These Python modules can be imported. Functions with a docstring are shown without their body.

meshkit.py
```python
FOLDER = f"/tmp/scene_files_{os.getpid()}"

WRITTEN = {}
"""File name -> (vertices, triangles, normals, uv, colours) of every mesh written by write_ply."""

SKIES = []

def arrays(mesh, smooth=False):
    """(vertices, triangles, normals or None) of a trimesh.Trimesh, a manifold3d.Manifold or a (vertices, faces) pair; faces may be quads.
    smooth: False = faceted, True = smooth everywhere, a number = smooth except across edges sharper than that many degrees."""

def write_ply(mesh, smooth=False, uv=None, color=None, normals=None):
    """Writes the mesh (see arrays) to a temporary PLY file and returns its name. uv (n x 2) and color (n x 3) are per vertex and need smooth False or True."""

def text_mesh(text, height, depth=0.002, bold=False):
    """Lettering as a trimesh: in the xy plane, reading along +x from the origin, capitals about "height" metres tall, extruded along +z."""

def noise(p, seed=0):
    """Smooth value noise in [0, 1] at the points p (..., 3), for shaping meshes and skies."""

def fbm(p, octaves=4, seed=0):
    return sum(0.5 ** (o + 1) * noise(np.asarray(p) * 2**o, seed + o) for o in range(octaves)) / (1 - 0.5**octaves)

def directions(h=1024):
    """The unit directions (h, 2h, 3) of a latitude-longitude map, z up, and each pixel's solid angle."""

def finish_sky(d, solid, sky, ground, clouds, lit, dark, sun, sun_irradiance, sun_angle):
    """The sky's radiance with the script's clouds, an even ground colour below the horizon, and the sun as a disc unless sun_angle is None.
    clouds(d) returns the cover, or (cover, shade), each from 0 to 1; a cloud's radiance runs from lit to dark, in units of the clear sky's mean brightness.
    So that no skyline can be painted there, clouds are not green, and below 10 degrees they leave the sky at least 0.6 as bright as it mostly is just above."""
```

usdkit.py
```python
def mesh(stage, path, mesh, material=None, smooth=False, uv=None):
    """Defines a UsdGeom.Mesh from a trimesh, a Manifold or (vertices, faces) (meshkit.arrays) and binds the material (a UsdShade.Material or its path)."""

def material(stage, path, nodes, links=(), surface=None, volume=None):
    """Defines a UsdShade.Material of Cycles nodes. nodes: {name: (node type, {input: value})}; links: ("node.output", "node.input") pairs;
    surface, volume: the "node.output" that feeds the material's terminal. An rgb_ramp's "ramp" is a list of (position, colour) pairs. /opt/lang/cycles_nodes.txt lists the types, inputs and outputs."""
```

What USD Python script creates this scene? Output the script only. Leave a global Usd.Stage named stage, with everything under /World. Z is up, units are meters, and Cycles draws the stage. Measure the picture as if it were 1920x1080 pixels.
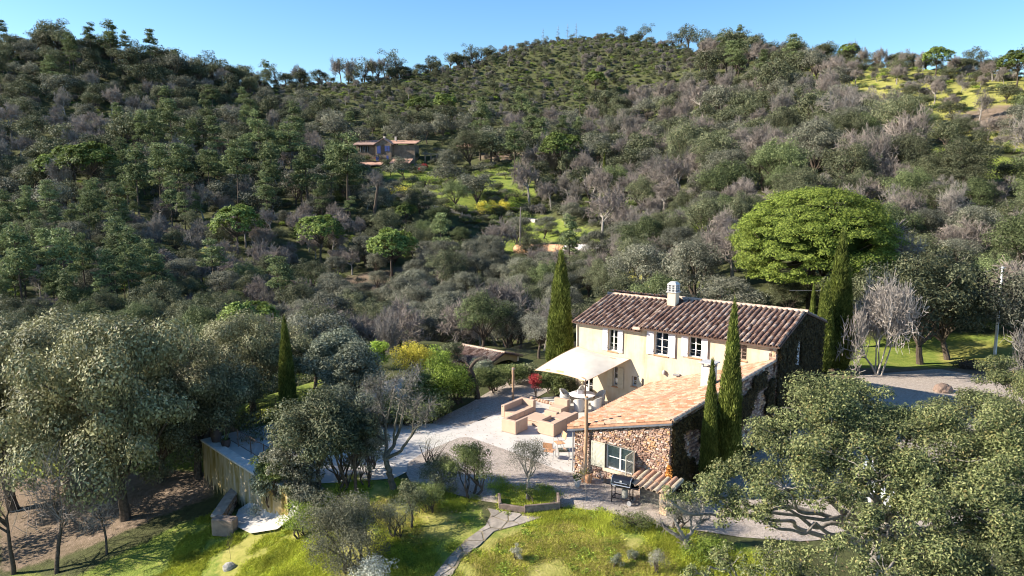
import math, random
import numpy as np, trimesh, usdkit, meshkit
from pxr import Usd, UsdGeom, UsdLux, UsdShade, Gf, Sdf, Vt
from scipy.interpolate import RBFInterpolator
from scipy.spatial import cKDTree
from shapely.geometry import Polygon, Point, LineString
import shapely

random.seed(7); np.random.seed(7)
stage = Usd.Stage.CreateInMemory()
UsdGeom.SetStageUpAxis(stage, 'Z'); UsdGeom.SetStageMetersPerUnit(stage, 1.0)
W = UsdGeom.Xform.Define(stage, '/World')
stage.SetDefaultPrim(W.GetPrim())

# ------------------------------------------------------------------ camera
CAM_H, PITCH, FPX = 14.3, math.radians(8.4), 1340.0          # focal length in pixels of a 1920-wide picture
cam = UsdGeom.Camera.Define(stage, '/World/camera')
cam.CreateHorizontalApertureAttr(36.0); cam.CreateVerticalApertureAttr(20.25)
cam.CreateFocalLengthAttr(36.0 * FPX / 1920)
cam.CreateClippingRangeAttr((0.3, 5000.0))
cam.CreateFStopAttr(0.0)
cam.AddTranslateOp().Set((0, 0, CAM_H)); cam.AddRotateXOp().Set(90 - math.degrees(PITCH))
cam.CreateExposureAttr(1.36)

# ------------------------------------------------------------------ sun and sky
SUN_EL = math.radians(29.0)
_s = np.array([-0.998, -0.050]); _s = _s / np.linalg.norm(_s)
SUN = np.array([_s[0] * math.cos(SUN_EL), _s[1] * math.cos(SUN_EL), math.sin(SUN_EL)])
sky = UsdLux.DomeLight.Define(stage, '/World/sky')
skym = usdkit.material(stage, '/World/Looks/sky_light', {
    'sky': ('sky_texture', {'sky_type': 'single_scattering', 'sun_disc': False, 'sun_elevation': SUN_EL,
                            'sun_rotation': math.atan2(SUN[0], SUN[1]), 'altitude': 200.0, 'air_density': 1.0,
                            'aerosol_density': 0.35, 'ozone_density': 2.2}),
    'bg': ('background_shader', {'strength': 0.089}), 'hs': ('hsv', {'saturation': 1.26})}, [('sky.color', 'hs.color'), ('hs.color', 'bg.color')], surface='bg.background')
UsdShade.MaterialBindingAPI.Apply(sky.GetPrim()).Bind(skym)
sky.GetPrim().SetCustomDataByKey('kind', 'structure')
sun = UsdLux.DistantLight.Define(stage, '/World/sun')
sun.CreateNormalizeAttr(True); sun.CreateIntensityAttr(1.25); sun.CreateAngleAttr(0.53)
sun.CreateColorAttr(Gf.Vec3f(1.0, 0.93, 0.80))
_m = Gf.Matrix4d(); _m.SetLookAt(Gf.Vec3d(*SUN), Gf.Vec3d(0, 0, 0), Gf.Vec3d(0, 0, 1))
sun.AddTransformOp().Set(_m.GetInverse())

# ------------------------------------------------------------------ from pictures to places
_c, _n = math.cos(PITCH), math.sin(PITCH)
def ray(x, y):
    a, b = (np.asarray(x, float) - 960) / FPX, -(np.asarray(y, float) - 540) / FPX
    return np.stack([a, _c + b * _n, -_n + b * _c], -1)
def atz(x, y, z=0.0):
    d = ray(x, y); return np.array([0, 0, CAM_H]) + d * ((z - CAM_H) / d[..., 2])[..., None]
def aty(x, y, Y):
    d = ray(x, y); return np.array([0, 0, CAM_H]) + d * (np.asarray(Y, float) / d[..., 1])[..., None]
def project(p):
    p = np.asarray(p, float); z = p[..., 2] - CAM_H
    f = p[..., 1] * _c - z * _n; u = p[..., 1] * _n + z * _c
    f = np.where(np.abs(f) < 1e-6, 1e-6, f)
    return 960 + FPX * p[..., 0] / f, 540 - FPX * u / f, f

# ------------------------------------------------------------------ scene helpers
_taken = {}
def path_of(name, parent='/World'):
    k = (str(parent), name); n = _taken.get(k, 0); _taken[k] = n + 1
    return f'{parent}/{name}' + (f'_{n:03d}' if n else '')
def tag(p, label=None, cat=None, group=None, kind=None):
    p = p.GetPrim() if hasattr(p, 'GetPrim') else p
    for k, v in (('label', label), ('category', cat), ('group', group), ('kind', kind)):
        if v: p.SetCustomDataByKey(k, v)
    return p
def xform(prim, loc=(0, 0, 0), rz=0.0, scale=None, tilt=None):
    x = UsdGeom.Xformable(prim)
    x.AddTranslateOp().Set(Gf.Vec3d(*map(float, loc)))
    if rz or tilt is not None: x.AddRotateZOp().Set(float(rz))
    if tilt is not None: x.AddRotateXOp().Set(float(tilt))
    if scale is not None:
        s = (scale,) * 3 if np.ndim(scale) == 0 else scale
        x.AddScaleOp().Set(Gf.Vec3f(*map(float, s)))
def thing(name, label, cat, loc=(0, 0, 0), rz=0.0, group=None, scale=None):
    x = UsdGeom.Xform.Define(stage, path_of(name))
    xform(x, loc, rz, scale); tag(x, label, cat, group); return str(x.GetPath())
def struct(path): tag(stage.GetPrimAtPath(path), kind='structure')

from scipy.sparse import coo_matrix
from scipy.sparse.csgraph import connected_components
PIECED = set()
_mesh0 = usdkit.mesh
def _mesh(stage_, path, mesh, material=None, smooth=False, uv=None):
    """usdkit.mesh, and for materials that tone each separate piece a random number per piece in the primvar 'tone'"""
    if material is not None and str(material.GetPath()) in PIECED:
        v, f = np.asarray(mesh[0], float), np.asarray(mesh[1], int)
        if f.shape[1] == 4: f = np.vstack([f[:, [0, 1, 2]], f[:, [0, 2, 3]]])
        e = np.vstack([f[:, :2], f[:, 1:]]); n, lab = connected_components(coo_matrix((np.ones(len(e), np.int8), (e[:, 0], e[:, 1])), shape=(len(v), len(v))), directed=False)
        t = np.random.default_rng(n + len(v)).random(n).astype(np.float32)[lab]
        m = _mesh0(stage_, path, (v, f), material, smooth=False)
        UsdGeom.PrimvarsAPI(m).CreatePrimvar('tone', Sdf.ValueTypeNames.FloatArray, 'vertex').Set(Vt.FloatArray.FromNumpy(t)); return m
    return _mesh0(stage_, path, mesh, material, smooth=smooth, uv=uv)
usdkit.mesh = _mesh

class MB:
    """collects triangles of one mesh"""
    def __init__(s): s.v, s.f, s.n = [], [], 0
    def add(s, v, f):
        v = np.asarray(v, float); f = np.asarray(f, int)
        if f.ndim == 2 and f.shape[1] == 4: f = np.vstack([f[:, [0, 1, 2]], f[:, [0, 2, 3]]])
        s.v.append(v); s.f.append(f + s.n); s.n += len(v); return s
    def tm(s, m): return s.add(m.vertices, m.faces)
    def box(s, c, size, rz=0.0, bev=0.0):
        x, y, z = np.asarray(size, float) / 2
        if bev <= 0:
            v = np.array([[sx * x, sy * y, sz * z] for sx in (-1, 1) for sy in (-1, 1) for sz in (-1, 1)])
            f = [[0, 1, 3, 2], [4, 6, 7, 5], [0, 4, 5, 1], [2, 3, 7, 6], [0, 2, 6, 4], [1, 5, 7, 3]]
            f = np.array(f)
        else:
            b = min(bev, x * .9, y * .9, z * .9)
            pts = []
            for sx in (-1, 1):
                for sy in (-1, 1):
                    for sz in (-1, 1):
                        pts += [[sx * x, sy * (y - b), sz * (z - b)], [sx * (x - b), sy * y, sz * (z - b)], [sx * (x - b), sy * (y - b), sz * z]]
            h = trimesh.convex.convex_hull(np.array(pts)); v, f = np.array(h.vertices), np.array(h.faces)
        ca, sa = math.cos(rz), math.sin(rz)
        v = np.stack([v[:, 0] * ca - v[:, 1] * sa, v[:, 0] * sa + v[:, 1] * ca, v[:, 2]], 1) + np.asarray(c, float)
        return s.add(v, f)
    def lohi(s, lo, hi, bev=0.0):
        lo, hi = np.asarray(lo, float), np.asarray(hi, float)
        return s.box((lo + hi) / 2, hi - lo, 0, bev)
    def quad(s, a, b, c, d): return s.add([a, b, c, d], [[0, 1, 2, 3]])
    def prism(s, poly, z0, z1):
        """poly (n,2) -> vertical prism; z1 number or per-vertex"""
        p = np.asarray(poly, float)
        if Polygon(p).exterior.is_ccw is False: p = p[::-1]; z1 = np.broadcast_to(z1, len(p))[::-1]; z0 = np.broadcast_to(z0, len(p))[::-1]
        n = len(p); z0 = np.broadcast_to(z0, n); z1 = np.broadcast_to(z1, n)
        v2, t = trimesh.creation.triangulate_polygon(Polygon(p), engine='earcut')
        idx = np.array([np.argmin(((p - q) ** 2).sum(1)) for q in v2])
        t = idx[t]
        a = p[t]; cr = (a[:, 1, 0] - a[:, 0, 0]) * (a[:, 2, 1] - a[:, 0, 1]) - (a[:, 1, 1] - a[:, 0, 1]) * (a[:, 2, 0] - a[:, 0, 0])
        t = np.where(cr[:, None] < 0, t[:, ::-1], t)
        v = np.vstack([np.c_[p, z0], np.c_[p, z1]]); f = [t[:, ::-1], t + n]
        i = np.arange(n); j = (i + 1) % n
        f += [np.c_[i, j, j + n], np.c_[i, j + n, i + n]]
        return s.add(v, np.vstack(f))
    def tube(s, pts, rad, sides=6, cap=True):
        p = np.asarray(pts, float); n = len(p); r = np.broadcast_to(np.asarray(rad, float), n)
        t = np.gradient(p, axis=0); t /= np.maximum(np.linalg.norm(t, axis=1, keepdims=True), 1e-9)
        up = np.array([0, 0, 1.0]) if abs(t[0, 2]) < .9 else np.array([1.0, 0, 0])
        a = np.cross(t, up); a /= np.maximum(np.linalg.norm(a, axis=1, keepdims=True), 1e-9)
        b = np.cross(t, a)
        th = np.arange(sides) / sides * 2 * np.pi
        v = p[:, None] + r[:, None, None] * (np.cos(th)[None, :, None] * a[:, None] + np.sin(th)[None, :, None] * b[:, None])
        i = np.arange(n - 1)[:, None] * sides; k = np.arange(sides)[None]; k2 = (k + 1) % sides
        f = np.stack([i + k, i + k2, i + sides + k2, i + sides + k], -1).reshape(-1, 4)
        vv = v.reshape(-1, 3); s.add(vv, f)
        if cap:
            base = s.n - len(vv); q = np.arange(1, sides - 1)
            s.f.append(np.c_[np.zeros(sides - 2, int) + base, base + q + 1, base + q])
            e = base + (n - 1) * sides
            s.f.append(np.c_[np.zeros(sides - 2, int) + e, e + q, e + q + 1])
        return s
    def cyl(s, a, b, r, sides=10, r2=None): return s.tube([a, b], [r, r if r2 is None else r2], sides)
    def lathe(s, prof, c=(0, 0, 0), sides=18):
        pr = np.asarray(prof, float); th = np.arange(sides) / sides * 2 * np.pi
        v = np.stack([pr[:, None, 0] * np.cos(th), pr[:, None, 0] * np.sin(th), np.broadcast_to(pr[:, None, 1], (len(pr), sides))], -1)
        i = np.arange(len(pr) - 1)[:, None] * sides; k = np.arange(sides)[None]; k2 = (k + 1) % sides
        f = np.stack([i + k, i + k2, i + sides + k2, i + sides + k], -1).reshape(-1, 4)
        return s.add(v.reshape(-1, 3) + np.asarray(c, float), f)
    def arr(s): return np.vstack(s.v), np.vstack(s.f)
    def build(s, name, mat, parent='/World', smooth=False, label=None, cat=None, group=None, kind=None, off=None):
        v, f = s.arr()
        if off is not None: v = v - np.asarray(off, float)
        m = usdkit.mesh(stage, path_of(name, parent), (v, f), mat, smooth=smooth)
        tag(m, label, cat, group, kind); return str(m.GetPath())

def frame(o, rz):
    """local (x, y, z) -> world for a thing at o turned by rz degrees"""
    a = math.radians(rz); R = np.array([[math.cos(a), -math.sin(a), 0], [math.sin(a), math.cos(a), 0], [0, 0, 1.0]])
    o = np.asarray(o, float)
    return (lambda p: np.asarray(p, float) @ R.T + o), (lambda p: (np.asarray(p, float) - o) @ R)

# ------------------------------------------------------------------ materials
def mat(name, nodes, links, surface):
    if 'tone' in nodes: PIECED.add('/World/Looks/' + name)
    return usdkit.material(stage, '/World/Looks/' + name, nodes, links, surface)
TONE = ('attribute', {'attribute': 'tone'})
def plain(name, col, rough=0.6, spec=0.4, metal=0.0, var=0.12, scale=4.0, bump=0.0, bscale=40.0, obj=True, isl=0.0, dark=None, detail=5.0):
    """colour with a soft procedural mottling, fine relief and optionally a tone per separate piece"""
    c = np.array(col, float); lo = np.clip(c * (1 - var), 0, 1); hi = np.clip(c * (1 + var), 0, 1)
    n = {'geo': ('geometry', {}), 'n1': ('noise_texture', {'scale': scale, 'detail': detail, 'roughness': 0.6}),
         'r': ('rgb_ramp', {'ramp': [(0.3, lo if dark is None else dark), (0.5, c), (0.72, hi)]}),
         'p': ('principled_bsdf', {'roughness': rough, 'specular_ior_level': spec, 'metallic': metal})}
    l = [('geo.position', 'n1.vector'), ('n1.fac', 'r.fac')]
    out = 'r.color'
    if isl > 0:
        n['mr'] = ('map_range', {'from_min': 0.0, 'from_max': 1.0, 'to_min': 1 - isl, 'to_max': 1 + isl})
        n['mm'] = ('mix_color', {'blend_type': 'multiply', 'fac': 1.0, 'use_clamp': False}); n['cc'] = ('combine_color', {})
        n['tone'] = TONE
        l += [('tone.fac', 'mr.value'), ('mr.result', 'cc.r'), ('mr.result', 'cc.g'), ('mr.result', 'cc.b'), (out, 'mm.a'), ('cc.color', 'mm.b')]
        out = 'mm.result'
    l.append((out, 'p.base_color'))
    if bump > 0:
        n['n2'] = ('noise_texture', {'scale': bscale, 'detail': 4.0, 'roughness': 0.6}); n['b'] = ('bump', {'strength': 1.0, 'distance': bump})
        l += [('geo.position', 'n2.vector'), ('n2.fac', 'b.height'), ('b.normal', 'p.normal')]
    return mat(name, n, l, 'p.BSDF')
def pieces(name, ramp, rough=0.85, var=0.25, scale=7.0, bump=0.01, bscale=60.0, spec=0.25):
    """each separate piece takes a colour of the ramp, with a mottling over it"""
    n = {'geo': ('geometry', {}), 'r': ('rgb_ramp', {'ramp': ramp}), 'n1': ('noise_texture', {'scale': scale, 'detail': 5.0, 'roughness': 0.65}),
         'mr': ('map_range', {'from_min': 0.3, 'from_max': 0.7, 'to_min': 1 - var, 'to_max': 1 + var}), 'cc': ('combine_color', {}),
         'mm': ('mix_color', {'blend_type': 'multiply', 'fac': 1.0, 'use_clamp': False}),
         'n2': ('noise_texture', {'scale': bscale, 'detail': 3.0}), 'b': ('bump', {'strength': 1.0, 'distance': bump}),
         'p': ('principled_bsdf', {'roughness': rough, 'specular_ior_level': spec})}
    n['tone'] = TONE
    l = [('tone.fac', 'r.fac'), ('geo.position', 'n1.vector'), ('n1.fac', 'mr.value'), ('mr.result', 'cc.r'), ('mr.result', 'cc.g'), ('mr.result', 'cc.b'),
         ('r.color', 'mm.a'), ('cc.color', 'mm.b'), ('mm.result', 'p.base_color'), ('geo.position', 'n2.vector'), ('n2.fac', 'b.height'), ('b.normal', 'p.normal')]
    return mat(name, n, l, 'p.BSDF')
LEAF_GAIN = 1.9
def leafmat(name, dark, mid, light, trans=0.32, rough=0.62, spec=0.2, tscale=0.12, tvar=0.35, warm=None):
    """foliage: a tone per leaf, a drift of tone from tree to tree, light let through"""
    dark, mid, light = [tuple(np.array(c) * LEAF_GAIN) for c in (dark, mid, light)]
    n = {'geo': ('geometry', {}), 'r': ('rgb_ramp', {'ramp': [(0.0, dark), (0.5, mid), (0.93, light), (1.0, warm or light)]}),
         'n1': ('noise_texture', {'scale': tscale, 'detail': 2.0}), 'mr': ('map_range', {'from_min': 0.3, 'from_max': 0.7, 'to_min': 1 - tvar, 'to_max': 1 + tvar}),
         'oi': ('object_info', {}), 'mr2': ('map_range', {'from_min': 0.0, 'from_max': 1.0, 'to_min': 0.7, 'to_max': 1.2}), 'mu': ('math', {'math_type': 'multiply'}),
         'cc': ('combine_color', {}), 'mm': ('mix_color', {'blend_type': 'multiply', 'fac': 1.0, 'use_clamp': False}),
         'p': ('principled_bsdf', {'roughness': max(rough, .58), 'specular_ior_level': spec * .5}), 't': ('translucent_bsdf', {}), 'mx': ('mix_closure', {'fac': trans})}
    n['tone'] = TONE
    l = [('tone.fac', 'r.fac'), ('geo.position', 'n1.vector'), ('n1.fac', 'mr.value'), ('oi.random', 'mr2.value'), ('mr.result', 'mu.value1'), ('mr2.result', 'mu.value2'),
         ('mu.value', 'cc.r'), ('mu.value', 'cc.g'), ('mu.value', 'cc.b'),
         ('r.color', 'mm.a'), ('cc.color', 'mm.b'), ('mm.result', 'p.base_color'), ('mm.result', 't.color'), ('p.BSDF', 'mx.closure1'), ('t.BSDF', 'mx.closure2')]
    return mat(name, n, l, 'mx.closure')
# ------------------------------------------------------------------ terrain: one sheet through surveyed points
HO, HYAW = np.array([4.058, 46.982, 0.0]), -38.584                    # front left corner of the farmhouse
Hw, Hl = frame(HO, HYAW)
ctl = []
def cp(l):
    for x, y, D in l: ctl.append(aty(x, y, D))
# far hills, skyline from left to right, then down the slopes
SKYL = [(-250, 40, 330), (0, 100, 320), (100, 100, 325), (200, 112, 330), (300, 128, 340), (380, 148, 350), (430, 160, 355), (490, 165, 360), (620, 156, 370), (760, 146, 380), (850, 131, 395),
        (960, 99, 425), (1080, 78, 445), (1200, 82, 430), (1300, 92, 390), (1400, 104, 330), (1550, 113, 290), (1700, 126, 240), (1850, 132, 210), (1919, 138, 205), (2200, 150, 200)]
cp(SKYL)
for x, y, D in SKYL:
    p = aty(x, y, D); d = p[:2] / np.linalg.norm(p[:2])
    ctl.append([*(p[:2] + d * 60), p[2] - 12]); ctl.append([*(p[:2] + d * 250), p[2] - 60])
cp([(-250, 200, 260), (-250, 300, 215), (-250, 450, 150), (100, 290, 225), (300, 305, 220), (100, 190, 275), (300, 200, 285), (450, 230, 300), (600, 225, 300), (800, 205, 315), (1000, 175, 345), (1000, 255, 275), (1200, 205, 305), (1200, 305, 225),
    (1100, 352, 192), (1250, 400, 140), (1400, 330, 142), (1400, 405, 107), (1500, 300, 150), (1600, 205, 190), (1750, 305, 130), (1850, 250, 152), (1880, 342, 112), (1800, 452, 86), (1900, 422, 90),
    (1650, 442, 90), (1300, 442, 118), (1250, 522, 86), (2200, 300, 120), (2200, 450, 85), (1400, 200, 235), (1300, 250, 235),
    (1050, 440, 160), (1050, 472, 150), (780, 475, 150), (720, 560, 122), (450, 490, 140), (270, 418, 166), (130, 368, 190), (650, 418, 166), (700, 345, 214), (720, 302, 240), (900, 302, 236), (940, 348, 200),
    (800, 400, 172), (560, 350, 205), (480, 405, 172), (880, 520, 128), (600, 560, 118), (450, 580, 108), (300, 560, 110), (100, 610, 96), (20, 560, 104), (950, 560, 110), (1000, 640, 84), (880, 660, 72), (700, 660, 80), (500, 680, 76), (250, 680, 76), (50, 690, 72), (-200, 650, 80)])
# near the house and the garden
for x, y, z in [(385, 905, -2.4), (395, 935, -2.8), (500, 985, -2.0), (440, 1000, -2.2), (560, 960, -1.1), (235, 972, -3.2), (370, 893, -2.5), (100, 1060, -4.5), (300, 1072, -3.6), (20, 980, -4.4), (-150, 1000, -5.2),
                (40, 830, -4.6), (200, 800, -3.6), (330, 790, -2.2), (520, 772, -0.8), (430, 1060, -2.6), (560, 1050, -1.7), (640, 985, -0.8), (640, 1079, -1.2), (760, 1000, -0.3), (735, 925, -0.02), (900, 985, -0.1), (960, 1079, -0.5), (1100, 1010, -0.15), (1300, 1065, -0.4),
                (1240, 1010, -0.1), (1400, 1020, -0.05), (1500, 1079, -0.5), (1800, 1079, -0.8), (2100, 900, 0.0), (1700, 640, 0.3), (1850, 650, 0.4), (1600, 650, 0.2), (2150, 650, 0.8), (1340, 575, 1.4), (620, 730, -0.9), (640, 800, -0.3)]:
    ctl.append(atz(x, y, z))
ctl += [[0, 4, -1.5], [12, 8, -1.8], [-14, 6, -4], [0, -60, -2], [-90, -40, -6], [90, -40, 4], [60, 20, 2], [-60, 20, -8], [-110, 60, -2], [0, -300, -5], [-300, -100, 10], [300, -100, 20], [0, -900, -5], [-900, 100, 60], [900, 100, 70], [0, 900, 30], [600, 800, 30], [-600, 800, 30]]
ctl = np.array(ctl)
_rbf = RBFInterpolator(ctl[:, :2] / 100, ctl[:, 2], kernel='linear', smoothing=0.02, degree=1, neighbors=None)
# the level ground: forecourt, terrace, house
PLAT = Polygon([tuple(atz(x, y)[:2]) for x, y in [(386, 826), (500, 896), (560, 915), (610, 916), (690, 902), (745, 905), (830, 930), (900, 948), (1050, 962), (1250, 990), (1400, 1012), (1600, 1010), (1800, 960)]] +
               [(38, 34), (40, 46), (31, 52), (22, 60), tuple(Hw([4, 13, 0])[:2]), (-3, 62), (-8, 64), (-13, 52), (-17, 46), tuple(atz(560, 778)[:2]), tuple(atz(430, 806)[:2])])
DROP = LineString([tuple(atz(x, y)[:2]) for x, y in [(430, 806), (386, 826), (500, 896), (560, 915)]])       # here the ground falls away at a wall
def base_height(xy):
    xy = np.asarray(xy, float); out = np.empty(len(xy))
    for i in range(0, len(xy), 20000): out[i:i + 20000] = _rbf(xy[i:i + 20000] / 100)
    r = np.hypot(xy[:, 0], xy[:, 1])
    amp = np.clip((r - 45) / 120, 0, 1) * 2.2
    out += amp * (meshkit.fbm(np.c_[xy / 26.0, np.zeros(len(xy))], 4, 3) - .5) * 2
    out += np.clip(r / 60, .25, 1) * 0.22 * (meshkit.fbm(np.c_[xy / 2.6, np.ones(len(xy))], 3, 9) - .5)
    return out
def height(xy):
    xy = np.atleast_2d(np.asarray(xy, float)); z = base_height(xy)
    pt = shapely.points(xy); d = shapely.distance(PLAT, pt); dd = shapely.distance(DROP, pt)
    wide = np.where(dd < 2.5, 0.25, 2.6)
    t = np.clip(1 - d / wide, 0, 1); t = t * t * (3 - 2 * t)
    return z * (1 - t)
_g = np.linspace(-50, 50, 401)
ANG = np.radians(np.r_[np.arange(-180, -50, 6), _g, np.arange(56, 181, 6)])
RAD = np.r_[np.arange(3, 14, 1.0), np.arange(14, 62, 0.26), np.geomspace(62, 480, 190)[1:], np.geomspace(480, 1500, 14)[1:]]
_A, _R = np.meshgrid(ANG, RAD)
gxy = np.stack([np.sin(_A) * _R, np.cos(_A) * _R], -1).reshape(-1, 2)
gz = height(gxy); GV = np.c_[gxy, gz]
_i = np.arange(len(RAD) - 1)[:, None] * len(ANG); _k = np.arange(len(ANG) - 1)[None]
GF = np.stack([_i + _k, _i + _k + len(ANG), _i + _k + 1 + len(ANG), _i + _k + 1], -1).reshape(-1, 4)
GF = np.vstack([GF[:, [0, 1, 2]], GF[:, [0, 2, 3]]])
_nz = np.cross(GV[GF[0, 1]] - GV[GF[0, 0]], GV[GF[0, 2]] - GV[GF[0, 0]])[2]
if _nz < 0: GF = GF[:, ::-1]
_hg = gz.reshape(len(RAD), len(ANG))
def height(xy):
    """the height of the ground sheet itself"""
    xy = np.atleast_2d(np.asarray(xy, float)); r = np.clip(np.hypot(xy[:, 0], xy[:, 1]), RAD[0], RAD[-1] - 1e-6); a = np.clip(np.arctan2(xy[:, 0], xy[:, 1]), ANG[0], ANG[-1] - 1e-9)
    i = np.clip(np.searchsorted(RAD, r, 'right') - 1, 0, len(RAD) - 2); j = np.clip(np.searchsorted(ANG, a, 'right') - 1, 0, len(ANG) - 2)
    u = (r - RAD[i]) / (RAD[i + 1] - RAD[i]); v = (a - ANG[j]) / (ANG[j + 1] - ANG[j])
    return _hg[i, j] * (1 - u) * (1 - v) + _hg[i + 1, j] * u * (1 - v) + _hg[i, j + 1] * (1 - u) * v + _hg[i + 1, j + 1] * u * v
_e = 0.6
def slope(xy): return (height(np.asarray(xy) + [_e, 0]) - height(np.asarray(xy) - [_e, 0])) / (2 * _e), (height(np.asarray(xy) + [0, _e]) - height(np.asarray(xy) - [0, _e])) / (2 * _e)
def ground_at(x, y, z0=0.0):
    """the point of the ground that the picture shows at (x, y)"""
    d = ray(x, y); o = np.array([0, 0, CAM_H]); t = np.geomspace(16, 560, 900)
    p = o + d * t[:, None]; below = p[:, 2] < height(p[:, :2]); k = int(np.argmax(below)) if below.any() else len(t) - 1
    if k == 0: k = 1
    a, b = t[k - 1], t[k]
    for _ in range(12):
        m = (a + b) / 2; q = o + d * m
        if q[2] < height(q[None, :2])[0]: b = m
        else: a = m
    q = o + d * b; q[2] = height(q[None, :2])[0]; return q
# what covers the ground: grass, bare earth, dry meadow (the rest is woodland floor)
gpx, gpy, gf = project(GV)
vis = gf > 1
def inpoly(poly): return shapely.contains_xy(Polygon(poly), gpx, gpy) & vis
GRASS = [[(0, 1079), (150, 1079), (330, 985), (420, 960), (560, 1000), (640, 930), (745, 905), (900, 950), (905, 985), (830, 1079), (0, 1090)],
         [(900, 990), (1030, 955), (1110, 960), (1280, 1000), (1420, 1030), (1500, 1100), (830, 1100)], [(560, 905), (745, 900), (830, 930), (900, 948), (905, 1000), (560, 1000)],
         [(0, 700), (400, 700), (400, 900), (330, 905), (0, 960)], [(440, 700), (600, 700), (600, 790), (440, 810)], [(930, 905), (1040, 930), (1020, 955), (940, 955)],
         [(1590, 640), (1760, 625), (1910, 630), (1919, 680), (1760, 695), (1600, 705)],
         [(880, 330), (985, 300), (1010, 380), (960, 392), (880, 400), (840, 385)], [(970, 408), (1020, 405), (1130, 440), (1150, 470), (960, 475), (900, 470)], [(690, 300), (760, 300), (860, 330), (880, 400), (740, 350)],
         [(1720, 270), (1919, 300), (1919, 345), (1860, 350), (1780, 310)], [(1600, 280), (1720, 300), (1740, 330), (1640, 320)], [(1290, 535), (1420, 540), (1430, 570), (1340, 590)], [(560, 255), (640, 270), (640, 290), (560, 285)], [(540, 505), (640, 500), (640, 540), (540, 540)]]
DRY = [[(1480, 95), (1560, 112), (1700, 122), (1930, 132), (1930, 290), (1800, 270), (1700, 240), (1620, 170), (1500, 130)], [(880, 1010), (1060, 975), (1250, 1030), (1290, 1090), (840, 1100)], [(1760, 640), (1910, 640), (1910, 690), (1760, 690)], [(330, 470), (440, 455), (460, 530), (350, 530)], [(130, 345), (280, 410), (330, 430), (240, 420), (120, 372)],
       [(1150, 500), (1250, 515), (1200, 560)], [(700, 905), (830, 940), (900, 1000), (780, 1020), (690, 960)], [(430, 1000), (700, 985), (720, 1090), (400, 1090)]]
DIRT = [[(100, 345), (150, 345), (190, 372), (140, 375)], [(255, 425), (320, 425), (330, 455), (260, 450)], [(640, 520), (760, 500), (800, 480), (800, 500), (720, 590), (640, 600), (560, 610)], [(1780, 210), (1919, 195), (1930, 250), (1860, 245)], [(0, 900), (200, 890), (330, 880), (440, 890), (400, 930), (260, 985), (130, 1040), (0, 1075)],
        [(1560, 690), (1919, 690), (1919, 790), (1560, 790)], [(960, 455), (1130, 455), (1130, 482), (960, 482)], [(900, 280), (1000, 285), (1000, 300), (900, 300)], [(1120, 540), (1180, 520), (1180, 560)], [(690, 335), (740, 345), (800, 375), (740, 360)]]
zone = np.zeros((len(GV), 3), np.float32)
for k, polys in enumerate((GRASS, DIRT, DRY)):
    for p in polys: zone[inpoly(p), k] = 1
_zn = zone.reshape(len(RAD), len(ANG), 3)
for _ in range(7):
    _zn = (np.roll(_zn, 1, 0) + np.roll(_zn, -1, 0) + np.roll(_zn, 1, 1) + np.roll(_zn, -1, 1) + 2 * _zn) / 6
zone = _zn.reshape(-1, 3)
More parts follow.
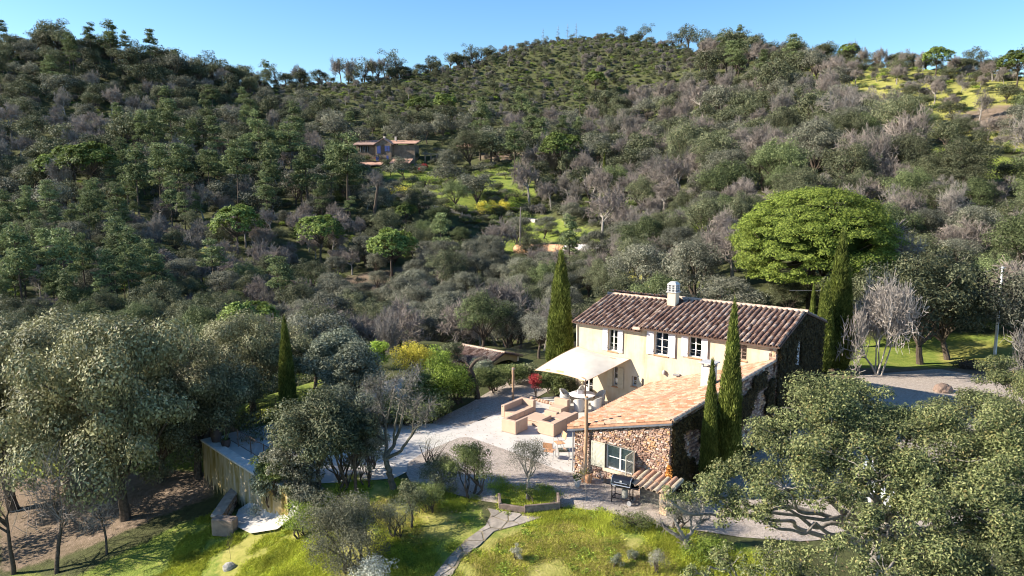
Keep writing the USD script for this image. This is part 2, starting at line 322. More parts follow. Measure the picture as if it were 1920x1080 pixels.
ground_mat = mat('ground', {
    'geo': ('geometry', {}), 'z': ('attribute', {'attribute': 'zone'}), 'sz': ('separate_color', {}),
    'n1': ('noise_texture', {'scale': 0.55, 'detail': 7.0, 'roughness': 0.68}), 'n2': ('noise_texture', {'scale': 3.4, 'detail': 6.0, 'roughness': 0.7}), 'n3': ('noise_texture', {'scale': 11.0, 'detail': 4.0, 'roughness': 0.7}),
    'floor': ('rgb_ramp', {'ramp': [(0.3, (.040, .042, .018)), (0.5, (.075, .078, .034)), (0.66, (.095, .108, .036)), (0.8, (.17, .15, .09))]}),
    'grass': ('rgb_ramp', {'ramp': [(0.26, (.060, .068, .026)), (0.40, (.110, .150, .032)), (0.52, (.175, .215, .040)), (0.62, (.265, .260, .070)), (0.74, (.24, .185, .11))]}),
    'dry': ('rgb_ramp', {'ramp': [(0.28, (.12, .125, .036)), (0.45, (.24, .235, .055)), (0.6, (.34, .305, .095)), (0.78, (.36, .29, .16))]}),
    'dirt': ('rgb_ramp', {'ramp': [(0.28, (.055, .045, .024)), (0.42, (.14, .105, .070)), (0.58, (.225, .165, .122)), (0.75, (.33, .265, .21))]}),
    'w1': ('math', {'math_type': 'multiply_add', 'value2': 1.6}), 'w1r': ('map_range', {'from_min': 1.12, 'from_max': 1.45, 'to_min': 0.0, 'to_max': 1.0, 'clamp': True}),
    'w2': ('math', {'math_type': 'multiply_add', 'value2': 1.6}), 'w2r': ('map_range', {'from_min': 1.12, 'from_max': 1.45, 'to_min': 0.0, 'to_max': 1.0, 'clamp': True}),
    'w3': ('math', {'math_type': 'multiply_add', 'value2': 1.6}), 'w3r': ('map_range', {'from_min': 1.12, 'from_max': 1.6, 'to_min': 0.0, 'to_max': 1.0, 'clamp': True}),
    'mixn': ('mix_float', {'fac': 0.5}), 'm1': ('mix_color', {}), 'm2': ('mix_color', {}), 'm3': ('mix_color', {}),
    'b': ('bump', {'strength': 1.0, 'distance': 0.07}), 'p': ('principled_bsdf', {'roughness': 0.95, 'specular_ior_level': 0.1})},
    [('geo.position', 'n1.vector'), ('geo.position', 'n2.vector'), ('geo.position', 'n3.vector'), ('z.color', 'sz.color'),
     ('n1.fac', 'mixn.a'), ('n2.fac', 'mixn.b'), ('mixn.result', 'floor.fac'), ('mixn.result', 'grass.fac'), ('mixn.result', 'dry.fac'), ('mixn.result', 'dirt.fac'),
     ('mixn.result', 'w1.value1'), ('sz.r', 'w1.value3'), ('w1.value', 'w1r.value'), ('mixn.result', 'w2.value1'), ('sz.g', 'w2.value3'), ('w2.value', 'w2r.value'), ('mixn.result', 'w3.value1'), ('sz.b', 'w3.value3'), ('w3.value', 'w3r.value'),
     ('floor.color', 'm1.a'), ('grass.color', 'm1.b'), ('w1r.result', 'm1.fac'), ('m1.result', 'm2.a'), ('dry.color', 'm2.b'), ('w3r.result', 'm2.fac'),
     ('m2.result', 'm3.a'), ('dirt.color', 'm3.b'), ('w2r.result', 'm3.fac'), ('m3.result', 'p.base_color'), ('n3.fac', 'b.height'), ('b.normal', 'p.normal')], 'p.BSDF')
gm = usdkit.mesh(stage, path_of('ground'), (GV, GF), ground_mat, smooth=True)
UsdGeom.PrimvarsAPI(gm).CreatePrimvar('zone', Sdf.ValueTypeNames.Color3fArray, 'vertex').Set(Vt.Vec3fArray.FromNumpy(zone.astype(np.float32)))
tag(gm, kind='structure')
# ------------------------------------------------------------------ plants: builders
BARK = plain('bark_dark', (.085, .065, .050), .95, .1, var=.5, scale=9, bump=.03, bscale=30)
BARK_GREY = plain('bark_grey', (.24, .21, .18), .95, .1, var=.45, scale=7, bump=.02, bscale=30)
BARK_PALE = plain('bark_pale', (.30, .26, .225), .95, .1, var=.35, scale=7, bump=.02, bscale=30)
TWIG_GREY = plain('twigs_grey', (.20, .175, .15), .95, .1, var=.35, scale=.25, isl=.35)
TWIG_MAUVE = plain('twigs_mauve', (.215, .178, .152), .95, .1, var=.35, scale=.2, isl=.35)
LEAF_OAK = leafmat('leaf_oak', (.022, .026, .012), (.056, .061, .031), (.108, .112, .060), .18, .45, .45, warm=(.16, .13, .06))
LEAF_OAK_GREY = leafmat('leaf_oak_grey', (.032, .034, .022), (.080, .080, .055), (.150, .145, .105), .20, .45, .5, warm=(.20, .17, .11))
LEAF_OAK_BRIGHT = leafmat('leaf_oak_bright', (.035, .045, .012), (.100, .118, .040), (.205, .215, .085), .25, .42, .5, tvar=.15, warm=(.25, .17, .06))
LEAF_OLIVE = leafmat('leaf_olive', (.045, .055, .035), (.105, .115, .075), (.19, .20, .145), .2, .45, .45)
LEAF_PINE = leafmat('leaf_pine', (.032, .042, .018), (.078, .096, .040), (.132, .152, .066), .2, .55, .3)
LEAF_UMB = leafmat('leaf_umbrella_pine', (.052, .072, .014), (.128, .168, .028), (.21, .245, .048), .28, .55, .3, tvar=.2)
LEAF_UMB_FAR = leafmat('leaf_umbrella_far', (.030, .046, .012), (.080, .108, .026), (.140, .170, .046), .25, .55, .3)
LEAF_CYP = leafmat('leaf_cypress', (.026, .034, .007), (.075, .090, .018), (.135, .150, .036), .18, .6, .2, tscale=.9)
LEAF_SHRUB = leafmat('leaf_shrub', (.026, .036, .010), (.070, .086, .026), (.135, .150, .055), .2, .5, .35)
LEAF_BRIGHT = leafmat('leaf_bright_green', (.04, .065, .008), (.12, .165, .022), (.22, .27, .05), .3, .45, .4)
LEAF_YELLOW = leafmat('leaf_yellow', (.12, .11, .015), (.33, .29, .04), (.50, .42, .08), .3, .5, .3)
LEAF_RED = leafmat('leaf_red', (.09, .008, .012), (.24, .022, .030), (.36, .07, .06), .3, .5, .3)
LEAF_GREY = leafmat('leaf_grey', (.07, .070, .052), (.15, .145, .110), (.23, .22, .17), .15, .7, .2)
LEAF_BROWN = leafmat('leaf_dry', (.06, .035, .022), (.16, .10, .062), (.26, .18, .12), .2, .7, .2)
LEAF_SILVER = leafmat('leaf_silver', (.12, .125, .105), (.27, .27, .225), (.42, .41, .34), .2, .5, .4)

def rnd_dirs(rng, n, up=0.0):
    d = rng.normal(size=(n, 3)); d[:, 2] += up; return d / np.maximum(np.linalg.norm(d, axis=1, keepdims=True), 1e-9)
def leaf_quads(rng, c, nrm, size, aspect=0.45, jit=0.7, kind='leaf'):
    """rhombic leaves (2 triangles) or blades (1 triangle) at the points c, facing roughly nrm"""
    n = len(c); nrm = nrm + rng.normal(size=(n, 3)) * jit; nrm /= np.maximum(np.linalg.norm(nrm, axis=1, keepdims=True), 1e-9)
    t = np.cross(nrm, rng.normal(size=(n, 3))); t /= np.maximum(np.linalg.norm(t, axis=1, keepdims=True), 1e-9)
    b = np.cross(nrm, t); s = (size * rng.uniform(.65, 1.35, n))[:, None]
    if kind == 'leaf':
        v = np.stack([c - t * s * .5, c + b * s * aspect * .5 + nrm * s * .08, c + t * s * .5, c - b * s * aspect * .5 + nrm * s * .08], 1)
        f = np.arange(n)[:, None, None] * 4 + np.array([[0, 1, 2], [0, 2, 3]])[None]
    else:
        v = np.stack([c - t * s * .5 - b * s * aspect * .5, c + t * s * .5, c - t * s * .35 + b * s * aspect * .5], 1)
        f = np.arange(n)[:, None, None] * 3 + np.array([[0, 1, 2]])[None]
    return v.reshape(-1, 3), f.reshape(-1, 3)
def blades(rng, c, d, length, width, jit=0.35):
    """needle tufts: thin triangles growing along d"""
    n = len(c); d = d + rng.normal(size=(n, 3)) * jit; d /= np.linalg.norm(d, axis=1, keepdims=True)
    b = np.cross(d, rng.normal(size=(n, 3))); b /= np.linalg.norm(b, axis=1, keepdims=True)
    L = (length * rng.uniform(.6, 1.3, n))[:, None]
    v = np.stack([c - b * width / 2, c + b * width / 2, c + d * L], 1)
    return v.reshape(-1, 3), np.arange(n * 3).reshape(-1, 3)
def puff(rng, n, c, rad, shell=0.55, low=-0.6):
    """n points of a clump of leaves round c, denser towards its skin; (points, outward)"""
    d = rng.normal(size=(int(n * 1.6) + 4, 3)); d /= np.linalg.norm(d, axis=1, keepdims=True); d = d[d[:, 2] > low][:n]
    r = shell + (1 - shell) * rng.random((len(d), 1)) ** .7
    r *= 1 + .25 * rng.normal(size=(len(d), 1)) * .5
    return c + d * r * rad, d
def limb(rng, mb, a, b, r0, r1, sag=0.15, seg=6, sides=6, wob=0.06):
    a, b = np.asarray(a, float), np.asarray(b, float); L = np.linalg.norm(b - a)
    t = np.linspace(0, 1, seg)[:, None]; mid = (a + b) / 2 + np.array([0, 0, sag * L]) + rng.normal(size=3) * wob * L
    p = (1 - t) ** 2 * a + 2 * t * (1 - t) * mid + t ** 2 * b
    p[1:-1] += rng.normal(size=(seg - 2, 3)) * wob * .25 * L
    if sides >= 6:
        for _ in range(2): p = np.vstack([p[:1], np.stack([p[:-1] * .75 + p[1:] * .25, p[:-1] * .25 + p[1:] * .75], 1).reshape(-1, 3), p[-1:]])
    mb.tube(p, r0 + (r1 - r0) * np.linspace(0, 1, len(p)) ** .8, sides)
def crown_tree(seed, H, R, trunk_h, trunk_r, n_puff, puff_r, n_leaf, leaf, flat=0.85, aspect=.45, jit=.7, lean=0.1, low=-.35, hollow=.45, limbs=None, kind='leaf', up=.5, multi=1, pz=.75, twigs=0, irreg=.15, pvar=(.6, 1.35)):
    """broad-leaved tree: (trunk mesh builder, crown vertices, crown faces), base at the origin"""
    rng = np.random.default_rng(seed); mb = MB(); ch = (H - trunk_h) / 2; cz = trunk_h + ch
    d = rnd_dirs(rng, n_puff * 3, .35); d = d[d[:, 2] > low][:n_puff]
    rr = hollow + (1 - hollow) * rng.random((len(d), 1)) ** .5
    off = rng.normal(size=2) * lean * R
    pc = d * rr * np.array([R - puff_r * .6, R - puff_r * .6, max(ch - puff_r * .5, .2)]) * (1 + irreg * rng.normal(size=(len(d), 1))) + [off[0], off[1], cz]
    prad = puff_r * rng.uniform(*pvar, len(pc))
    V, Fc, k = [], [], 0
    for c, r in zip(pc, prad):
        m = max(6, int(n_leaf * (r / puff_r) ** 2))
        p, dd = puff(rng, m, c, np.array([r, r, r * pz]), .5, -.75)
        v, f = leaf_quads(rng, p, dd + [0, 0, up], leaf, aspect, jit, kind)
        V.append(v); Fc.append(f + k); k += len(v)
    top = np.array([off[0] * .5, off[1] * .5, trunk_h])
    for q in range(multi):
        a = np.array([0, 0, -.3]) + (rng.normal(size=3) * [.4, .4, 0] * (multi > 1) * R * .2)
        tt = top + (rng.normal(size=3) * [.5, .5, .2] * (multi > 1) * R * .5)
        limb(rng, mb, a, tt, trunk_r * 1.25, trunk_r * .8, 0, 7, 8, .05)
        sel = np.argsort(rng.random(len(pc)))[:(limbs or min(len(pc), 14)) // multi + 1]
        for s_ in sel: limb(rng, mb, tt, pc[s_], trunk_r * .55, trunk_r * .09, .12, 6, 5, .09)
    return mb, np.vstack(V), np.vstack(Fc)
def bare_tree(seed, H, R, trunk_h, trunk_r, levels=4, kids=(5, 5, 5, 6), twig=0.018, spread=.75, upw=.35, multi=1, minr=.008, side_min=3, curl=.12):
    """leafless tree; returns (thick mesh builder, twig mesh builder)"""
    rng = np.random.default_rng(seed); thick, thin = MB(), MB()
    def grow(a, d, L, r, lev):
        n = 5 if lev < 2 else 4 if lev < 3 else 3
        p = [a]; dd = d.copy()
        for i in range(n - 1):
            dd = dd + rng.normal(size=3) * curl + np.array([0, 0, .06]); dd /= np.linalg.norm(dd); p.append(p[-1] + dd * L / (n - 1))
        p = np.array(p); r1 = r * (.45 if lev < levels else .3)
        rad = np.linspace(r, r1, n)
        (thick if lev < 2 else thin).tube(p, np.maximum(rad, minr), 7 if lev == 0 else 5 if lev == 1 else 3, cap=lev < 2)
        if lev >= levels: return
        for k in range(kids[min(lev, len(kids) - 1)]):
            t = rng.uniform(.35, 1.0) if lev > 0 else rng.uniform(.75, 1.0); i = min(int(t * (n - 1)), n - 2); q = p[i] + (p[i + 1] - p[i]) * (t * (n - 1) - i)
            s = rng.normal(size=3); s -= s @ dd * dd; s /= np.linalg.norm(s)
            nd = dd * (1 - spread) + s * spread + np.array([0, 0, upw]) * rng.uniform(.3, 1.2); nd /= np.linalg.norm(nd)
            grow(q, nd, L * rng.uniform(.5, .8), max(r * .55 * (1 - .4 * t), minr), lev + 1)
    for m in range(multi):
        d = np.array([0, 0, 1.0]) + (rng.normal(size=3) * [.45, .45, 0] if multi > 1 else rng.normal(size=3) * [.1, .1, 0]); d /= np.linalg.norm(d)
        grow(np.array([0, 0, -.2]) + rng.normal(size=3) * [.12, .12, 0] * (multi > 1), d, trunk_h, trunk_r, 0)
    V = np.vstack(thick.v + thin.v); top = np.percentile(V[:, 2], 99.7); rad = np.percentile(np.hypot(V[:, 0], V[:, 1]), 98)
    sc = np.array([R / rad, R / rad, H / top])
    for b in (thick, thin): b.v = [v * sc for v in b.v]
    return thick, thin
def pine_tree(seed, H, R, trunk_r, n_puff, puff_r, n_leaf, leaf, bare=.45, taper=.75):
    rng = np.random.default_rng(seed); mb = MB()
    b = rng.normal(size=2) * .03 * H
    tp = np.array([[b[0] * t * t, b[1] * t * t, H * t * .97] for t in np.linspace(-.02, 1, 8)]); mb.tube(tp, trunk_r * np.linspace(1.1, .12, 8), 7)
    V, Fc, k = [], [], 0
    for i in range(n_puff):
        t = bare + (1 - bare) * rng.random() ** .9; u = (t - bare) / (1 - bare); rr = R * (1 - taper * u) * rng.uniform(.35, 1.0) * min(1, .45 + u * 3)
        a = rng.uniform(0, 2 * np.pi); c = np.array([math.cos(a) * rr + b[0] * t * t, math.sin(a) * rr + b[1] * t * t, H * t])
        p, dd = puff(rng, int(n_leaf * 1.5), c, np.array([puff_r, puff_r, puff_r * .42]) * rng.uniform(.7, 1.3), .3, -.9)
        v, f = leaf_quads(rng, p, dd * .5 + [0, 0, .6], leaf, .35, .55); V.append(v); Fc.append(f + k); k += len(v)
        if i % 2 == 0: limb(rng, mb, [b[0] * t * t, b[1] * t * t, H * t - .3], c, trunk_r * .28, .03, -.02, 4, 4, .05)
    return mb, np.vstack(V), np.vstack(Fc)
def umbrella_tree(seed, H, R, trunk_r, n_tuft, per, length, width, thick=.30, fork=.55, edge=.25):
    rng = np.random.default_rng(seed); mb = MB(); ch = H * thick
    top = np.array([0, 0, H * fork]); limb(rng, mb, [0, 0, -.3], top, trunk_r * 1.15, trunk_r * .75, 0, 7, 9, .04)
    a = rng.uniform(0, 2 * np.pi, n_tuft); q = np.sqrt(rng.random(n_tuft)); lump = 1 + .12 * np.sin(a * 3 + seed) + .08 * np.sin(a * 7 + 2 * seed)
    rr = R * q * lump
    z = H - ch + ch * np.sqrt(np.clip(1 - q ** 2.3, 0, 1)) * (.82 + .18 * np.sin(rr * 1.5 + a * 2)) - edge * R * (q > .85) * rng.random(n_tuft) * .8
    c = np.stack([rr * np.cos(a), rr * np.sin(a), z], 1); c[:, 2] += .25 * (meshkit.noise(c * .8, seed) - .5) * ch
    d = np.stack([np.cos(a) * q * .9, np.sin(a) * q * .9, 1.0 - .45 * q], 1); d /= np.linalg.norm(d, axis=1, keepdims=True)
    cc = np.repeat(c, per, 0) + rng.normal(size=(n_tuft * per, 3)) * length * [.55, .55, .3]
    v, f = leaf_quads(rng, cc, np.repeat(d, per, 0) + [0, 0, .4], length, .5, .45)
    for i in rng.choice(n_tuft, min(n_tuft, 26), replace=False): limb(rng, mb, top, c[i] - d[i] * length * .8, trunk_r * .42, trunk_r * .06, -.03, 6, 5, .05)
    return mb, v, f
def cypress_tree(seed, H, R, n, length=.28, width=.07):
    rng = np.random.default_rng(seed); mb = MB(); mb.tube([[0, 0, -.3], [0, 0, H * .5]], [R * .22, R * .1], 7)
    def prof(t): return R * np.clip(np.minimum(.35 + t * 4.2, 1.0), 0, 1) * (1 - np.clip((t - .12) / .88, 0, 1) ** 1.7) ** .85
    core = MB(); ts = np.linspace(.03, .985, 40); core.lathe([(max(prof(t) * .72, .02), t * H) for t in ts], sides=22)
    v = core.v[0]; v[:, :2] *= (1 + .30 * (meshkit.fbm(v * [1.5, 1.5, .7], 3, seed) - .5))[:, None]; core.v[0] = v
    t = 1 - np.sqrt(rng.random(n)) ; t = np.clip(t * .97 + .02, .02, .99); a = rng.uniform(0, 2 * np.pi, n)
    r = prof(t) * rng.uniform(.72, 1.0, n); base = np.stack([r * np.cos(a), r * np.sin(a), t * H], 1)
    base[:, :2] *= (1 + .42 * (meshkit.fbm(base * [1.9, 1.9, .55], 3, seed) - .5))[:, None]
    d = np.stack([np.cos(a) * .38, np.sin(a) * .38, np.full(n, 1.0)], 1); d /= np.linalg.norm(d, axis=1, keepdims=True)
    bv, bf = blades(rng, base, d, length, width, .28)
    return mb, core, bv, bf

# ---- classes that the trees in the landscape refer to
stage.CreateClassPrim('/World/plant_kinds')
KIND = {}
def klass(name, parts):
    """parts: [(part name, (v, f) or MB, material)]"""
    p = f'/World/plant_kinds/{name}'; UsdGeom.Xform.Define(stage, p)
    for nm, m, mt in parts:
        v, f = m.arr() if isinstance(m, MB) else m
        usdkit.mesh(stage, f'{p}/{nm}', (v, f), mt, smooth=False)
    KIND[name] = p
def plant(kind, name, label, cat, loc, rz=0, scale=1.0, group=None):
    x = UsdGeom.Xform.Define(stage, path_of(name)); xform(x, loc, rz, scale)
    x.GetPrim().GetReferences().AddInternalReference(KIND[kind]); x.GetPrim().SetInstanceable(True)
    tag(x, label, cat, group); return x
def scatter(name, kinds, which, pts, rot, sc, kind='stuff', label=None, cat=None):
    """one PointInstancer of the plant kinds"""
    pi = UsdGeom.PointInstancer.Define(stage, path_of(name)); base = str(pi.GetPath()); UsdGeom.Scope.Define(stage, base + '/kinds')
    t = []
    for i, k in enumerate(kinds):
        x = UsdGeom.Xform.Define(stage, f'{base}/kinds/{k}'); x.GetPrim().GetReferences().AddInternalReference(KIND[k]); t.append(x.GetPath())
    pi.CreatePrototypesRel().SetTargets(t)
    pi.CreateProtoIndicesAttr(Vt.IntArray.FromNumpy(np.asarray(which, np.int32)))
    pi.CreatePositionsAttr(Vt.Vec3fArray.FromNumpy(np.asarray(pts, np.float32)))
    q = [Gf.Quath(float(math.cos(r / 2)), 0, 0, float(math.sin(r / 2))) for r in rot]
    pi.CreateOrientationsAttr(Vt.QuathArray(q))
    s = np.asarray(sc, np.float32); s = np.repeat(s[:, None], 3, 1) if s.ndim == 1 else s
    pi.CreateScalesAttr(Vt.Vec3fArray.FromNumpy(s))
    tag(pi, label, cat, None, kind); return pi

def dead_conifer(seed, H):
    rr = np.random.default_rng(seed); m = MB(); m.tube([(0, 0, -.3), (0, 0, H)], [.012 * H, .002 * H], 5)
    for i in range(70):
        z = H * rr.uniform(.25, .97); a = rr.uniform(0, 6.28); L = (1 - z / H) * H * .22 + .02 * H; m.tube([(0, 0, z), (math.cos(a) * L, math.sin(a) * L, z + L * rr.uniform(-.2, .3))], [.004 * H, .0015 * H], 3)
    return m
klass('dead_conifer', [('branches', dead_conifer(5, 8.0), BARK_GREY)])
def leaves_of(t): return (t[1], t[2])
# far trees (drawn a few dozen pixels high): unit metres, scaled when placed
for i in range(4):
    t = crown_tree(100 + i, 7.2, 3.4, 1.5, .20, 30, 1.15, 105, .34, lean=.2, hollow=.4, limbs=8, jit=.5, low=-.5)
    klass(f'oak_{i}', [('trunk', t[0], BARK), ('crown', leaves_of(t), LEAF_OAK)])
for i in range(3):
    t = crown_tree(120 + i, 6.6, 3.5, 1.1, .18, 30, 1.1, 105, .32, lean=.2, hollow=.4, limbs=8, jit=.5, low=-.5)
    klass(f'grey_oak_{i}', [('trunk', t[0], BARK), ('crown', leaves_of(t), LEAF_OAK_GREY)])
for i in range(3):        # thin, see-through cork oaks of the ridge
    t = crown_tree(140 + i, 8.0, 3.4, 2.0, .17, 20, 1.0, 60, .34, lean=.45, hollow=.45, limbs=15, jit=.8, low=-.7)
    klass(f'ridge_oak_{i}', [('trunk', t[0], BARK), ('crown', leaves_of(t), LEAF_OAK)])
for i in range(3):
    a, b = bare_tree(160 + i, 7.0, 3.3, 1.9, .16, 4, (6, 6, 6, 7), minr=.012, spread=.7, upw=.3)
    klass(f'bare_tree_{i}', [('trunk', a, BARK_GREY), ('crown', b, TWIG_MAUVE if i != 1 else TWIG_GREY)])
for i in range(3):
    t = pine_tree(180 + i, 12.0, 2.7, .17, 44, .95, 40, .42, bare=.36 + .1 * i)
    klass(f'pine_{i}', [('trunk', t[0], BARK), ('crown', leaves_of(t), LEAF_PINE)])
for i in range(2):
    t = umbrella_tree(200 + i, 9.5, 4.2, .22, 420, 16, .42, .15, thick=.38, fork=.45)
    klass(f'umbrella_pine_{i}', [('trunk', t[0], BARK), ('crown', leaves_of(t), LEAF_UMB_FAR)])
for i in range(3):
    t = crown_tree(220 + i, 1.7, 1.5, .25, .06, 14, .62, 60, .22, lean=.4, hollow=.25, limbs=3, jit=.6)
    klass(f'scrub_{i}', [('stem', t[0], BARK), ('foliage', leaves_of(t), (LEAF_SHRUB, LEAF_OAK_GREY, LEAF_OAK)[i])])
t = crown_tree(225, 1.3, 1.4, .2, .05, 10, .6, 46, .2, lean=.3, hollow=.25, limbs=3, jit=.9)
klass('bright_scrub', [('stem', t[0], BARK), ('foliage', leaves_of(t), LEAF_BRIGHT)])
a, b = bare_tree(228, 2.2, 1.7, .5, .035, 3, (6, 6, 7), minr=.012, multi=4)
klass('bare_scrub', [('stem', a, BARK_GREY), ('foliage', b, TWIG_GREY)])
# ------------------------------------------------------------------ the wooded hills
LEAF_OAK_GREEN = leafmat('leaf_oak_green', (.024, .032, .012), (.060, .074, .030), (.112, .128, .056), .2, .5, .3)
for i in range(3):        # finer leaves for the nearer wood
    t = crown_tree(300 + i, 7.2, 3.5, 1.2, .20, 44, 1.0, 300, .19, lean=.2, hollow=.4, limbs=12, jit=.5, low=-.55)
    klass(f'near_oak_{i}', [('trunk', t[0], BARK), ('crown', leaves_of(t), (LEAF_OAK, LEAF_OAK_GREY, LEAF_OAK_GREEN)[i])])
rng = np.random.default_rng(42)
def P(*poly): return Polygon(poly)
CLEAR = [P(*p) for p in GRASS[6:] + DIRT[:4] + DIRT[6:7]] + [P((655, 258), (900, 262), (900, 322), (790, 324), (785, 348), (655, 345))]
SPARSE = P((1480, 95), (1930, 110), (1930, 420), (1740, 340), (1620, 230))
SHRUBBY = P((900, 60), (1330, 60), (1300, 170), (1000, 240), (640, 235), (480, 175), (480, 140))
PINES = P((170, 300), (700, 300), (700, 430), (250, 440), (170, 380)); PINES2 = P((0, 420), (330, 420), (330, 620), (0, 640)); PINES3 = P((0, 60), (330, 100), (420, 330), (0, 330))
BARE = P((1190, 190), (1300, 160), (1480, 170), (1640, 180), (1720, 260), (1680, 400), (1480, 350), (1380, 360), (1180, 300)); BARE2 = P((980, 330), (1340, 330), (1340, 480), (1130, 470), (980, 400)); BARE3 = P((0, 160), (130, 200), (260, 340), (0, 340))
BARE4 = P((560, 560), (1000, 540), (1000, 680), (620, 700)); BARE5 = P((250, 440), (700, 430), (700, 560), (300, 560))
VALLEY = P((-300, 420), (1300, 420), (1300, 760), (-300, 760))
def in_(p, x, y): return p.contains(Point(x, y))
# candidates by blue-noise thinning over the hills in view
N = 60000
th = np.radians(rng.uniform(-43, 43, N)); rad = np.sqrt(rng.random(N)) * 455; rad = rad[(rad > 47)]; th = th[:len(rad)]
pts = np.stack([np.sin(th) * rad, np.cos(th) * rad], 1)
_d = shapely.distance(PLAT, shapely.points(pts)); pts = pts[(_d > 5) | ((_d > 1.6) & (pts[:, 1] > 50) & (pts[:, 0] < 2))]
z = height(pts); P3 = np.c_[pts, z]
x_, y_, f_ = project(P3)
# keep what the picture can show: not behind a crest
ok = np.ones(len(pts), bool)
for s in np.linspace(.25, .97, 26):
    q = pts * s; zz = height(q); ok &= (CAM_H + (z + 8 - CAM_H) * s) > zz - .5
pts, z, P3, x_, y_ = pts[ok], z[ok], P3[ok], x_[ok], y_[ok]
ok = (x_ > -140) & (x_ < 2060) & (y_ > 30) & (y_ < 800)
pts, P3, x_, y_ = pts[ok], P3[ok], x_[ok], y_[ok]
taken = np.zeros(len(pts), bool); chosen = []; tree_kd = cKDTree(pts)
RESERVED = [(*aty(1518, 600, 69.0)[:2], 9.0), (*Hw([10, 14, 0])[:2], 4.0)] + [(-7.2 + 1.2 * i + .6 * j, 55.5 - .9 * i + .9 * j, 2.6) for i in range(5) for j in range(5)]     # places kept for trees that are set by hand (x, y, radius)
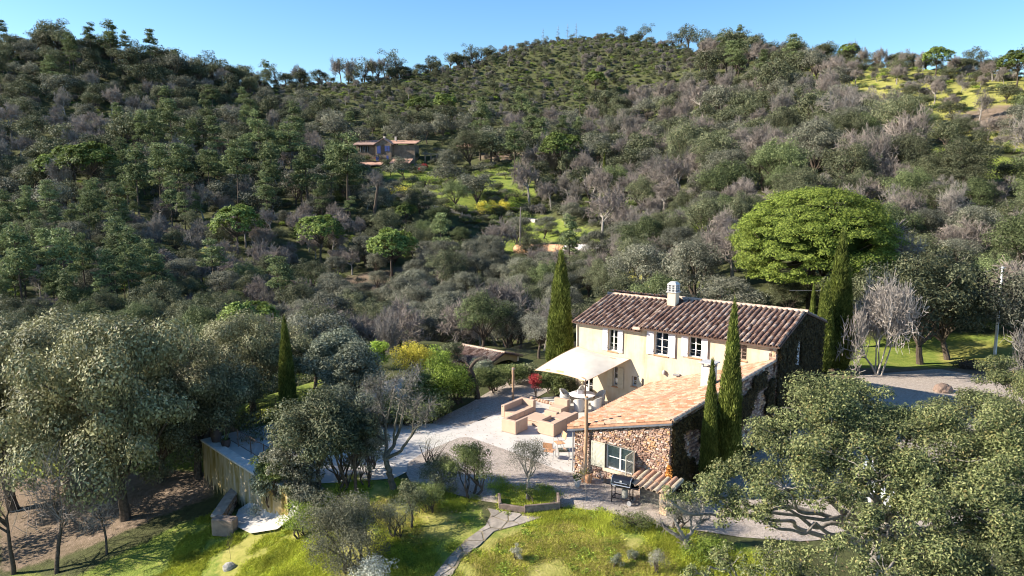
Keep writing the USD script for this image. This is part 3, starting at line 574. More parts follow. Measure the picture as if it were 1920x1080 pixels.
# trees that the picture shows one by one: (kind, name, x, y of the foot, y of the top, label, category, group)
HAND = [
 ('umbrella_pine_0', 'umbrella_pine', 447, 492, 386, 'dark-trunked umbrella pine with wide flat crown standing alone on the left slope'),
 ('umbrella_pine_1', 'umbrella_pine', 603, 500, 404, 'umbrella pine beside the leaning dead trunk, left of a smaller round-topped one'),
 ('umbrella_pine_0', 'umbrella_pine', 735, 532, 430, 'slender round-topped umbrella pine on the bare bank above the valley track'),
 ('umbrella_pine_1', 'umbrella_pine', 100, 368, 290, 'leftmost of the three umbrella pines in the clearing at the far left'),
 ('umbrella_pine_0', 'umbrella_pine', 141, 366, 274, 'middle umbrella pine of three in the clearing at the far left'),
 ('umbrella_pine_0', 'umbrella_pine', 176, 376, 268, 'tallest and rightmost umbrella pine of three at the far left clearing'),
 ('umbrella_pine_1', 'umbrella_pine', 836, 226, 176, 'small umbrella pine on the hillside above the distant house'),
 ('umbrella_pine_1', 'umbrella_pine', 785, 232, 180, 'greyish umbrella pine on the hillside, left neighbour above the distant house'),
 ('umbrella_pine_0', 'umbrella_pine', 1116, 182, 134, 'bright double-crowned umbrella pine amid the woods below the hilltop'),
 ('umbrella_pine_1', 'umbrella_pine', 1590, 128, 82, 'dense umbrella pine on the right skyline under a taller bare tree'),
 ('umbrella_pine_0', 'umbrella_pine', 1754, 148, 88, 'large dark umbrella pine on the right skyline above the grassy slope'),
 ('umbrella_pine_1', 'umbrella_pine', 1905, 166, 94, 'umbrella pine at the right edge of the picture on the skyline'),
 ('umbrella_pine_1', 'umbrella_pine', 1050, 340, 250, 'big rounded umbrella pine right of the distant house terraces'),
 ('umbrella_pine_0', 'umbrella_pine', 762, 430, 382, 'low spreading umbrella pine below the yellow bush on the far slope'),
 ('umbrella_pine_1', 'umbrella_pine', 470, 690, 566, 'bright green umbrella pine behind the oaks left of the dark cypress'),
 ('pine_0', 'pine_tree', 262, 422, 268, 'tall pale-green pine, leftmost of the row on the left slope'),
 ('pine_1', 'pine_tree', 343, 418, 272, 'second tall pine of the row on the left slope'),
 ('pine_2', 'pine_tree', 448, 408, 262, 'third tall pine of the row, over the lone umbrella pine'),
 ('pine_0', 'pine_tree', 512, 412, 268, 'tall pine in the middle of the row on the left slope'),
 ('pine_1', 'pine_tree', 578, 410, 276, 'tall thin pine with a bare stem near the right end of the row'),
 ('pine_2', 'pine_tree', 653, 416, 252, 'tallest pine with long bare trunk just below the distant house'),
 ('pine_1', 'pine_tree', 622, 408, 282, 'pine close left of the tallest one below the distant house'),
 ('pine_2', 'pine_tree', 965, 342, 232, 'pine with a clean trunk on the grass right of the distant house'),
 ('pine_0', 'pine_tree', 998, 300, 190, 'pointed pine rising from the woods right of the distant house'),
 ('pine_0', 'pine_tree', 46, 606, 418, 'tall pine at the left edge of the valley'),
 ('pine_1', 'pine_tree', 127, 604, 432, 'feathery pine in the left part of the valley'),
 ('pine_2', 'pine_tree', 165, 590, 440, 'pine with yellowish needles next to the feathery one in the valley'),
 ('pine_0', 'pine_tree', 252, 580, 424, 'isolated pine in front of the pink bare patch on the left slope'),
 ('pine_1', 'pine_tree', 215, 600, 470, 'short pine between two taller ones in the left valley'),
 ('bare_tree_0', 'bare_tree', 1128, 458, 352, 'large dark leafless tree right of the green field', 'tree'),
 ('bare_tree_2', 'bare_tree', 943, 492, 412, 'leafless tree at the left end of the rusty pipe', 'tree'),
 ('bare_tree_1', 'bare_tree', 700, 372, 318, 'grey leafless tree beside the lane under the distant house', 'tree'),
 ('bare_tree_0', 'bare_tree', 1060, 420, 368, 'grey leafless thicket tree behind the green field', 'tree'),
 ('bare_tree_2', 'bare_tree', 1675, 232, 165, 'rounded leafless tree standing alone on the grassy right slope', 'tree'),
 ('bare_tree_1', 'bare_tree', 1836, 226, 168, 'pale leafless tree alone on the sunny grass at upper right', 'tree'),
 ('oak_1', 'oak_tree', 1782, 292, 222, 'dark oak with forked trunk on the grassy right slope', 'tree'),
 ('oak_2', 'oak_tree', 1890, 362, 296, 'dark rounded oak at the right edge above the wood', 'tree'),
 ('near_oak_2', 'oak_tree', 855, 392, 336, 'round dark evergreen on the bright green slope', 'tree'),
 ('near_oak_0', 'oak_tree', 885, 318, 240, 'broad dark oak in front of the distant house', 'tree'),
 ('grey_oak_0', 'oak_tree', 694, 352, 314, 'grey-green olive below the distant house lane', 'tree'),
 ('near_oak_0', 'oak_tree', 1000, 505, 440, 'evergreen oak left of the utility pole', 'tree'),
 ('near_oak_1', 'oak_tree', 895, 520, 448, 'evergreen oak in the valley behind the white dead fir', 'tree'),
 ('near_oak_1', 'oak_tree', 1205, 580, 452, 'tan and green sunlit oak directly behind the farmhouse roof', 'tree'),
 ('near_oak_1', 'oak_tree', 1270, 572, 480, 'oak behind the chimney of the farmhouse', 'tree'),
 ('near_oak_0', 'oak_tree', 1135, 565, 500, 'dark oak left of the sunlit one behind the farmhouse', 'tree'),
 ('near_oak_2', 'oak_tree', 905, 655, 545, 'dark green oak behind the small tiled building', 'tree'),
 ('near_oak_2', 'oak_tree', 960, 650, 560, 'oak between the small building and the tall left cypress', 'tree'),
 ('near_oak_0', 'oak_tree', 1475, 600, 520, 'dark oak under the big umbrella pine', 'tree'),
 ('near_oak_1', 'oak_tree', 1400, 590, 535, 'low sunlit bush oak behind the roof ridge', 'tree'),
 ('near_oak_0', 'oak_tree', 1725, 682, 470, 'oak with leaning dark trunk on the right lawn', 'tree'),
 ('near_oak_0', 'oak_tree', 1778, 674, 480, 'oak with thick upright dark trunk on the right lawn', 'tree'),
 ('bare_tree_0', 'bare_tree', 1690, 590, 412, 'tall leafless tree behind the right lawn', 'tree'),
 ('bare_tree_2', 'bare_tree', 1935, 640, 470, 'leafless tree at the right edge behind the white pole', 'tree'),
]
# ridge trees against the sky
RIDGE = [(12, 100, 62), (60, 104, 48), (110, 104, 52), (118, 108, 54), (168, 108, 64), (208, 116, 78), (222, 118, 84), (246, 122, 84), (262, 122, 86), (286, 130, 90), (306, 130, 96), (320, 134, 96), (345, 140, 108), (372, 142, 100), (400, 150, 112), (418, 152, 118), (436, 154, 128), (460, 158, 130), (486, 160, 134), (528, 164, 126), (612, 158, 140), (652, 154, 110), (684, 156, 116), (712, 154, 122),
         (740, 152, 118), (757, 144, 98), (806, 138, 104), (842, 132, 104), (890, 122, 92), (906, 112, 88), (915, 110, 86), (1196, 86, 58), (1172, 84, 62), (1258, 90, 64), (1272, 90, 54), (1290, 92, 50), (1312, 94, 52), (1340, 98, 52), (1366, 100, 70), (1404, 106, 64), (1462, 108, 68), (1502, 110, 70), (1546, 114, 84), (1652, 122, 94), (1662, 120, 104), (1815, 130, 88), (1850, 132, 98), (1872, 134, 100)]
RIDGE_BARE = [(640, 156, 112), (665, 156, 112), (700, 156, 116), (722, 156, 118), (1018, 92, 56), (1046, 90, 54), (1064, 88, 52), (1080, 86, 50), (1430, 106, 78), (1588, 112, 70), (1618, 118, 84), (1710, 124, 100), (1650, 122, 92), (486, 160, 132), (560, 164, 130), (1610, 120, 90)]
HEIGHT0 = dict(umbrella_pine=9.5, pine_tree=12.0, bare_tree=7.0, oak_tree=7.2)
def place_px(kind, name, x, y, ytop, label, cat='tree', group=None, h0=None, width=1.0, D=None):
    if D == 'crest':          # the highest-looking ground of this column
        d = ray(x, y)[:2]; q = d / np.linalg.norm(d) * np.geomspace(90, 470, 260)[:, None]; zz = height(q)
        k = int(np.argmax((zz - CAM_H) / np.hypot(*q.T))); g = np.array([*q[max(k - 1, 0)], zz[max(k - 1, 0)]]); hgt = (y - ytop) / FPX * g[1]
    else:
        g = ground_at(x, y); hgt = max(aty(x, ytop, g[1])[2] - g[2], .8)
    s = hgt / h0
    RESERVED.append((g[0], g[1], 2.2 * s))
    plant(kind, name, label, cat, g, rng.uniform(0, 360), (s * width, s * width, s), group); return g, s
for h in HAND:
    k, nm, x, y, yt, lab = h[:6]; place_px(k, nm, x, y, yt, lab, 'pine' if 'pine' in nm else 'tree', None, HEIGHT0[nm])
for i, (x, y, yt) in enumerate(RIDGE):
    side = 'left ridge' if x < 600 else 'saddle between the hills' if x < 930 else 'right skyline'
    place_px(f'ridge_oak_{i % 3}', 'ridge_oak', x, y + 4, yt, f'thin see-through oak against the sky on the {side}', 'tree', f'oaks on the {side}', 8.0, 1.15, 'crest')
for i, (x, y, yt) in enumerate(RIDGE_BARE):
    summit = 1000 < x < 1100
    place_px('dead_conifer' if summit else f'bare_tree_{i % 3}', 'dead_conifer' if summit else 'bare_ridge_tree', x, y + 4, yt + (8 if summit else 0), 'thin dead conifer on the bald hilltop' if summit else 'leafless burnt tree against the sky on the ridge', 'tree', 'dead conifers on the hilltop' if summit else 'leafless trees on the ridge', 8.0 if summit else 7.0, 1.0 if summit else .8, 'crest')
rr_ = np.random.default_rng(3)
for i, x in enumerate(np.r_[rr_.uniform(-20, 470, 46), rr_.uniform(470, 930, 26), rr_.uniform(930, 1180, 10), rr_.uniform(1180, 1930, 44)]):
    ys = np.interp(x, [q[0] for q in SKYL], [q[1] for q in SKYL]); h_ = rr_.uniform(12, 30) * (.55 if 930 < x < 1180 else 1.0); side = 'left ridge' if x < 480 else 'saddle between the hills' if x < 930 else 'right skyline'
    place_px(f'oak_{i % 4}' if h_ > 16 else f'grey_oak_{i % 3}', 'crest_oak', x, ys, ys - h_, f'low bushy oak in the fringe along the {side}', 'tree', f'bushy oaks along the {side}', 7.0, 1.25, 'crest')
res = np.array(RESERVED); resd = cKDTree(res[:, :2])
order = rng.permutation(len(pts)); picks = []; pk_xy = []
cell = {}
def free(p, r):
    cx, cy = int(p[0] // 8), int(p[1] // 8)
    for i in (-1, 0, 1):
        for j in (-1, 0, 1):
            for q in cell.get((cx + i, cy + j), ()):
                if (q[0] - p[0]) ** 2 + (q[1] - p[1]) ** 2 < ((r + q[2]) * .5) ** 2: return False
    return True
def occupy(p, r): cell.setdefault((int(p[0] // 8), int(p[1] // 8)), []).append((p[0], p[1], r))
for q in res: occupy(q, q[2] * 1.1)
clear_u = shapely.union_all(CLEAR); shapely.prepare(clear_u)
inclear = shapely.contains_xy(clear_u, x_, y_)
flags = {k: shapely.contains_xy(p, x_, y_) for k, p in dict(sparse=SPARSE, shrubby=SHRUBBY, pines=PINES, pines2=PINES2, pines3=PINES3, bare=BARE, bare2=BARE2, bare3=BARE3, bare4=BARE4, bare5=BARE5, valley=VALLEY).items()}
lowzone = shapely.contains_xy(shapely.union_all([P((840, 385), (1160, 400), (1170, 500), (960, 520), (840, 440)), P((640, 320), (900, 300), (900, 400), (760, 420), (660, 380))]), x_, y_)
patch = meshkit.noise(np.c_[pts / 22.0, np.zeros(len(pts))], 5); patch2 = meshkit.noise(np.c_[pts / 14.0, np.ones(len(pts))], 8)
for i in order:
    p = pts[i]; D = math.hypot(*p)
    if inclear[i] and (rng.random() < .72 or not (560 < x_[i] < 1200)): continue
    u = rng.random(); w = patch[i]; w2 = patch2[i]
    if flags['sparse'][i]:
        if u < .80: continue
        kind = 'scrub' if rng.random() < .72 else 'oak' if rng.random() < .6 else 'bare'
    elif flags['shrubby'][i]:
        kind = 'scrub' if u < .80 else 'oak' if u < .90 else 'bare' if u < .95 else 'ridge'
    elif flags['bare'][i]: kind = 'bare' if u + (w - .5) * 1.3 < .46 else 'oak' if u < .8 else 'grey'
    elif flags['bare2'][i] or flags['bare4'][i] or flags['bare5'][i]: kind = 'bare' if u + (w - .5) < .32 else 'grey' if u < .58 else 'scrub' if u < .74 else 'oak'
    elif flags['bare3'][i]: kind = 'bare' if u + (w - .5) < .4 else 'grey' if u < .65 else 'oak'
    elif flags['pines'][i] or flags['pines2'][i]: kind = 'pine' if u < .34 else 'oak' if u < .62 else 'grey' if u < .8 else 'bare'
    elif flags['pines3'][i]: kind = 'pine' if u < .16 else 'oak' if u < .62 else 'grey' if u < .92 else 'bare'
    else: kind = 'oak' if u + (w - .5) * .8 < .46 else 'grey' if u < .68 else 'bare' if u + (w2 - .5) * .5 < .83 else 'scrub' if u < .93 else 'pine'
    if D < 100 and kind == 'pine': kind = 'oak'
    if D < 62: kind = 'scrub' if u < .7 else 'grey'
    if lowzone[i]: kind = 'scrub'
    if inclear[i]: kind = 'scrub' if rng.random() < .8 else 'grey'
    small = flags['valley'][i] or flags['shrubby'][i]
    s = (rng.uniform(.62, 1.15) if small else rng.uniform(.8, 1.2) + .5 * rng.random() ** 3) * (.85 if small else 1.12)
    if D < 120: s = min(s, rng.uniform(.7, 1.05))
    if flags['sparse'][i]: s = min(s, rng.uniform(.5, .85))
    if flags['shrubby'][i] and kind != 'scrub': s *= .72
    r = {'oak': 4.6, 'grey': 4.7, 'bare': 4.2, 'pine': 4.0, 'ridge': 4.2, 'scrub': 2.4}[kind] * s * (1.0 + .15 * (D > 250))
    if not free(p, r): continue
    occupy(p, r); picks.append((kind, i, s, D))
names = dict(oak='evergreen_oak', grey='grey_green_oak', bare='leafless_tree', pine='woodland_pine', ridge='ridge_oak', scrub='scrub_bush')
LAB = dict(oak='dark evergreen oak {}', grey='grey-green oak {}', bare='leafless mauve-grey tree {}', pine='pine tree {}', ridge='thin cork oak {}', scrub='rounded scrub bush {}')
GRP = dict(oak='evergreen oaks {}', grey='grey-green oaks {}', bare='leafless trees {}', pine='pines {}', ridge='cork oaks {}', scrub='scrub bushes {}')
MARKS = [(120, 250, 'above the three umbrella pines at far left'), (60, 130, 'high on the left hill, at the picture edge'), (260, 150, 'just below the left ridge'), (400, 220, 'below the right end of the left ridge'), (330, 250, 'above the row of tall pines'), (420, 350, 'between the tall pines of the left slope'),
         (560, 210, 'under the saddle between the hills'), (560, 330, 'left of the distant house'), (720, 230, 'on the slope above the distant house'), (880, 200, 'on the middle slope, right above the distant house'), (840, 150, 'left flank of the hilltop'), (1040, 130, 'just below the bald hilltop'), (1180, 150, 'right flank of the hilltop'),
         (1000, 260, 'right of the distant house and its oak'), (1100, 230, 'below the double-crowned umbrella pine'), (1120, 330, 'around the far needle-thin cypress'), (1300, 120, 'under the right skyline oaks'), (1420, 160, 'upper right wood below the skyline'), (1300, 240, 'in the middle of the right hillside'), (1450, 270, 'above the great umbrella pine'), (1600, 260, 'at the edge of the grassy right slope'), (1780, 200, 'on the grassy right slope'), (1700, 380, 'right of the great umbrella pine'), (1860, 440, 'at the right edge above the lawn'),
         (1260, 380, 'left of the great umbrella pine'), (1330, 480, 'between the farmhouse roof and the great pine'), (1200, 470, 'behind the left half of the farmhouse roof'), (1050, 420, 'around the green field and the rusty pipe'), (800, 400, 'along the hillside lane'), (700, 460, 'around the two bushy umbrella pines'), (550, 440, 'right of the lone umbrella pine'), (350, 430, 'around the pink bare patch'), (120, 430, 'in front of the three umbrella pines'), (100, 540, 'among the left valley pines'), (300, 540, 'in the left valley, right of its pines'), (500, 560, 'in the valley below the lone umbrella pine'), (700, 560, 'beside the valley track'), (860, 520, 'around the white dead fir'),
         (980, 540, 'in the valley left of the tall left cypress'), (850, 620, 'behind the small tiled building'), (640, 630, 'on the valley side above the terrace'), (150, 640, 'behind the silvery oaks at the left'), (420, 640, 'behind the slim cypress'), (1650, 560, 'behind the cypress cluster and bare fig'), (1000, 650, 'beside the tall left cypress')]
_mk = cKDTree([(m[0], m[1] * 1.3) for m in MARKS])
def zone_name(x, y): return MARKS[_mk.query((x, y * 1.3))[1]][2]
def kind_of(k, i, D):
    if k == 'oak': return f'near_oak_{(0, 0, 2)[i % 3]}' if D < 175 else f'oak_{i % 4}'
    if k == 'grey': return 'near_oak_1' if D < 175 else f'grey_oak_{i % 3}'
    return {'bare': f'bare_tree_{i % 3}', 'pine': f'pine_{i % 3}', 'ridge': f'ridge_oak_{i % 3}', 'scrub': f'scrub_{i % 3}'}[k]
count = {}; rest = {}
for k, i, s, D in sorted(picks, key=lambda q: q[3] / q[2]):
    n = count.get(k, 0); count[k] = n + 1
    g = P3[i] - [0, 0, .1]
    sc = (s * rng.uniform(.9, 1.2), s * rng.uniform(.9, 1.2), s * rng.uniform(.85, 1.2)); rz = rng.uniform(0, 360)
    lim = {'oak': 230, 'grey': 150, 'bare': 230, 'pine': 110, 'ridge': 30, 'scrub': 130}[k]
    if n < lim:
        zn = zone_name(x_[i], y_[i])
        plant(kind_of(k, i, D), names[k], (('tall ' if s > .95 else 'small ' if s < .7 else '') + LAB[k].format(zn)), 'bush' if k == 'scrub' else 'tree', g, rz, sc, (('tall ' if s > .95 else 'small ' if s < .7 else '') + GRP[k].format(zn)))
    else: rest.setdefault(k, []).append((kind_of(k, i, D), g, math.radians(rz), sc))
allrest = [r for v in rest.values() for r in v]
if allrest:
    ks = sorted({r[0] for r in allrest})
    scatter('far_wood', ks, [ks.index(r[0]) for r in allrest], [r[1] for r in allrest], [r[2] for r in allrest], np.array([r[3] for r in allrest]), label='far-off close wood of evergreen and leafless trees covering the hills', cat='wood')
# undergrowth between the trees
M = 7000
sel = rng.choice(len(pts), min(M * 3, len(pts)), replace=False); sel = sel[~inclear[sel] | (rng.random(len(sel)) < .12)][:M]
D = np.hypot(pts[sel, 0], pts[sel, 1]); w = rng.choice(5, len(sel), p=[.28, .24, .2, .12, .16])
scatter('undergrowth', ['scrub_0', 'scrub_1', 'scrub_2', 'bright_scrub', 'bare_scrub'], w, P3[sel] - [0, 0, .1], rng.uniform(0, 6.28, len(sel)), rng.uniform(.35, .95, len(sel)) * np.clip(D / 110, .75, 1.3), label='low mixed undergrowth of scrub between the trees on the slopes', cat='undergrowth')
print('forest', {k: v for k, v in count.items()}, 'rest', len(allrest), 'undergrowth', len(sel))

# ------------------------------------------------------------------ materials of the buildings
PLASTER = mat('plaster_yellow', {'geo': ('geometry', {}), 'mp': ('mapping', {'scale': (2.2, 2.2, .35)}), 'n': ('noise_texture', {'scale': 1.0, 'detail': 6.0, 'roughness': .65}), 'n2': ('noise_texture', {'scale': .7, 'detail': 5.0, 'roughness': .6}), 'n3': ('noise_texture', {'scale': 45.0, 'detail': 3.0}),
    'r': ('rgb_ramp', {'ramp': [(.28, (.42, .335, .225)), (.45, (.545, .45, .32)), (.62, (.575, .49, .36)), (.8, (.61, .54, .42))]}), 'r2': ('rgb_ramp', {'ramp': [(.32, (.80, .78, .75)), (.55, (1.0, 1.0, 1.0))]}), 'm': ('mix_color', {'blend_type': 'multiply', 'fac': 1.0}), 'b': ('bump', {'distance': .004}), 'p': ('principled_bsdf', {'roughness': .95, 'specular_ior_level': .1})},
    [('geo.position', 'mp.vector'), ('mp.vector', 'n.vector'), ('geo.position', 'n2.vector'), ('geo.position', 'n3.vector'), ('n.fac', 'r.fac'), ('n2.fac', 'r2.fac'), ('r.color', 'm.a'), ('r2.color', 'm.b'), ('m.result', 'p.base_color'), ('n3.fac', 'b.height'), ('b.normal', 'p.normal')], 'p.BSDF')
PLASTER_OCHRE = plain('plaster_ochre', (.40, .29, .14), .95, .1, var=.22, scale=1.6, bump=.006, bscale=40)
PLASTER_PALE = plain('plaster_pale', (.60, .52, .42), .95, .1, var=.15, scale=2.0, bump=.004)
TILE_RAMP = [(0.0, (.145, .082, .060)), (0.25, (.195, .118, .088)), (0.5, (.245, .158, .118)), (0.75, (.30, .205, .158)), (0.9, (.35, .265, .21)), (1.0, (.20, .14, .11))]
TILE = pieces('roof_tile_weathered', TILE_RAMP, .9, .38, 6.0, .012, 45)
TILE_VAR = [plain(f'roof_tile_{i}', c, .9, .15, var=.40, scale=6.0, bump=.008, bscale=45) for i, c in enumerate([(.145, .082, .060), (.195, .118, .088), (.245, .158, .118), (.30, .205, .158), (.35, .265, .21)])]
TILE_WARM = [plain(f'roof_tile_warm_{i}', c, .9, .15, var=.32, scale=5.0, bump=.008, bscale=45) for i, c in enumerate([(.34, .155, .088), (.38, .195, .12), (.41, .235, .155), (.42, .275, .19), (.34, .22, .155)])]
TILE_WARM_P = pieces('roof_tile_warm', [(0, (.34, .155, .088)), (.3, (.38, .195, .12)), (.6, (.41, .235, .155)), (.85, (.42, .275, .19)), (1, (.34, .22, .155))], .9, .35, 5.0, .01, 45)
CHANNEL = plain('tile_channels', (.11, .066, .050), .95, .1, var=.4, scale=5, bump=.01)
CHANNEL_WARM = plain('tile_channels_warm', (.36, .20, .125), .95, .1, var=.3, scale=3, bump=.01)
RIDGE_T = plain('ridge_mortar_tile', (.46, .33, .25), .9, .15, var=.35, scale=5, bump=.015)
STONE_RAMP = [(0.0, (.13, .075, .055)), (0.2, (.26, .155, .115)), (0.4, (.37, .245, .19)), (0.6, (.45, .325, .265)), (0.75, (.46, .25, .12)), (0.88, (.50, .35, .23)), (1.0, (.54, .47, .43))]
STONE = pieces('wall_stones', STONE_RAMP, .95, .35, 9.0, .02, 40)
MORTAR = plain('wall_mortar', (.20, .155, .125), 1.0, .05, var=.35, scale=6, bump=.03)
WHITE_WOOD = plain('white_paint', (.60, .56, .57), .6, .3, var=.08, scale=5, bump=.002)
CREAM_WOOD = plain('cream_paint', (.50, .45, .34), .65, .3, var=.10, scale=5, bump=.002)
GREY_GREEN = plain('grey_green_paint', (.40, .385, .31), .7, .3, var=.14, scale=9, bump=.003)
FRAME_W = plain('window_frame_white', (.66, .63, .60), .5, .4, var=.08)
FRAME_B = plain('window_frame_brown', (.24, .17, .13), .6, .3, var=.2)
IRON = plain('dark_iron', (.03, .028, .028), .5, .5, var=.2)
ROOM = plain('dark_room', (.05, .042, .036), .9, .1, var=.2)
TERRACOTTA = plain('terracotta', (.46, .24, .13), .85, .2, var=.18, scale=7, bump=.004)
ZINC = plain('zinc', (.42, .41, .40), .45, .5, metal=.6, var=.15)
CONC = plain('chimney_cap_concrete', (.40, .385, .375), .9, .15, var=.14, scale=6)
GLASS = mat('window_glass', {'f': ('fresnel', {'IOR': 1.5}), 't': ('transparent_bsdf', {'color': (.82, .86, .86)}), 'g': ('glossy_bsdf', {'roughness': .02, 'color': (.95, .97, 1)}), 'm': ('mix_closure', {}), 'a': ('math', {'math_type': 'multiply_add', 'value2': .9, 'value3': .05})},
            [('f.fac', 'a.value1'), ('a.value', 'm.fac'), ('t.BSDF', 'm.closure1'), ('g.BSDF', 'm.closure2')], 'm.closure')
BLUE_WOOD = plain('blue_paint', (.06, .11, .34), .6, .3, var=.15)

# ------------------------------------------------------------------ builders
def barrel(L, r0, r1, th=.016, sides=7):
    """one canal tile: an open half pipe along +y from 0 to L, tapering from r0 to r1, with thickness"""
    a = np.linspace(0, np.pi, sides); v = []
    for y, r in ((0, r0), (L, r1)):
        for q in (r, r - th): v += [[math.cos(t) * q, y, math.sin(t) * q * .92] for t in a]
    n = sides; o0, i0, o1, i1 = 0, n, 2 * n, 3 * n; f = []
    for k in range(n - 1):
        f += [[o0 + k, o0 + k + 1, o1 + k + 1, o1 + k], [i0 + k, i1 + k, i1 + k + 1, i0 + k + 1], [o0 + k, i0 + k, i0 + k + 1, o0 + k + 1], [o1 + k, o1 + k + 1, i1 + k + 1, i1 + k]]
    f += [[o0, o1, i1, i0], [o0 + n - 1, i0 + n - 1, i1 + n - 1, o1 + n - 1]]
    return np.array(v), np.array(f)
def tile_roof(parent, part, e0, e1, r0, r1, pitch, expo, tiles, joined, single=300, rad=None, seed=0, near_first=None, skip=lambda q: False):
    """canal tiles laid up the slope from eave e0-e1 to ridge r0-r1 (local coordinates of the thing)"""
    rg = np.random.default_rng(seed); e0, e1, r0, r1 = (np.asarray(q, float) for q in (e0, e1, r0, r1))
    n = max(2, int(round(np.linalg.norm(e1 - e0) / pitch))); rad = rad or pitch * .36; lst = []
    for i in range(n):
        t = (i + .5) / n; a, b = e0 + (e1 - e0) * t, r0 + (r1 - r0) * t; L = np.linalg.norm(b - a); d = (b - a) / L
        w = (e1 - e0) / np.linalg.norm(e1 - e0); nn = np.cross(w, d); nn /= np.linalg.norm(nn); nn = nn if nn[2] > 0 else -nn; w = np.cross(d, nn)
        m = max(1, int(round(L / expo)))
        for j in range(m):
            c = a + d * (L * j / m) + nn * .012
            if skip(c): continue
            R = np.stack([w, d, nn], 1)
            lst.append((c, R, L / m * 1.16, rad * rg.uniform(.93, 1.06), rg.normal(0, .012), rg.normal(0, .018), rg.integers(0, 1000), j))
    key = near_first or (lambda q: q[0][1]); lst.sort(key=key)
    rest = MB(); hm = np.array([[1, 0, 0], [0, 1, 0], [0, 0, 1.0]])
    for q, (c, R, L, r, yaw, sh, k, j) in enumerate(lst):
        v, f = barrel(L, r, r * .86, sides=7); v[:, 2] += np.where(v[:, 1] < 1e-6, .022, .0)
        v[:, 0] += sh + v[:, 1] * yaw; v = v @ R.T + c
        if q < single:
            mm = MB(); mm.add(v, f); mm.build(part, tiles[k % len(tiles)], parent, smooth=50)
        else: rest.add(v, f)
    if rest.n: rest.build(part + '_field', joined, parent, smooth=50, kind='stuff')
def stones(mb, o, w, up, n, width, hgt, top=None, seed=0, row=(.07, .15), wid=(.10, .30), depth=.05, holes=()):
    """a face of rough coursed rubble: o corner, w along, up, n outward; top(s) gives the height at s"""
    rg = np.random.default_rng(seed); z = 0.0; o, w, up, n = (np.asarray(q, float) for q in (o, w, up, n))
    while z < hgt:
        h = rg.uniform(*row); s = -rg.uniform(0, .15)
        while s < width:
            l = rg.uniform(*wid) * (1.0 if rg.random() > .12 else 1.5); a, b = max(s, 0), min(s + l, width); s += l
            lim = min(top(a), top(b)) if top else hgt
            z1 = min(z + h, lim)
            if b - a < .04 or z1 - z < .03: continue
            if any(a < H_[1] and b > H_[0] and z < H_[3] and z1 > H_[2] for H_ in holes): continue
            g = .010; dz = rg.normal(0, .012); d = depth * rg.uniform(.35, 1.25); i_ = min(.022, (b - a) * .22, (z1 - z) * .22)
            q = np.array([[a + g, z + g], [b - g, z + g], [b - g, z1 - g], [a + g, z1 - g]]); q[:, 1] += dz * np.array([1, -1, -1, 1]) * .5
            q += rg.normal(0, .008, (4, 2)); m = q.mean(0); q2 = m + (q - m) * (1 - np.array([2 * i_ / (b - a), 2 * i_ / (z1 - z)]))
            dd = d * rg.uniform(.75, 1.15, 4)
            V = np.vstack([o + w * p[0] + up * p[1] for p in q] + [o + w * p[0] + up * p[1] + n * e for p, e in zip(q2, dd)])
            mb.add(V, [[0, 1, 5, 4], [1, 2, 6, 5], [2, 3, 7, 6], [3, 0, 4, 7], [4, 5, 6, 7]])
        z += h
def wall_with_holes(mb, u0, u1, z0, z1, v0, v1, holes, top=None):
    """a wall slab from v0 to v1 (thickness) with rectangular openings (ua, ub, za, zb)"""
    us = sorted({u0, u1, *[h[0] for h in holes], *[h[1] for h in holes]})
    for a, b in zip(us[:-1], us[1:]):
        hs = sorted([h for h in holes if h[0] <= a + 1e-6 and h[1] >= b - 1e-6], key=lambda h: h[2]); z = z0
        for h in hs:
            if h[2] > z: mb.lohi((a, v0, z), (b, v1, h[2]))
            z = h[3]
        t0, t1 = (top(a), top(b)) if top else (z1, z1)
        if min(t0, t1) > z: mb.add([[a, v0, z], [b, v0, z], [b, v1, z], [a, v1, z], [a, v0, t0], [b, v0, t1], [b, v1, t1], [a, v1, t0]], [[0, 3, 2, 1], [4, 5, 6, 7], [0, 1, 5, 4], [1, 2, 6, 5], [2, 3, 7, 6], [3, 0, 4, 7]])
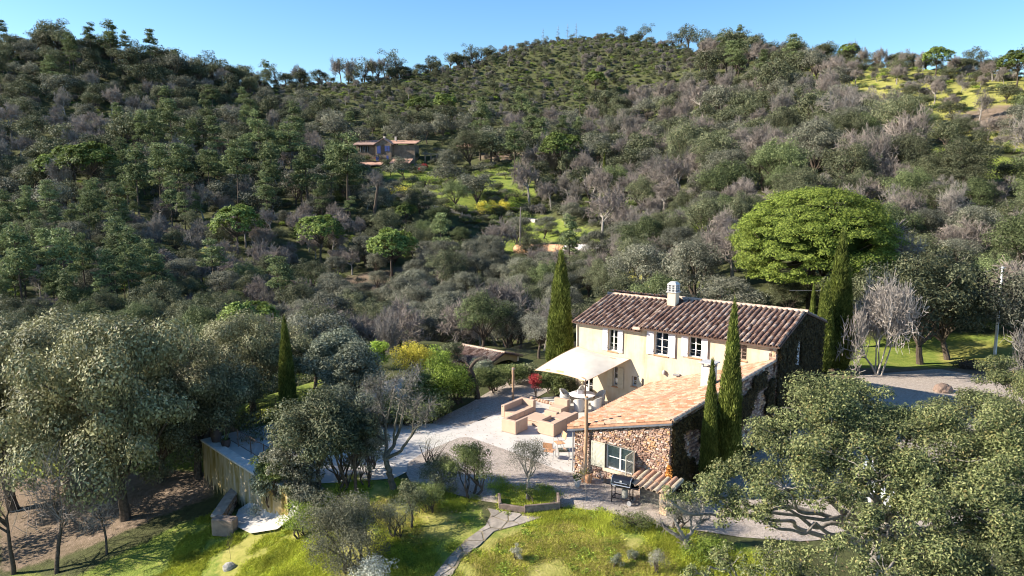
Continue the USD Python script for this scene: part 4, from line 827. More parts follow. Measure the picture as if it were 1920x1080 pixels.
def window(parent, u0, u1, z0, z1, v, frame_m, depth=.16, rows=3, leaves=2, bar=False, sill=None, name='window', back=ROOM, backd=.35):
    """casement set back in the wall whose face is at v; frame with the panes, sill and bar as its children"""
    vf = v + depth; m = MB(); t = .055
    m.lohi((u0, vf, z0), (u0 + t, vf + .06, z1)); m.lohi((u1 - t, vf, z0), (u1, vf + .06, z1)); m.lohi((u0 + t, vf, z1 - t), (u1 - t, vf + .06, z1)); m.lohi((u0 + t, vf, z0), (u1 - t, vf + .06, z0 + t))
    w = (u1 - u0 - 2 * t) / leaves
    for k in range(leaves):
        a = u0 + t + k * w
        if k: m.lohi((a - .035, vf - .012, z0 + t), (a + .035, vf + .05, z1 - t))
        for r in range(1, rows):
            zz = z0 + t + (z1 - z0 - 2 * t) * r / rows; m.lohi((a + .036, vf + .008, zz - .014), (a + w - .036, vf + .04, zz + .014))
    p = m.build(name, frame_m, parent)
    for k in range(leaves):
        a = u0 + t + k * w
        for r in range(rows):
            za = z0 + t + (z1 - z0 - 2 * t) * r / rows; zb = z0 + t + (z1 - z0 - 2 * t) * (r + 1) / rows
            MB().lohi((a + .01, vf + .026, za + .01), (a + w - .01, vf + .032, zb - .01)).build('pane', GLASS, p)
    MB().lohi((u0 - .02, vf + backd, z0 - .02), (u1 + .02, vf + backd + .03, z1 + .02)).build('room_behind', back, p)
    if bar: 
        b = MB()
        for zz in (z0 + .32,): b.cyl((u0 - .06, v - .03, zz), (u1 + .06, v - .03, zz), .014, 6)
        for uu in (u0 - .06, u1 + .06): b.cyl((uu, v - .03, z0 + .32), (uu, v + .02, z0 + .32), .014, 6)
        b.build('safety_bar', IRON, p)
    if sill is not None: MB().lohi((u0 - .06, v - .06, z0 - .07), (u1 + .06, v + depth, z0 - .004), .01).build('sill', sill, p)
    return p
def shutter(parent, hinge, ang, width, z0, z1, m, louvre=False, name='shutter', side=1):
    """a shutter leaf hinged at (u, v), swung out: ang degrees from the wall line; side +1 opens to +u"""
    mb = MB(); t = .035
    if louvre:
        mb.lohi((0, -t, z0), (.06, 0, z1)); mb.lohi((width - .06, -t, z0), (width, 0, z1)); mb.lohi((.06, -t, z0), (width - .06, 0, z0 + .09)); mb.lohi((.06, -t, z1 - .07), (width - .06, 0, z1)); mb.lohi((.06, -t, (z0 + z1) / 2 - .0), (width - .06, 0, (z0 + z1) / 2 + .001))
    else:
        mb.lohi((0, -t, z0), (width, 0, z1), .006)
        for zz in (z0 + .18, z1 - .26): mb.lohi((.03, -t - .018, zz), (width - .03, -t + .002, zz + .085))
    a = math.radians(ang); R = np.array([[math.cos(a), -math.sin(a), 0], [math.sin(a), math.cos(a), 0], [0, 0, 1]])
    S = np.diag([side, 1, 1.0]); fix = lambda v: (v @ S.T if False else v * [1, 1, 1]) @ R.T
    def out(b):
        b.v = [(q @ R.T) * [side, 1, 1] + [hinge[0], hinge[1], 0] for q in b.v]
        if side < 0: b.f = [f[:, ::-1] for f in b.f]
        return b
    p = out(mb).build(name, m, parent)
    if louvre:
        sl = MB(); n = int((z1 - z0 - .18) / .062)
        for i in range(n):
            zz = z0 + .10 + (z1 - z0 - .18) * (i + .5) / n
            sl.add([[.06, -t, zz - .028], [width - .06, -t, zz - .028], [width - .06, -.004, zz + .018], [.06, -.004, zz + .018], [.06, -t, zz - .018], [width - .06, -t, zz - .018], [width - .06, -.004, zz + .028], [.06, -.004, zz + .028]],
                   [[0, 3, 2, 1], [4, 5, 6, 7], [0, 1, 5, 4], [1, 2, 6, 5], [2, 3, 7, 6], [3, 0, 4, 7]])
        out(sl).build('slats', m, p, kind='stuff')
    return p

# ------------------------------------------------------------------ the farmhouse
HLEN, HD, WV = 13.55, 4.70, .35               # length, eave to ridge in plan, wall face behind the eave
JU = 4.95                                      # where the lower left roof meets the higher one
ZE = (5.10, 5.32); ZR = (6.40, 6.62)
house = thing('farmhouse', 'two-storey cream farmhouse with long canal-tile roof, white shutters and ivy-covered end wall', 'house', HO, HYAW)
wins = [(2.55, 3.27, 3.43, 4.85, 'w'), (5.87, 6.82, 3.68, 5.18, 'w'), (8.15, 8.97, 3.88, 5.14, 'w'), (11.02, 11.72, 4.18, 5.08, 'b'), (2.95, 3.32, 1.12, 2.42, 'n'), (4.36, 4.72, 1.38, 2.02, 's'), (.62, 1.45, .02, 2.2, 'd')]
m = MB(); wall_with_holes(m, .12, HLEN - .15, -.2, ZE[1], WV, WV + .45, [w[:4] for w in wins], top=lambda u: (ZE[0] if u < JU - .01 else ZE[1]) + .06)
m.lohi((.12, 2 * HD - WV - .4, -.6), (HLEN - .15, 2 * HD - WV, ZE[0] - .02))
def gable(mb, u0, u1, ze, zr):
    y0, y1, yr = WV + .452, 2 * HD - WV - .402, HD
    zz = lambda v: ze + .05 + (zr - ze) * (1 - abs(v - yr) / HD) - .12
    p = [(y0, -.6), (y1, -.6), (y1, zz(y1)), (yr, zz(yr)), (y0, zz(y0))]
    V = np.array([[u0, a, b] for a, b in p] + [[u1, a, b] for a, b in p]); F = [[0, 1, 2], [0, 2, 3], [0, 3, 4], [5, 7, 6], [5, 8, 7], [5, 9, 8]]
    F += [[i, j, j + 5] for i, j in zip(range(5), (1, 2, 3, 4, 0))] + [[i, j + 5, i + 5] for i, j in zip(range(5), (1, 2, 3, 4, 0))]
    mb.add(V, F)
gable(m, .12, .55, ZE[0], ZR[0]); gable(m, HLEN - .60, HLEN - .15, ZE[1], ZR[1])
m.build('wall', PLASTER, house)
for u0, u1, z0, z1, k in wins:
    if k == 'd': window(house, u0, u1, z0, z1, WV, FRAME_W, rows=3, name='door')
    else: window(house, u0, u1, z0, z1, WV, FRAME_B if k == 'b' else FRAME_W, rows=4 if k == 'b' else 3 if k != 's' else 2, leaves=1 if k in 'ns' else 2, bar=k == 'w', sill=TERRACOTTA if k != 'd' else None)
for i in (0, 1, 2):
    u0, u1, z0, z1, _ = wins[i]; w = (u1 - u0) / 2 + .04
    shutter(house, (u0 - .01, WV), -4 - 3 * i, w * .92, z0 - .02, z1 + .03, WHITE_WOOD, side=-1); shutter(house, (u1 + .01, WV), -5 - 2 * i, w, z0 - .02, z1 + .03, WHITE_WOOD)
shutter(house, (2.93, WV), -8, .34, 1.1, 2.44, CREAM_WOOD, side=-1); shutter(house, (3.34, WV), -6, .46, 1.08, 2.44, CREAM_WOOD)
shutter(house, (4.74, WV), -10, .40, 1.36, 2.04, CREAM_WOOD)
# roof: two slabs, the left one a little lower
m = MB()
for (a, b), ze, zr in (((-.08, JU), ZE[0], ZR[0]), ((JU, HLEN + .12), ZE[1], ZR[1])):
    for s in (0, 1):
        y0, y1 = (0, HD) if s == 0 else (2 * HD, HD)
        V = [[a, y0, ze], [b, y0, ze], [b, y1, zr], [a, y1, zr], [a, y0, ze - .09], [b, y0, ze - .09], [b, y1, zr - .09], [a, y1, zr - .09]]
        F = [[0, 1, 2, 3], [7, 6, 5, 4], [0, 4, 5, 1], [1, 5, 6, 2], [2, 6, 7, 3], [3, 7, 4, 0]]
        m.add(V, F if s == 0 else [f[::-1] for f in F])
roof = m.build('roof', CHANNEL, house)
ch_u, ch_v = 5.42, 3.75
near = lambda q: q[0][1] - .2 * q[0][0]
tile_roof(roof, 'roof_tile', (JU + .05, -.06, ZE[1] - .02), (HLEN + .12, -.06, ZE[1] - .02), (JU + .05, HD - .05, ZR[1]), (HLEN + .12, HD - .05, ZR[1]), .325, .38, TILE_VAR, TILE, 190, seed=1, near_first=near, skip=lambda c: abs(c[0] - ch_u) < .40 and -.65 < c[1] - ch_v < .3)
tile_roof(roof, 'roof_tile', (-.08, -.06, ZE[0] - .02), (JU - .02, -.06, ZE[0] - .02), (-.08, HD - .05, ZR[0]), (JU - .02, HD - .05, ZR[0]), .325, .38, TILE_VAR, TILE, 110, seed=2, near_first=near)
tile_roof(roof, 'rear_tile', (HLEN + .12, 2 * HD, ZE[1]), (0, 2 * HD, ZE[1]), (HLEN + .12, HD + .05, ZR[1]), (0, HD + .05, ZR[1]), .34, .8, TILE_VAR, TILE, 0, seed=3)
for a, b, zr in ((-.1, JU + .1, ZR[0]), (JU, HLEN + .14, ZR[1])):
    n = int((b - a) / .42)
    for i in range(n):
        u = a + (b - a) * i / n; v, f = barrel((b - a) / n * 1.12, .155, .14, .02, 8); v = v[:, [1, 0, 2]] * [1, -1, 1] + [u, HD, zr + .01 + .012 * (i % 2)]
        MB().add(v, f).build('ridge_tile', RIDGE_T, roof, smooth=50)
m = MB()                                       # eave course and gutter line
m.lohi((.05, WV - .20, ZE[0] - .17), (JU, WV + .1, ZE[0] - .10)); m.lohi((JU, WV - .20, ZE[1] - .17), (HLEN - .1, WV + .1, ZE[1] - .10)); m.build('eave_moulding', PLASTER_PALE, house)
MB().tube([(.16, WV - .07, ZE[0] - .2), (.16, WV - .07, 2.5), (.16, WV - .07, .1)], .045, 8).build('downpipe', PLASTER_PALE, house)
m = MB(); v, f = barrel(.5, .17, .15, .03, 8); m.add(v[:, [1, 0, 2]] * [1, -1, 1] + [JU - .35, -.02, ZE[1] - .12], f); m.box((JU - .02, .1, ZE[1] - .1), (.14, .4, .2), 0, .03); m.build('roof_junction_tile', RIDGE_T, roof, smooth=40)
ch = MB().lohi((ch_u - .29, ch_v - .27, ZR[1] - .9), (ch_u + .29, ch_v + .27, ZR[1] + .52), .01).build('chimney', PLASTER, house)
m = MB(); m.lohi((ch_u - .36, ch_v - .34, ZR[1] + .52), (ch_u + .36, ch_v + .34, ZR[1] + .60), .012)
for k in range(3):
    zz = ZR[1] + .62 + k * .15
    for sx, sy in ((-1, -1), (-1, 1), (1, -1), (1, 1), (0, -1), (0, 1), (-1, 0), (1, 0)): m.box((ch_u + sx * .25, ch_v + sy * .24, zz + .05), (.10, .10, .10))
    m.lohi((ch_u - .33, ch_v - .31, zz + .10), (ch_u + .33, ch_v + .31, zz + .15), .01)
m.lohi((ch_u - .2, ch_v - .2, ZR[1] + .6), (ch_u + .2, ch_v + .2, ZR[1] + 1.0))
m.add([[ch_u - .33, ch_v - .31, ZR[1] + 1.07], [ch_u + .33, ch_v - .31, ZR[1] + 1.07], [ch_u + .33, ch_v + .31, ZR[1] + 1.07], [ch_u - .33, ch_v + .31, ZR[1] + 1.07], [ch_u - .17, ch_v - .16, ZR[1] + 1.24], [ch_u + .17, ch_v - .16, ZR[1] + 1.24], [ch_u + .17, ch_v + .16, ZR[1] + 1.24], [ch_u - .17, ch_v + .16, ZR[1] + 1.24]],
      [[0, 1, 5, 4], [1, 2, 6, 5], [2, 3, 7, 6], [3, 0, 4, 7], [4, 5, 6, 7]])
m.build('chimney_cap', CONC, ch)
m = MB(); m.lohi((6.60, WV - .03, 2.5), (6.70, WV, 2.78)); m.lathe([(.0, 2.52), (.07, 2.54), (.10, 2.72), (.05, 2.8), (.0, 2.82)], (6.65, WV - .12, 0), 10); m.build('wall_lamp', CONC, house, smooth=40)
m = MB(); m.box((7.5, WV - .12, 2.66), (.42, .2, .12), .2, .02); m.lohi((7.46, WV - .03, 2.55), (7.54, WV, 2.75)); m.build('floodlight', ZINC, house)
# right end wall: rubble quoins and ivy over stone
m = MB(); E = HLEN - .15
zt = lambda v: ZE[1] - .05 + (ZR[1] - ZE[1]) * (1 - abs(v + WV - HD) / HD) - .05
stones(m, (E, WV, 0), (0, 1, 0), (0, 0, 1), (1, 0, 0), 2 * HD - 2 * WV, ZR[1], zt, 5, (.14, .26), (.25, .55), .06, holes=[(3.3, 4.0, 3.3, 5.0)])
stones(m, (E - .42, WV, 3.6), (1, 0, 0), (0, 0, 1), (0, -1, 0), .44, ZE[1] - 3.75, None, 6, (.14, .24), (.14, .3), .05)
m.build('rubble_facing', STONE, house, kind='stuff')
MB().lohi((E + .02, WV + 3.36, 3.4), (E + .07, WV + 3.95, 4.95), .01).build('closed_shutter', WHITE_WOOD, house)
# ------------------------------------------------------------------ the stone annex with its single-pitch roof
AO = np.array([3.121, 34.022, 0.0]); AYAW = -40.0
annex = thing('stone_annex', 'low rubble-stone annex with single-pitch orange tile roof joined to the cream farmhouse', 'outbuilding', AO, AYAW)
Aw, Al = frame(AO, AYAW)
AW = 5.2; ZA, ZB = 2.30, 3.82
back_l, back_r = Al(Hw([6.0, WV, 0])), Al(Hw([13.25, WV, 0])); ZC, ZD = 4.42, 1.75
ahole = (1.83, 3.36, .70, 1.90)
m = MB(); fz = lambda u: (ZA + (ZB - ZA) * np.clip(u / AW, 0, 1)) - .10
wall_with_holes(m, 0.0, AW, -.1, 4, .0, .42, [ahole], top=fz)
rb = np.array([back_r[0], back_r[1]]); lb = np.array([back_l[0], back_l[1]])
def slab(mb, p, q, th, za, zb, side):
    p, q = np.asarray(p, float), np.asarray(q, float); d = (q - p) / np.linalg.norm(q - p); n = np.array([-d[1], d[0]]) * side * th
    mb.add([[*p, -.1], [*q, -.1], [*(q + n), -.1], [*(p + n), -.1], [*p, za], [*q, zb], [*(q + n), zb], [*(p + n), za]], [[0, 3, 2, 1], [4, 5, 6, 7], [0, 1, 5, 4], [1, 2, 6, 5], [2, 3, 7, 6], [3, 0, 4, 7]])
slab(m, (AW, .422), rb, .42, ZB - .1, ZC - .1, 1); slab(m, (0, .422), lb, .42, ZA - .1, ZD - .1, -1)
m.build('wall', MORTAR, annex)
m = MB()
stones(m, (0, 0, 0), (1, 0, 0), (0, 0, 1), (0, -1, 0), AW, 4, fz, 11, (.055, .115), (.07, .22), .06, holes=[(ahole[0] - .02, ahole[1] + .02, ahole[2] - .14, ahole[3] + .03)])
m.build('front_stones', STONE, annex, kind='stuff')
m = MB(); d = (rb - [AW, 0]); L = np.linalg.norm(d); d /= L
stones(m, (AW, 0, 0), (*d, 0), (0, 0, 1), (d[1], -d[0], 0), L, 5, lambda s: ZB + (ZC - ZB) * s / L - .1, 12, (.09, .18), (.12, .36), .05)
m.build('side_stones', STONE, annex, kind='stuff')
MB().lohi((ahole[0] - .10, -.14, ahole[2] - .14), (ahole[1] + .12, .16, ahole[2] - .002), .012).build('window_ledge', plain('ledge_stone', (.55, .42, .30), .9, .15, var=.2, scale=5), annex)
window(annex, *ahole, 0.0, FRAME_W, depth=.06, rows=2, leaves=2, back=plain('pale_blind', (.66, .63, .58), .8, .2, var=.1), backd=.075)
shutter(annex, (ahole[0] - .02, -.05), -3, .76, ahole[2] - .02, ahole[3] + .02, GREY_GREEN, True, side=-1)
shutter(annex, (ahole[1] + .02, -.05), -86, .78, ahole[2] - .02, ahole[3] + .02, GREY_GREEN, True)
# roof plane over the four corners, a little proud of the walls
fl, fr = np.array([-.35, -.18, ZA - .02]), np.array([AW + .12, -.18, ZB + .02]); br, bl = np.array([rb[0] + .1, rb[1] - .02, ZC + .02]), np.array([lb[0] - .25, lb[1] - .02, ZD])
m = MB(); up = np.array([0, 0, .10]); m.add([fl, fr, br, bl, fl - up, fr - up, br - up, bl - up], [[0, 1, 2, 3], [7, 6, 5, 4], [0, 4, 5, 1], [1, 5, 6, 2], [2, 6, 7, 3], [3, 7, 4, 0]])
aroof = m.build('roof', CHANNEL_WARM, annex)
tile_roof(aroof, 'roof_tile', bl + [0, 0, .005], fl + [0, 0, .005], br, fr, .26, .36, TILE_WARM, TILE_WARM_P, 300, rad=.108, seed=4, near_first=lambda q: q[0][1])
m = MB(); n = 22
for i in range(n):
    a = fr + (br - fr) * i / n; b = fr + (br - fr) * (i + 1.1) / n; v, f = barrel(1, .12, .11, .02, 7); dd = b - a; w = np.cross(dd, [0, 0, 1.0]); w /= np.linalg.norm(w)
    MB().add(np.outer(v[:, 0], w) + np.outer(v[:, 1], dd) + np.outer(v[:, 2], [0, 0, 1]) + a, f).build('verge_tile', RIDGE_T, aroof, smooth=50)
MB().add([fl - [0, .01, .11], fr - [0, .01, .11], fr - [0, .01, .2], fl - [0, .01, .2], fl + [0, .12, -.11], fr + [0, .12, -.11], fr + [0, .12, -.2], fl + [0, .12, -.2]], [[0, 3, 2, 1], [4, 5, 6, 7], [0, 1, 5, 4], [3, 7, 6, 2], [0, 4, 7, 3], [1, 2, 6, 5]]).build('eave_board', plain('slate_flashing', (.10, .105, .12), .7, .3, var=.3), annex)
# its chimney, on the right edge of the roof
c = Al(aty(1328, 742, 36.6)); cu, cv = c[0], c[1]; zt_ = ZB + .35
ch = MB().lohi((cu - .32, cv - .32, 2.4), (cu + .30, cv + .30, zt_ + .55), .01).build('chimney', PLASTER_PALE, annex)
m = MB()
for sx, sy in ((-1, -1), (-1, 1), (1, -1), (1, 1)): m.box((cu + sx * .26, cv + sy * .26, zt_ + .65), (.1, .1, .2))
m.lohi((cu - .42, cv - .42, zt_ + .75), (cu + .42, cv + .42, zt_ + .81), .01); m.build('chimney_cap', CONC, ch)
m = MB(); m.tube([c + [-.9, -.5, -.25] , c + [-.9, -.5, .25], c + [-.55, -.5, .28]], .02, 6); m.box(c + [-.9, -.5, .1], (.05, .25, .3)); m.build('roof_bracket', IRON, annex)
MB().tube([(-.06, -.07, ZA - .25), (-.06, -.07, .3), (-.06, -.12, .05)], .04, 8).build('downpipe', ZINC, annex)

# ------------------------------------------------------------------ small tiled building behind the forecourt
PO = aty(910, 687, 53.0); PZ = PO[2] - 2.35; PL, PH = 4.45, 2.3
Pw, Pl = frame((PO[0], PO[1], PZ), HYAW)
pool = thing('garden_building', 'small ochre garden building with low canal-tile roof behind the clipped hedge', 'outbuilding', (PO[0], PO[1], PZ), HYAW)
m = MB(); hh = 2.30
m.lohi((-PL + .2, .25, -2.5), (-.15, .5, hh)); m.lohi((-PL + .2, 2 * PH - .5, -2.5), (-.15, 2 * PH - .25, hh)); 
for u0, u1 in ((-PL + .2, -PL + .45),): m.add([[u, y, z] for u in (u0, u1) for y, z in ((.5, -2.5), (2 * PH - .5, -2.5), (2 * PH - .5, hh), (PH, hh + .6), (.5, hh))], [[0, 1, 2], [0, 2, 3], [0, 3, 4], [5, 7, 6], [5, 8, 7], [5, 9, 8], [0, 4, 9], [0, 9, 5], [3, 2, 7], [3, 7, 8], [4, 3, 8], [4, 8, 9]])
m.build('wall', PLASTER_PALE, pool)
arch = [(.5, hh + .05)] + [(PH, hh + .62)] + [(2 * PH - .5, hh + .05), (2 * PH - .5, hh - .4)] + [(PH + (PH - .75) * math.cos(t), hh - .55 + .55 * math.sin(t)) for t in np.linspace(0, np.pi, 12)] + [(.5, hh - .4)]
m = MB(); a2 = np.array(arch); v2, t2 = trimesh.creation.triangulate_polygon(Polygon(a2), engine='earcut')
for u in (-.40, -.15): m.add(np.c_[np.full(len(v2), u), v2], t2 if u > -.2 else np.asarray(t2)[:, ::-1])
n_ = len(a2)
for i in range(n_):
    p, q = a2[i], a2[(i + 1) % n_]; m.add([[-.40, *p], [-.40, *q], [-.15, *q], [-.15, *p]], [[0, 1, 2, 3]])
for y in (.62, 2 * PH - .62): m.lohi((-.40, y - .12, -2.5), (-.15, y + .12, hh - .38))
m.build('arched_gable', PLASTER_OCHRE, pool)
m = MB(); th = .08
for s in (0, 1):
    y0 = 0 if s == 0 else 2 * PH; V = [[-PL, y0, hh], [.08, y0, hh], [.08, PH, hh + .68], [-PL, PH, hh + .68]]; V += [[a, b, c - th] for a, b, c in V]; F = [[0, 1, 2, 3], [7, 6, 5, 4], [0, 4, 5, 1], [1, 5, 6, 2], [2, 6, 7, 3], [3, 7, 4, 0]]; m.add(V, F if s == 0 else [f[::-1] for f in F])
pr = m.build('roof', CHANNEL, pool)
tile_roof(pr, 'roof_tile', (-PL, -.05, hh), (.08, -.05, hh), (-PL, PH, hh + .68), (.08, PH, hh + .68), .25, .38, TILE_VAR, TILE, 300, seed=7)
tile_roof(pr, 'rear_tile', (.08, 2 * PH, hh), (-PL, 2 * PH, hh), (.08, PH, hh + .68), (-PL, PH, hh + .68), .26, .6, TILE_VAR, TILE, 0, seed=8)
for i in range(11):
    v, f = barrel(PL / 10.5 * 1.12, .14, .125, .02, 8); MB().add(v[:, [1, 0, 2]] * [1, -1, 1] + [-PL + PL * i / 11, PH, hh + .68], f).build('ridge_tile', RIDGE_T, pr, smooth=50)
# ------------------------------------------------------------------ paved and gravelled ground
CONCRETE = plain('terrace_concrete', (.48, .44, .40), .9, .15, var=.13, scale=.7, bump=.003, bscale=30)
GRAVEL = mat('gravel', {'geo': ('geometry', {}), 'v': ('voronoi_texture', {'scale': 26.0}), 'n': ('noise_texture', {'scale': 1.1, 'detail': 7.0, 'roughness': .7}), 'n2': ('noise_texture', {'scale': 6.0, 'detail': 5.0, 'roughness': .7}),
    'r': ('rgb_ramp', {'ramp': [(.25, (.26, .22, .19)), (.5, (.38, .325, .285)), (.75, (.47, .415, .37))]}), 's': ('rgb_ramp', {'ramp': [(0, (.55, .54, .52)), (.5, (.95, .93, .9)), (1, (1.25, 1.2, 1.15))]}), 'bw': ('rgb_to_bw', {}),
    'm': ('mix_color', {'blend_type': 'multiply', 'fac': 1.0, 'use_clamp': False}), 'g': ('rgb_ramp', {'ramp': [(.60, (0, 0, 0)), (.72, (1, 1, 1))]}), 'mg': ('mix_color', {'b': (.19, .20, .07)}), 'mf': ('math', {'math_type': 'multiply', 'value2': .55}), 'gb': ('rgb_to_bw', {}),
    'b': ('bump', {'distance': .02}), 'p': ('principled_bsdf', {'roughness': .95, 'specular_ior_level': .1})},
    [('geo.position', 'v.vector'), ('geo.position', 'n.vector'), ('geo.position', 'n2.vector'), ('n2.fac', 'r.fac'), ('v.color', 'bw.color'), ('bw.val', 's.fac'), ('r.color', 'm.a'), ('s.color', 'm.b'), ('n.fac', 'g.fac'), ('g.color', 'gb.color'), ('gb.val', 'mf.value1'), ('mf.value', 'mg.fac'), ('m.result', 'mg.a'), ('mg.result', 'p.base_color'), ('v.distance', 'b.height'), ('b.normal', 'p.normal')], 'p.BSDF')
FLAG = [plain(f'flagstone_{i}', c, .9, .15, var=.25, scale=4, bump=.01, bscale=25) for i, c in enumerate([(.27, .23, .19), (.22, .19, .16), (.31, .265, .225)])]
PALE_STONE = plain('pale_coping', (.60, .54, .48), .9, .15, var=.15, scale=4, bump=.006)
RETAIN = mat('stained_render', {'geo': ('geometry', {}), 'mp': ('mapping', {'scale': (1.6, 1.6, .28)}), 'n': ('noise_texture', {'scale': 1.6, 'detail': 6.0, 'roughness': .65}), 'r': ('rgb_ramp', {'ramp': [(.3, (.16, .11, .035)), (.42, (.30, .22, .08)), (.55, (.42, .33, .20)), (.7, (.52, .44, .35))]}), 'p': ('principled_bsdf', {'roughness': .95, 'specular_ior_level': .1})},
             [('geo.position', 'mp.vector'), ('mp.vector', 'n.vector'), ('n.fac', 'r.fac'), ('r.color', 'p.base_color')], 'p.BSDF')
def sheet(name, px, z, m, kind='structure', step=None, drape=0.0):
    """a thin level sheet whose outline the picture gives; drape > 0 lays it on the ground instead"""
    w = [tuple(q[:2]) for q in px] if len(px[0]) == 3 else [tuple(ground_at(x, y)[:2]) for x, y in px] if drape else [tuple(atz(x, y)[:2]) for x, y in px]
    poly = Polygon(w).buffer(.6, quad_segs=5).buffer(-1.2).buffer(.6) if drape == 0 else Polygon(w).buffer(.3, quad_segs=4).buffer(-.3)
    if poly.geom_type != 'Polygon': poly = max(poly.geoms, key=lambda g: g.area)
    poly = poly.segmentize(.4)
    v, f = trimesh.creation.triangulate_polygon(poly, engine='earcut')
    if drape:
        x0, y0, x1, y1 = poly.bounds; gx, gy = np.meshgrid(np.arange(x0, x1, .25), np.arange(y0, y1, .25)); g = np.stack([gx.ravel(), gy.ravel()], 1)
        g = g[shapely.contains_xy(poly.buffer(-.06), g[:, 0], g[:, 1])]; allp = np.vstack([np.array(poly.exterior.coords)[:-1], g])
        from scipy.spatial import Delaunay
        t = Delaunay(allp).simplices; c = allp[t].mean(1); t = t[shapely.contains_xy(poly, c[:, 0], c[:, 1])]; v, f = allp, t
        zz = height(v) + drape
    else: zz = np.full(len(v), z)
    f = np.asarray(f); a = v[f]; cr = (a[:, 1, 0] - a[:, 0, 0]) * (a[:, 2, 1] - a[:, 0, 1]) - (a[:, 1, 1] - a[:, 0, 1]) * (a[:, 2, 0] - a[:, 0, 0]); f = np.where(cr[:, None] < 0, f[:, ::-1], f)
    mb = MB(); mb.add(np.c_[v, zz], f); return mb.build(name, m, kind=kind), poly
sheet('terrace_paving', [(393, 827), (500, 890), (560, 908), (640, 905), (740, 897), (790, 870), (860, 850), (955, 880), (1075, 895), (1120, 800), (1200, 770), (1190, 742), (1090, 740), (1020, 745), (960, 760), (900, 790), (800, 795), (700, 795), (600, 785), (560, 785), (430, 812)], .012, CONCRETE)
sheet('front_gravel', [(871, 817), (955, 846), (1072, 892), (1077, 886), (1180, 915), (1258, 942), (1330, 900), (1500, 800), (1620, 760), (1600, 705), (1760, 692), (1919, 720), (2050, 800), (1919, 950), (1720, 1000), (1500, 1016), (1390, 1008), (1240, 985), (1130, 960), (1040, 950), (960, 948), (905, 940), (830, 922), (770, 905), (762, 890), (765, 868), (795, 848)], .024, GRAVEL)
sheet('court_gravel', [(798, 797), (872, 799), (942, 771), (1000, 750), (1048, 722), (1040, 706), (990, 704), (955, 712), (880, 757)], .024, GRAVEL)
sheet('lane_gravel', [(436, 990), (470, 1006), (520, 998), (556, 968), (575, 948), (545, 938), (505, 934), (470, 938), (448, 960)], 0, CONCRETE, drape=.16)
sheet('pool_terrace', [(672, 760), (720, 752), (760, 744), (806, 730), (800, 708), (750, 708), (700, 722), (676, 738)], .03, CONCRETE)
# garden path of irregular slabs
pw = [(905, 948), (935, 955), (1000, 965), (1040, 968), (1060, 962), (985, 985), (930, 1000), (905, 1025), (870, 1050), (850, 1090), (800, 1090), (835, 1045), (870, 1010), (905, 985), (915, 965)]
path_poly = Polygon([tuple(ground_at(x, y)[:2]) for x, y in pw]).buffer(-.12)
if path_poly.geom_type != 'Polygon': path_poly = max(path_poly.geoms, key=lambda g: g.area)
rg = np.random.default_rng(31); x0, y0, x1, y1 = path_poly.bounds
seeds = []
while len(seeds) < 110:
    q = np.array([rg.uniform(x0 - 1, x1 + 1), rg.uniform(y0 - 1, y1 + 1)])
    if all(np.hypot(*(q - s)) > .55 for s in seeds) or rg.random() < .004: seeds.append(q)
cells = shapely.voronoi_polygons(shapely.MultiPoint(seeds))
pbase, _ = sheet('garden_path', [(*p, 0) for p in np.array(path_poly.exterior.coords)[:-1]], 0, plain('path_soil', (.20, .165, .11), 1, .05, var=.3), drape=.02)
for c in cells.geoms:
    g = c.intersection(path_poly).buffer(-.022).buffer(-.04).buffer(.04)
    if g.geom_type != 'Polygon' or g.area < .08: continue
    g = g.simplify(.02); p = np.array(g.exterior.coords)[:-1]
    if len(p) < 3: continue
    z = height(p); mb = MB(); k = rg.uniform(.028, .05); mb.prism(p, z - .03, z + k); mb.build('flagstone', FLAG[rg.integers(3)], pbase)

# ------------------------------------------------------------------ the wall that holds the terrace, and the low walls
def wall_along(name, ptsxy, th, zlo, zhi, m, label, cat, coping=None, cop_h=.08, parent=None, stone=None, seed=0):
    l = LineString(ptsxy).segmentize(1.2); p = np.array(l.coords); o = np.array([*p[0], float(zlo(p[:1])[0])])
    t = thing(name, label, cat, o); d = np.gradient(p, axis=0); d /= np.linalg.norm(d, axis=1, keepdims=True); n = np.stack([-d[:, 1], d[:, 0]], 1)
    a, b = p - n * th / 2, p + n * th / 2; z0, z1 = zlo(p), zhi(p)
    def strip(a, b, z0, z1):
        k = len(a); V = np.vstack([np.c_[a, z0], np.c_[b, z0], np.c_[b, z1], np.c_[a, z1]]); F = []
        for i in range(k - 1):
            for q in range(4): r = (q + 1) % 4; F.append([q * k + i, q * k + i + 1, r * k + i + 1, r * k + i])
        F += [[0, k, 2 * k, 3 * k], [k - 1, 4 * k - 1, 3 * k - 1, 2 * k - 1]]; return V, [f[::-1] for f in F]
    mb = MB(); mb.add(*strip(a, b, z0, z1)); mb.build('wall', m, t, off=o)
    if coping is not None:
        mb = MB(); a2, b2 = p - n * (th / 2 + .06), p + n * (th / 2 + .06); mb.add(*strip(a2, b2, z1 + .002, z1 + cop_h)); mb.build('coping', coping, t, off=o)
    if stone is not None:
        for side, e in ((1, a), (-1, b)):
            mb = MB()
            for i in range(len(p) - 1):
                q0, q1 = (e[i], e[i + 1]) if side > 0 else (e[i + 1], e[i]); L = np.linalg.norm(q1 - q0); w = (q1 - q0) / L
                zz0 = min(z0[i], z0[i + 1]); stones(mb, (*q0, zz0), (*w, 0), (0, 0, 1), (w[1], -w[0], 0), L, min(z1[i], z1[i + 1]) - zz0, None, seed + i, (.10, .2), (.18, .45), .04)
            mb.build('stones', stone, t, kind='stuff', off=o)
    return t
dl = [tuple(atz(x, y)[:2]) for x, y in [(386, 826), (440, 861), (500, 898), (545, 914)]]
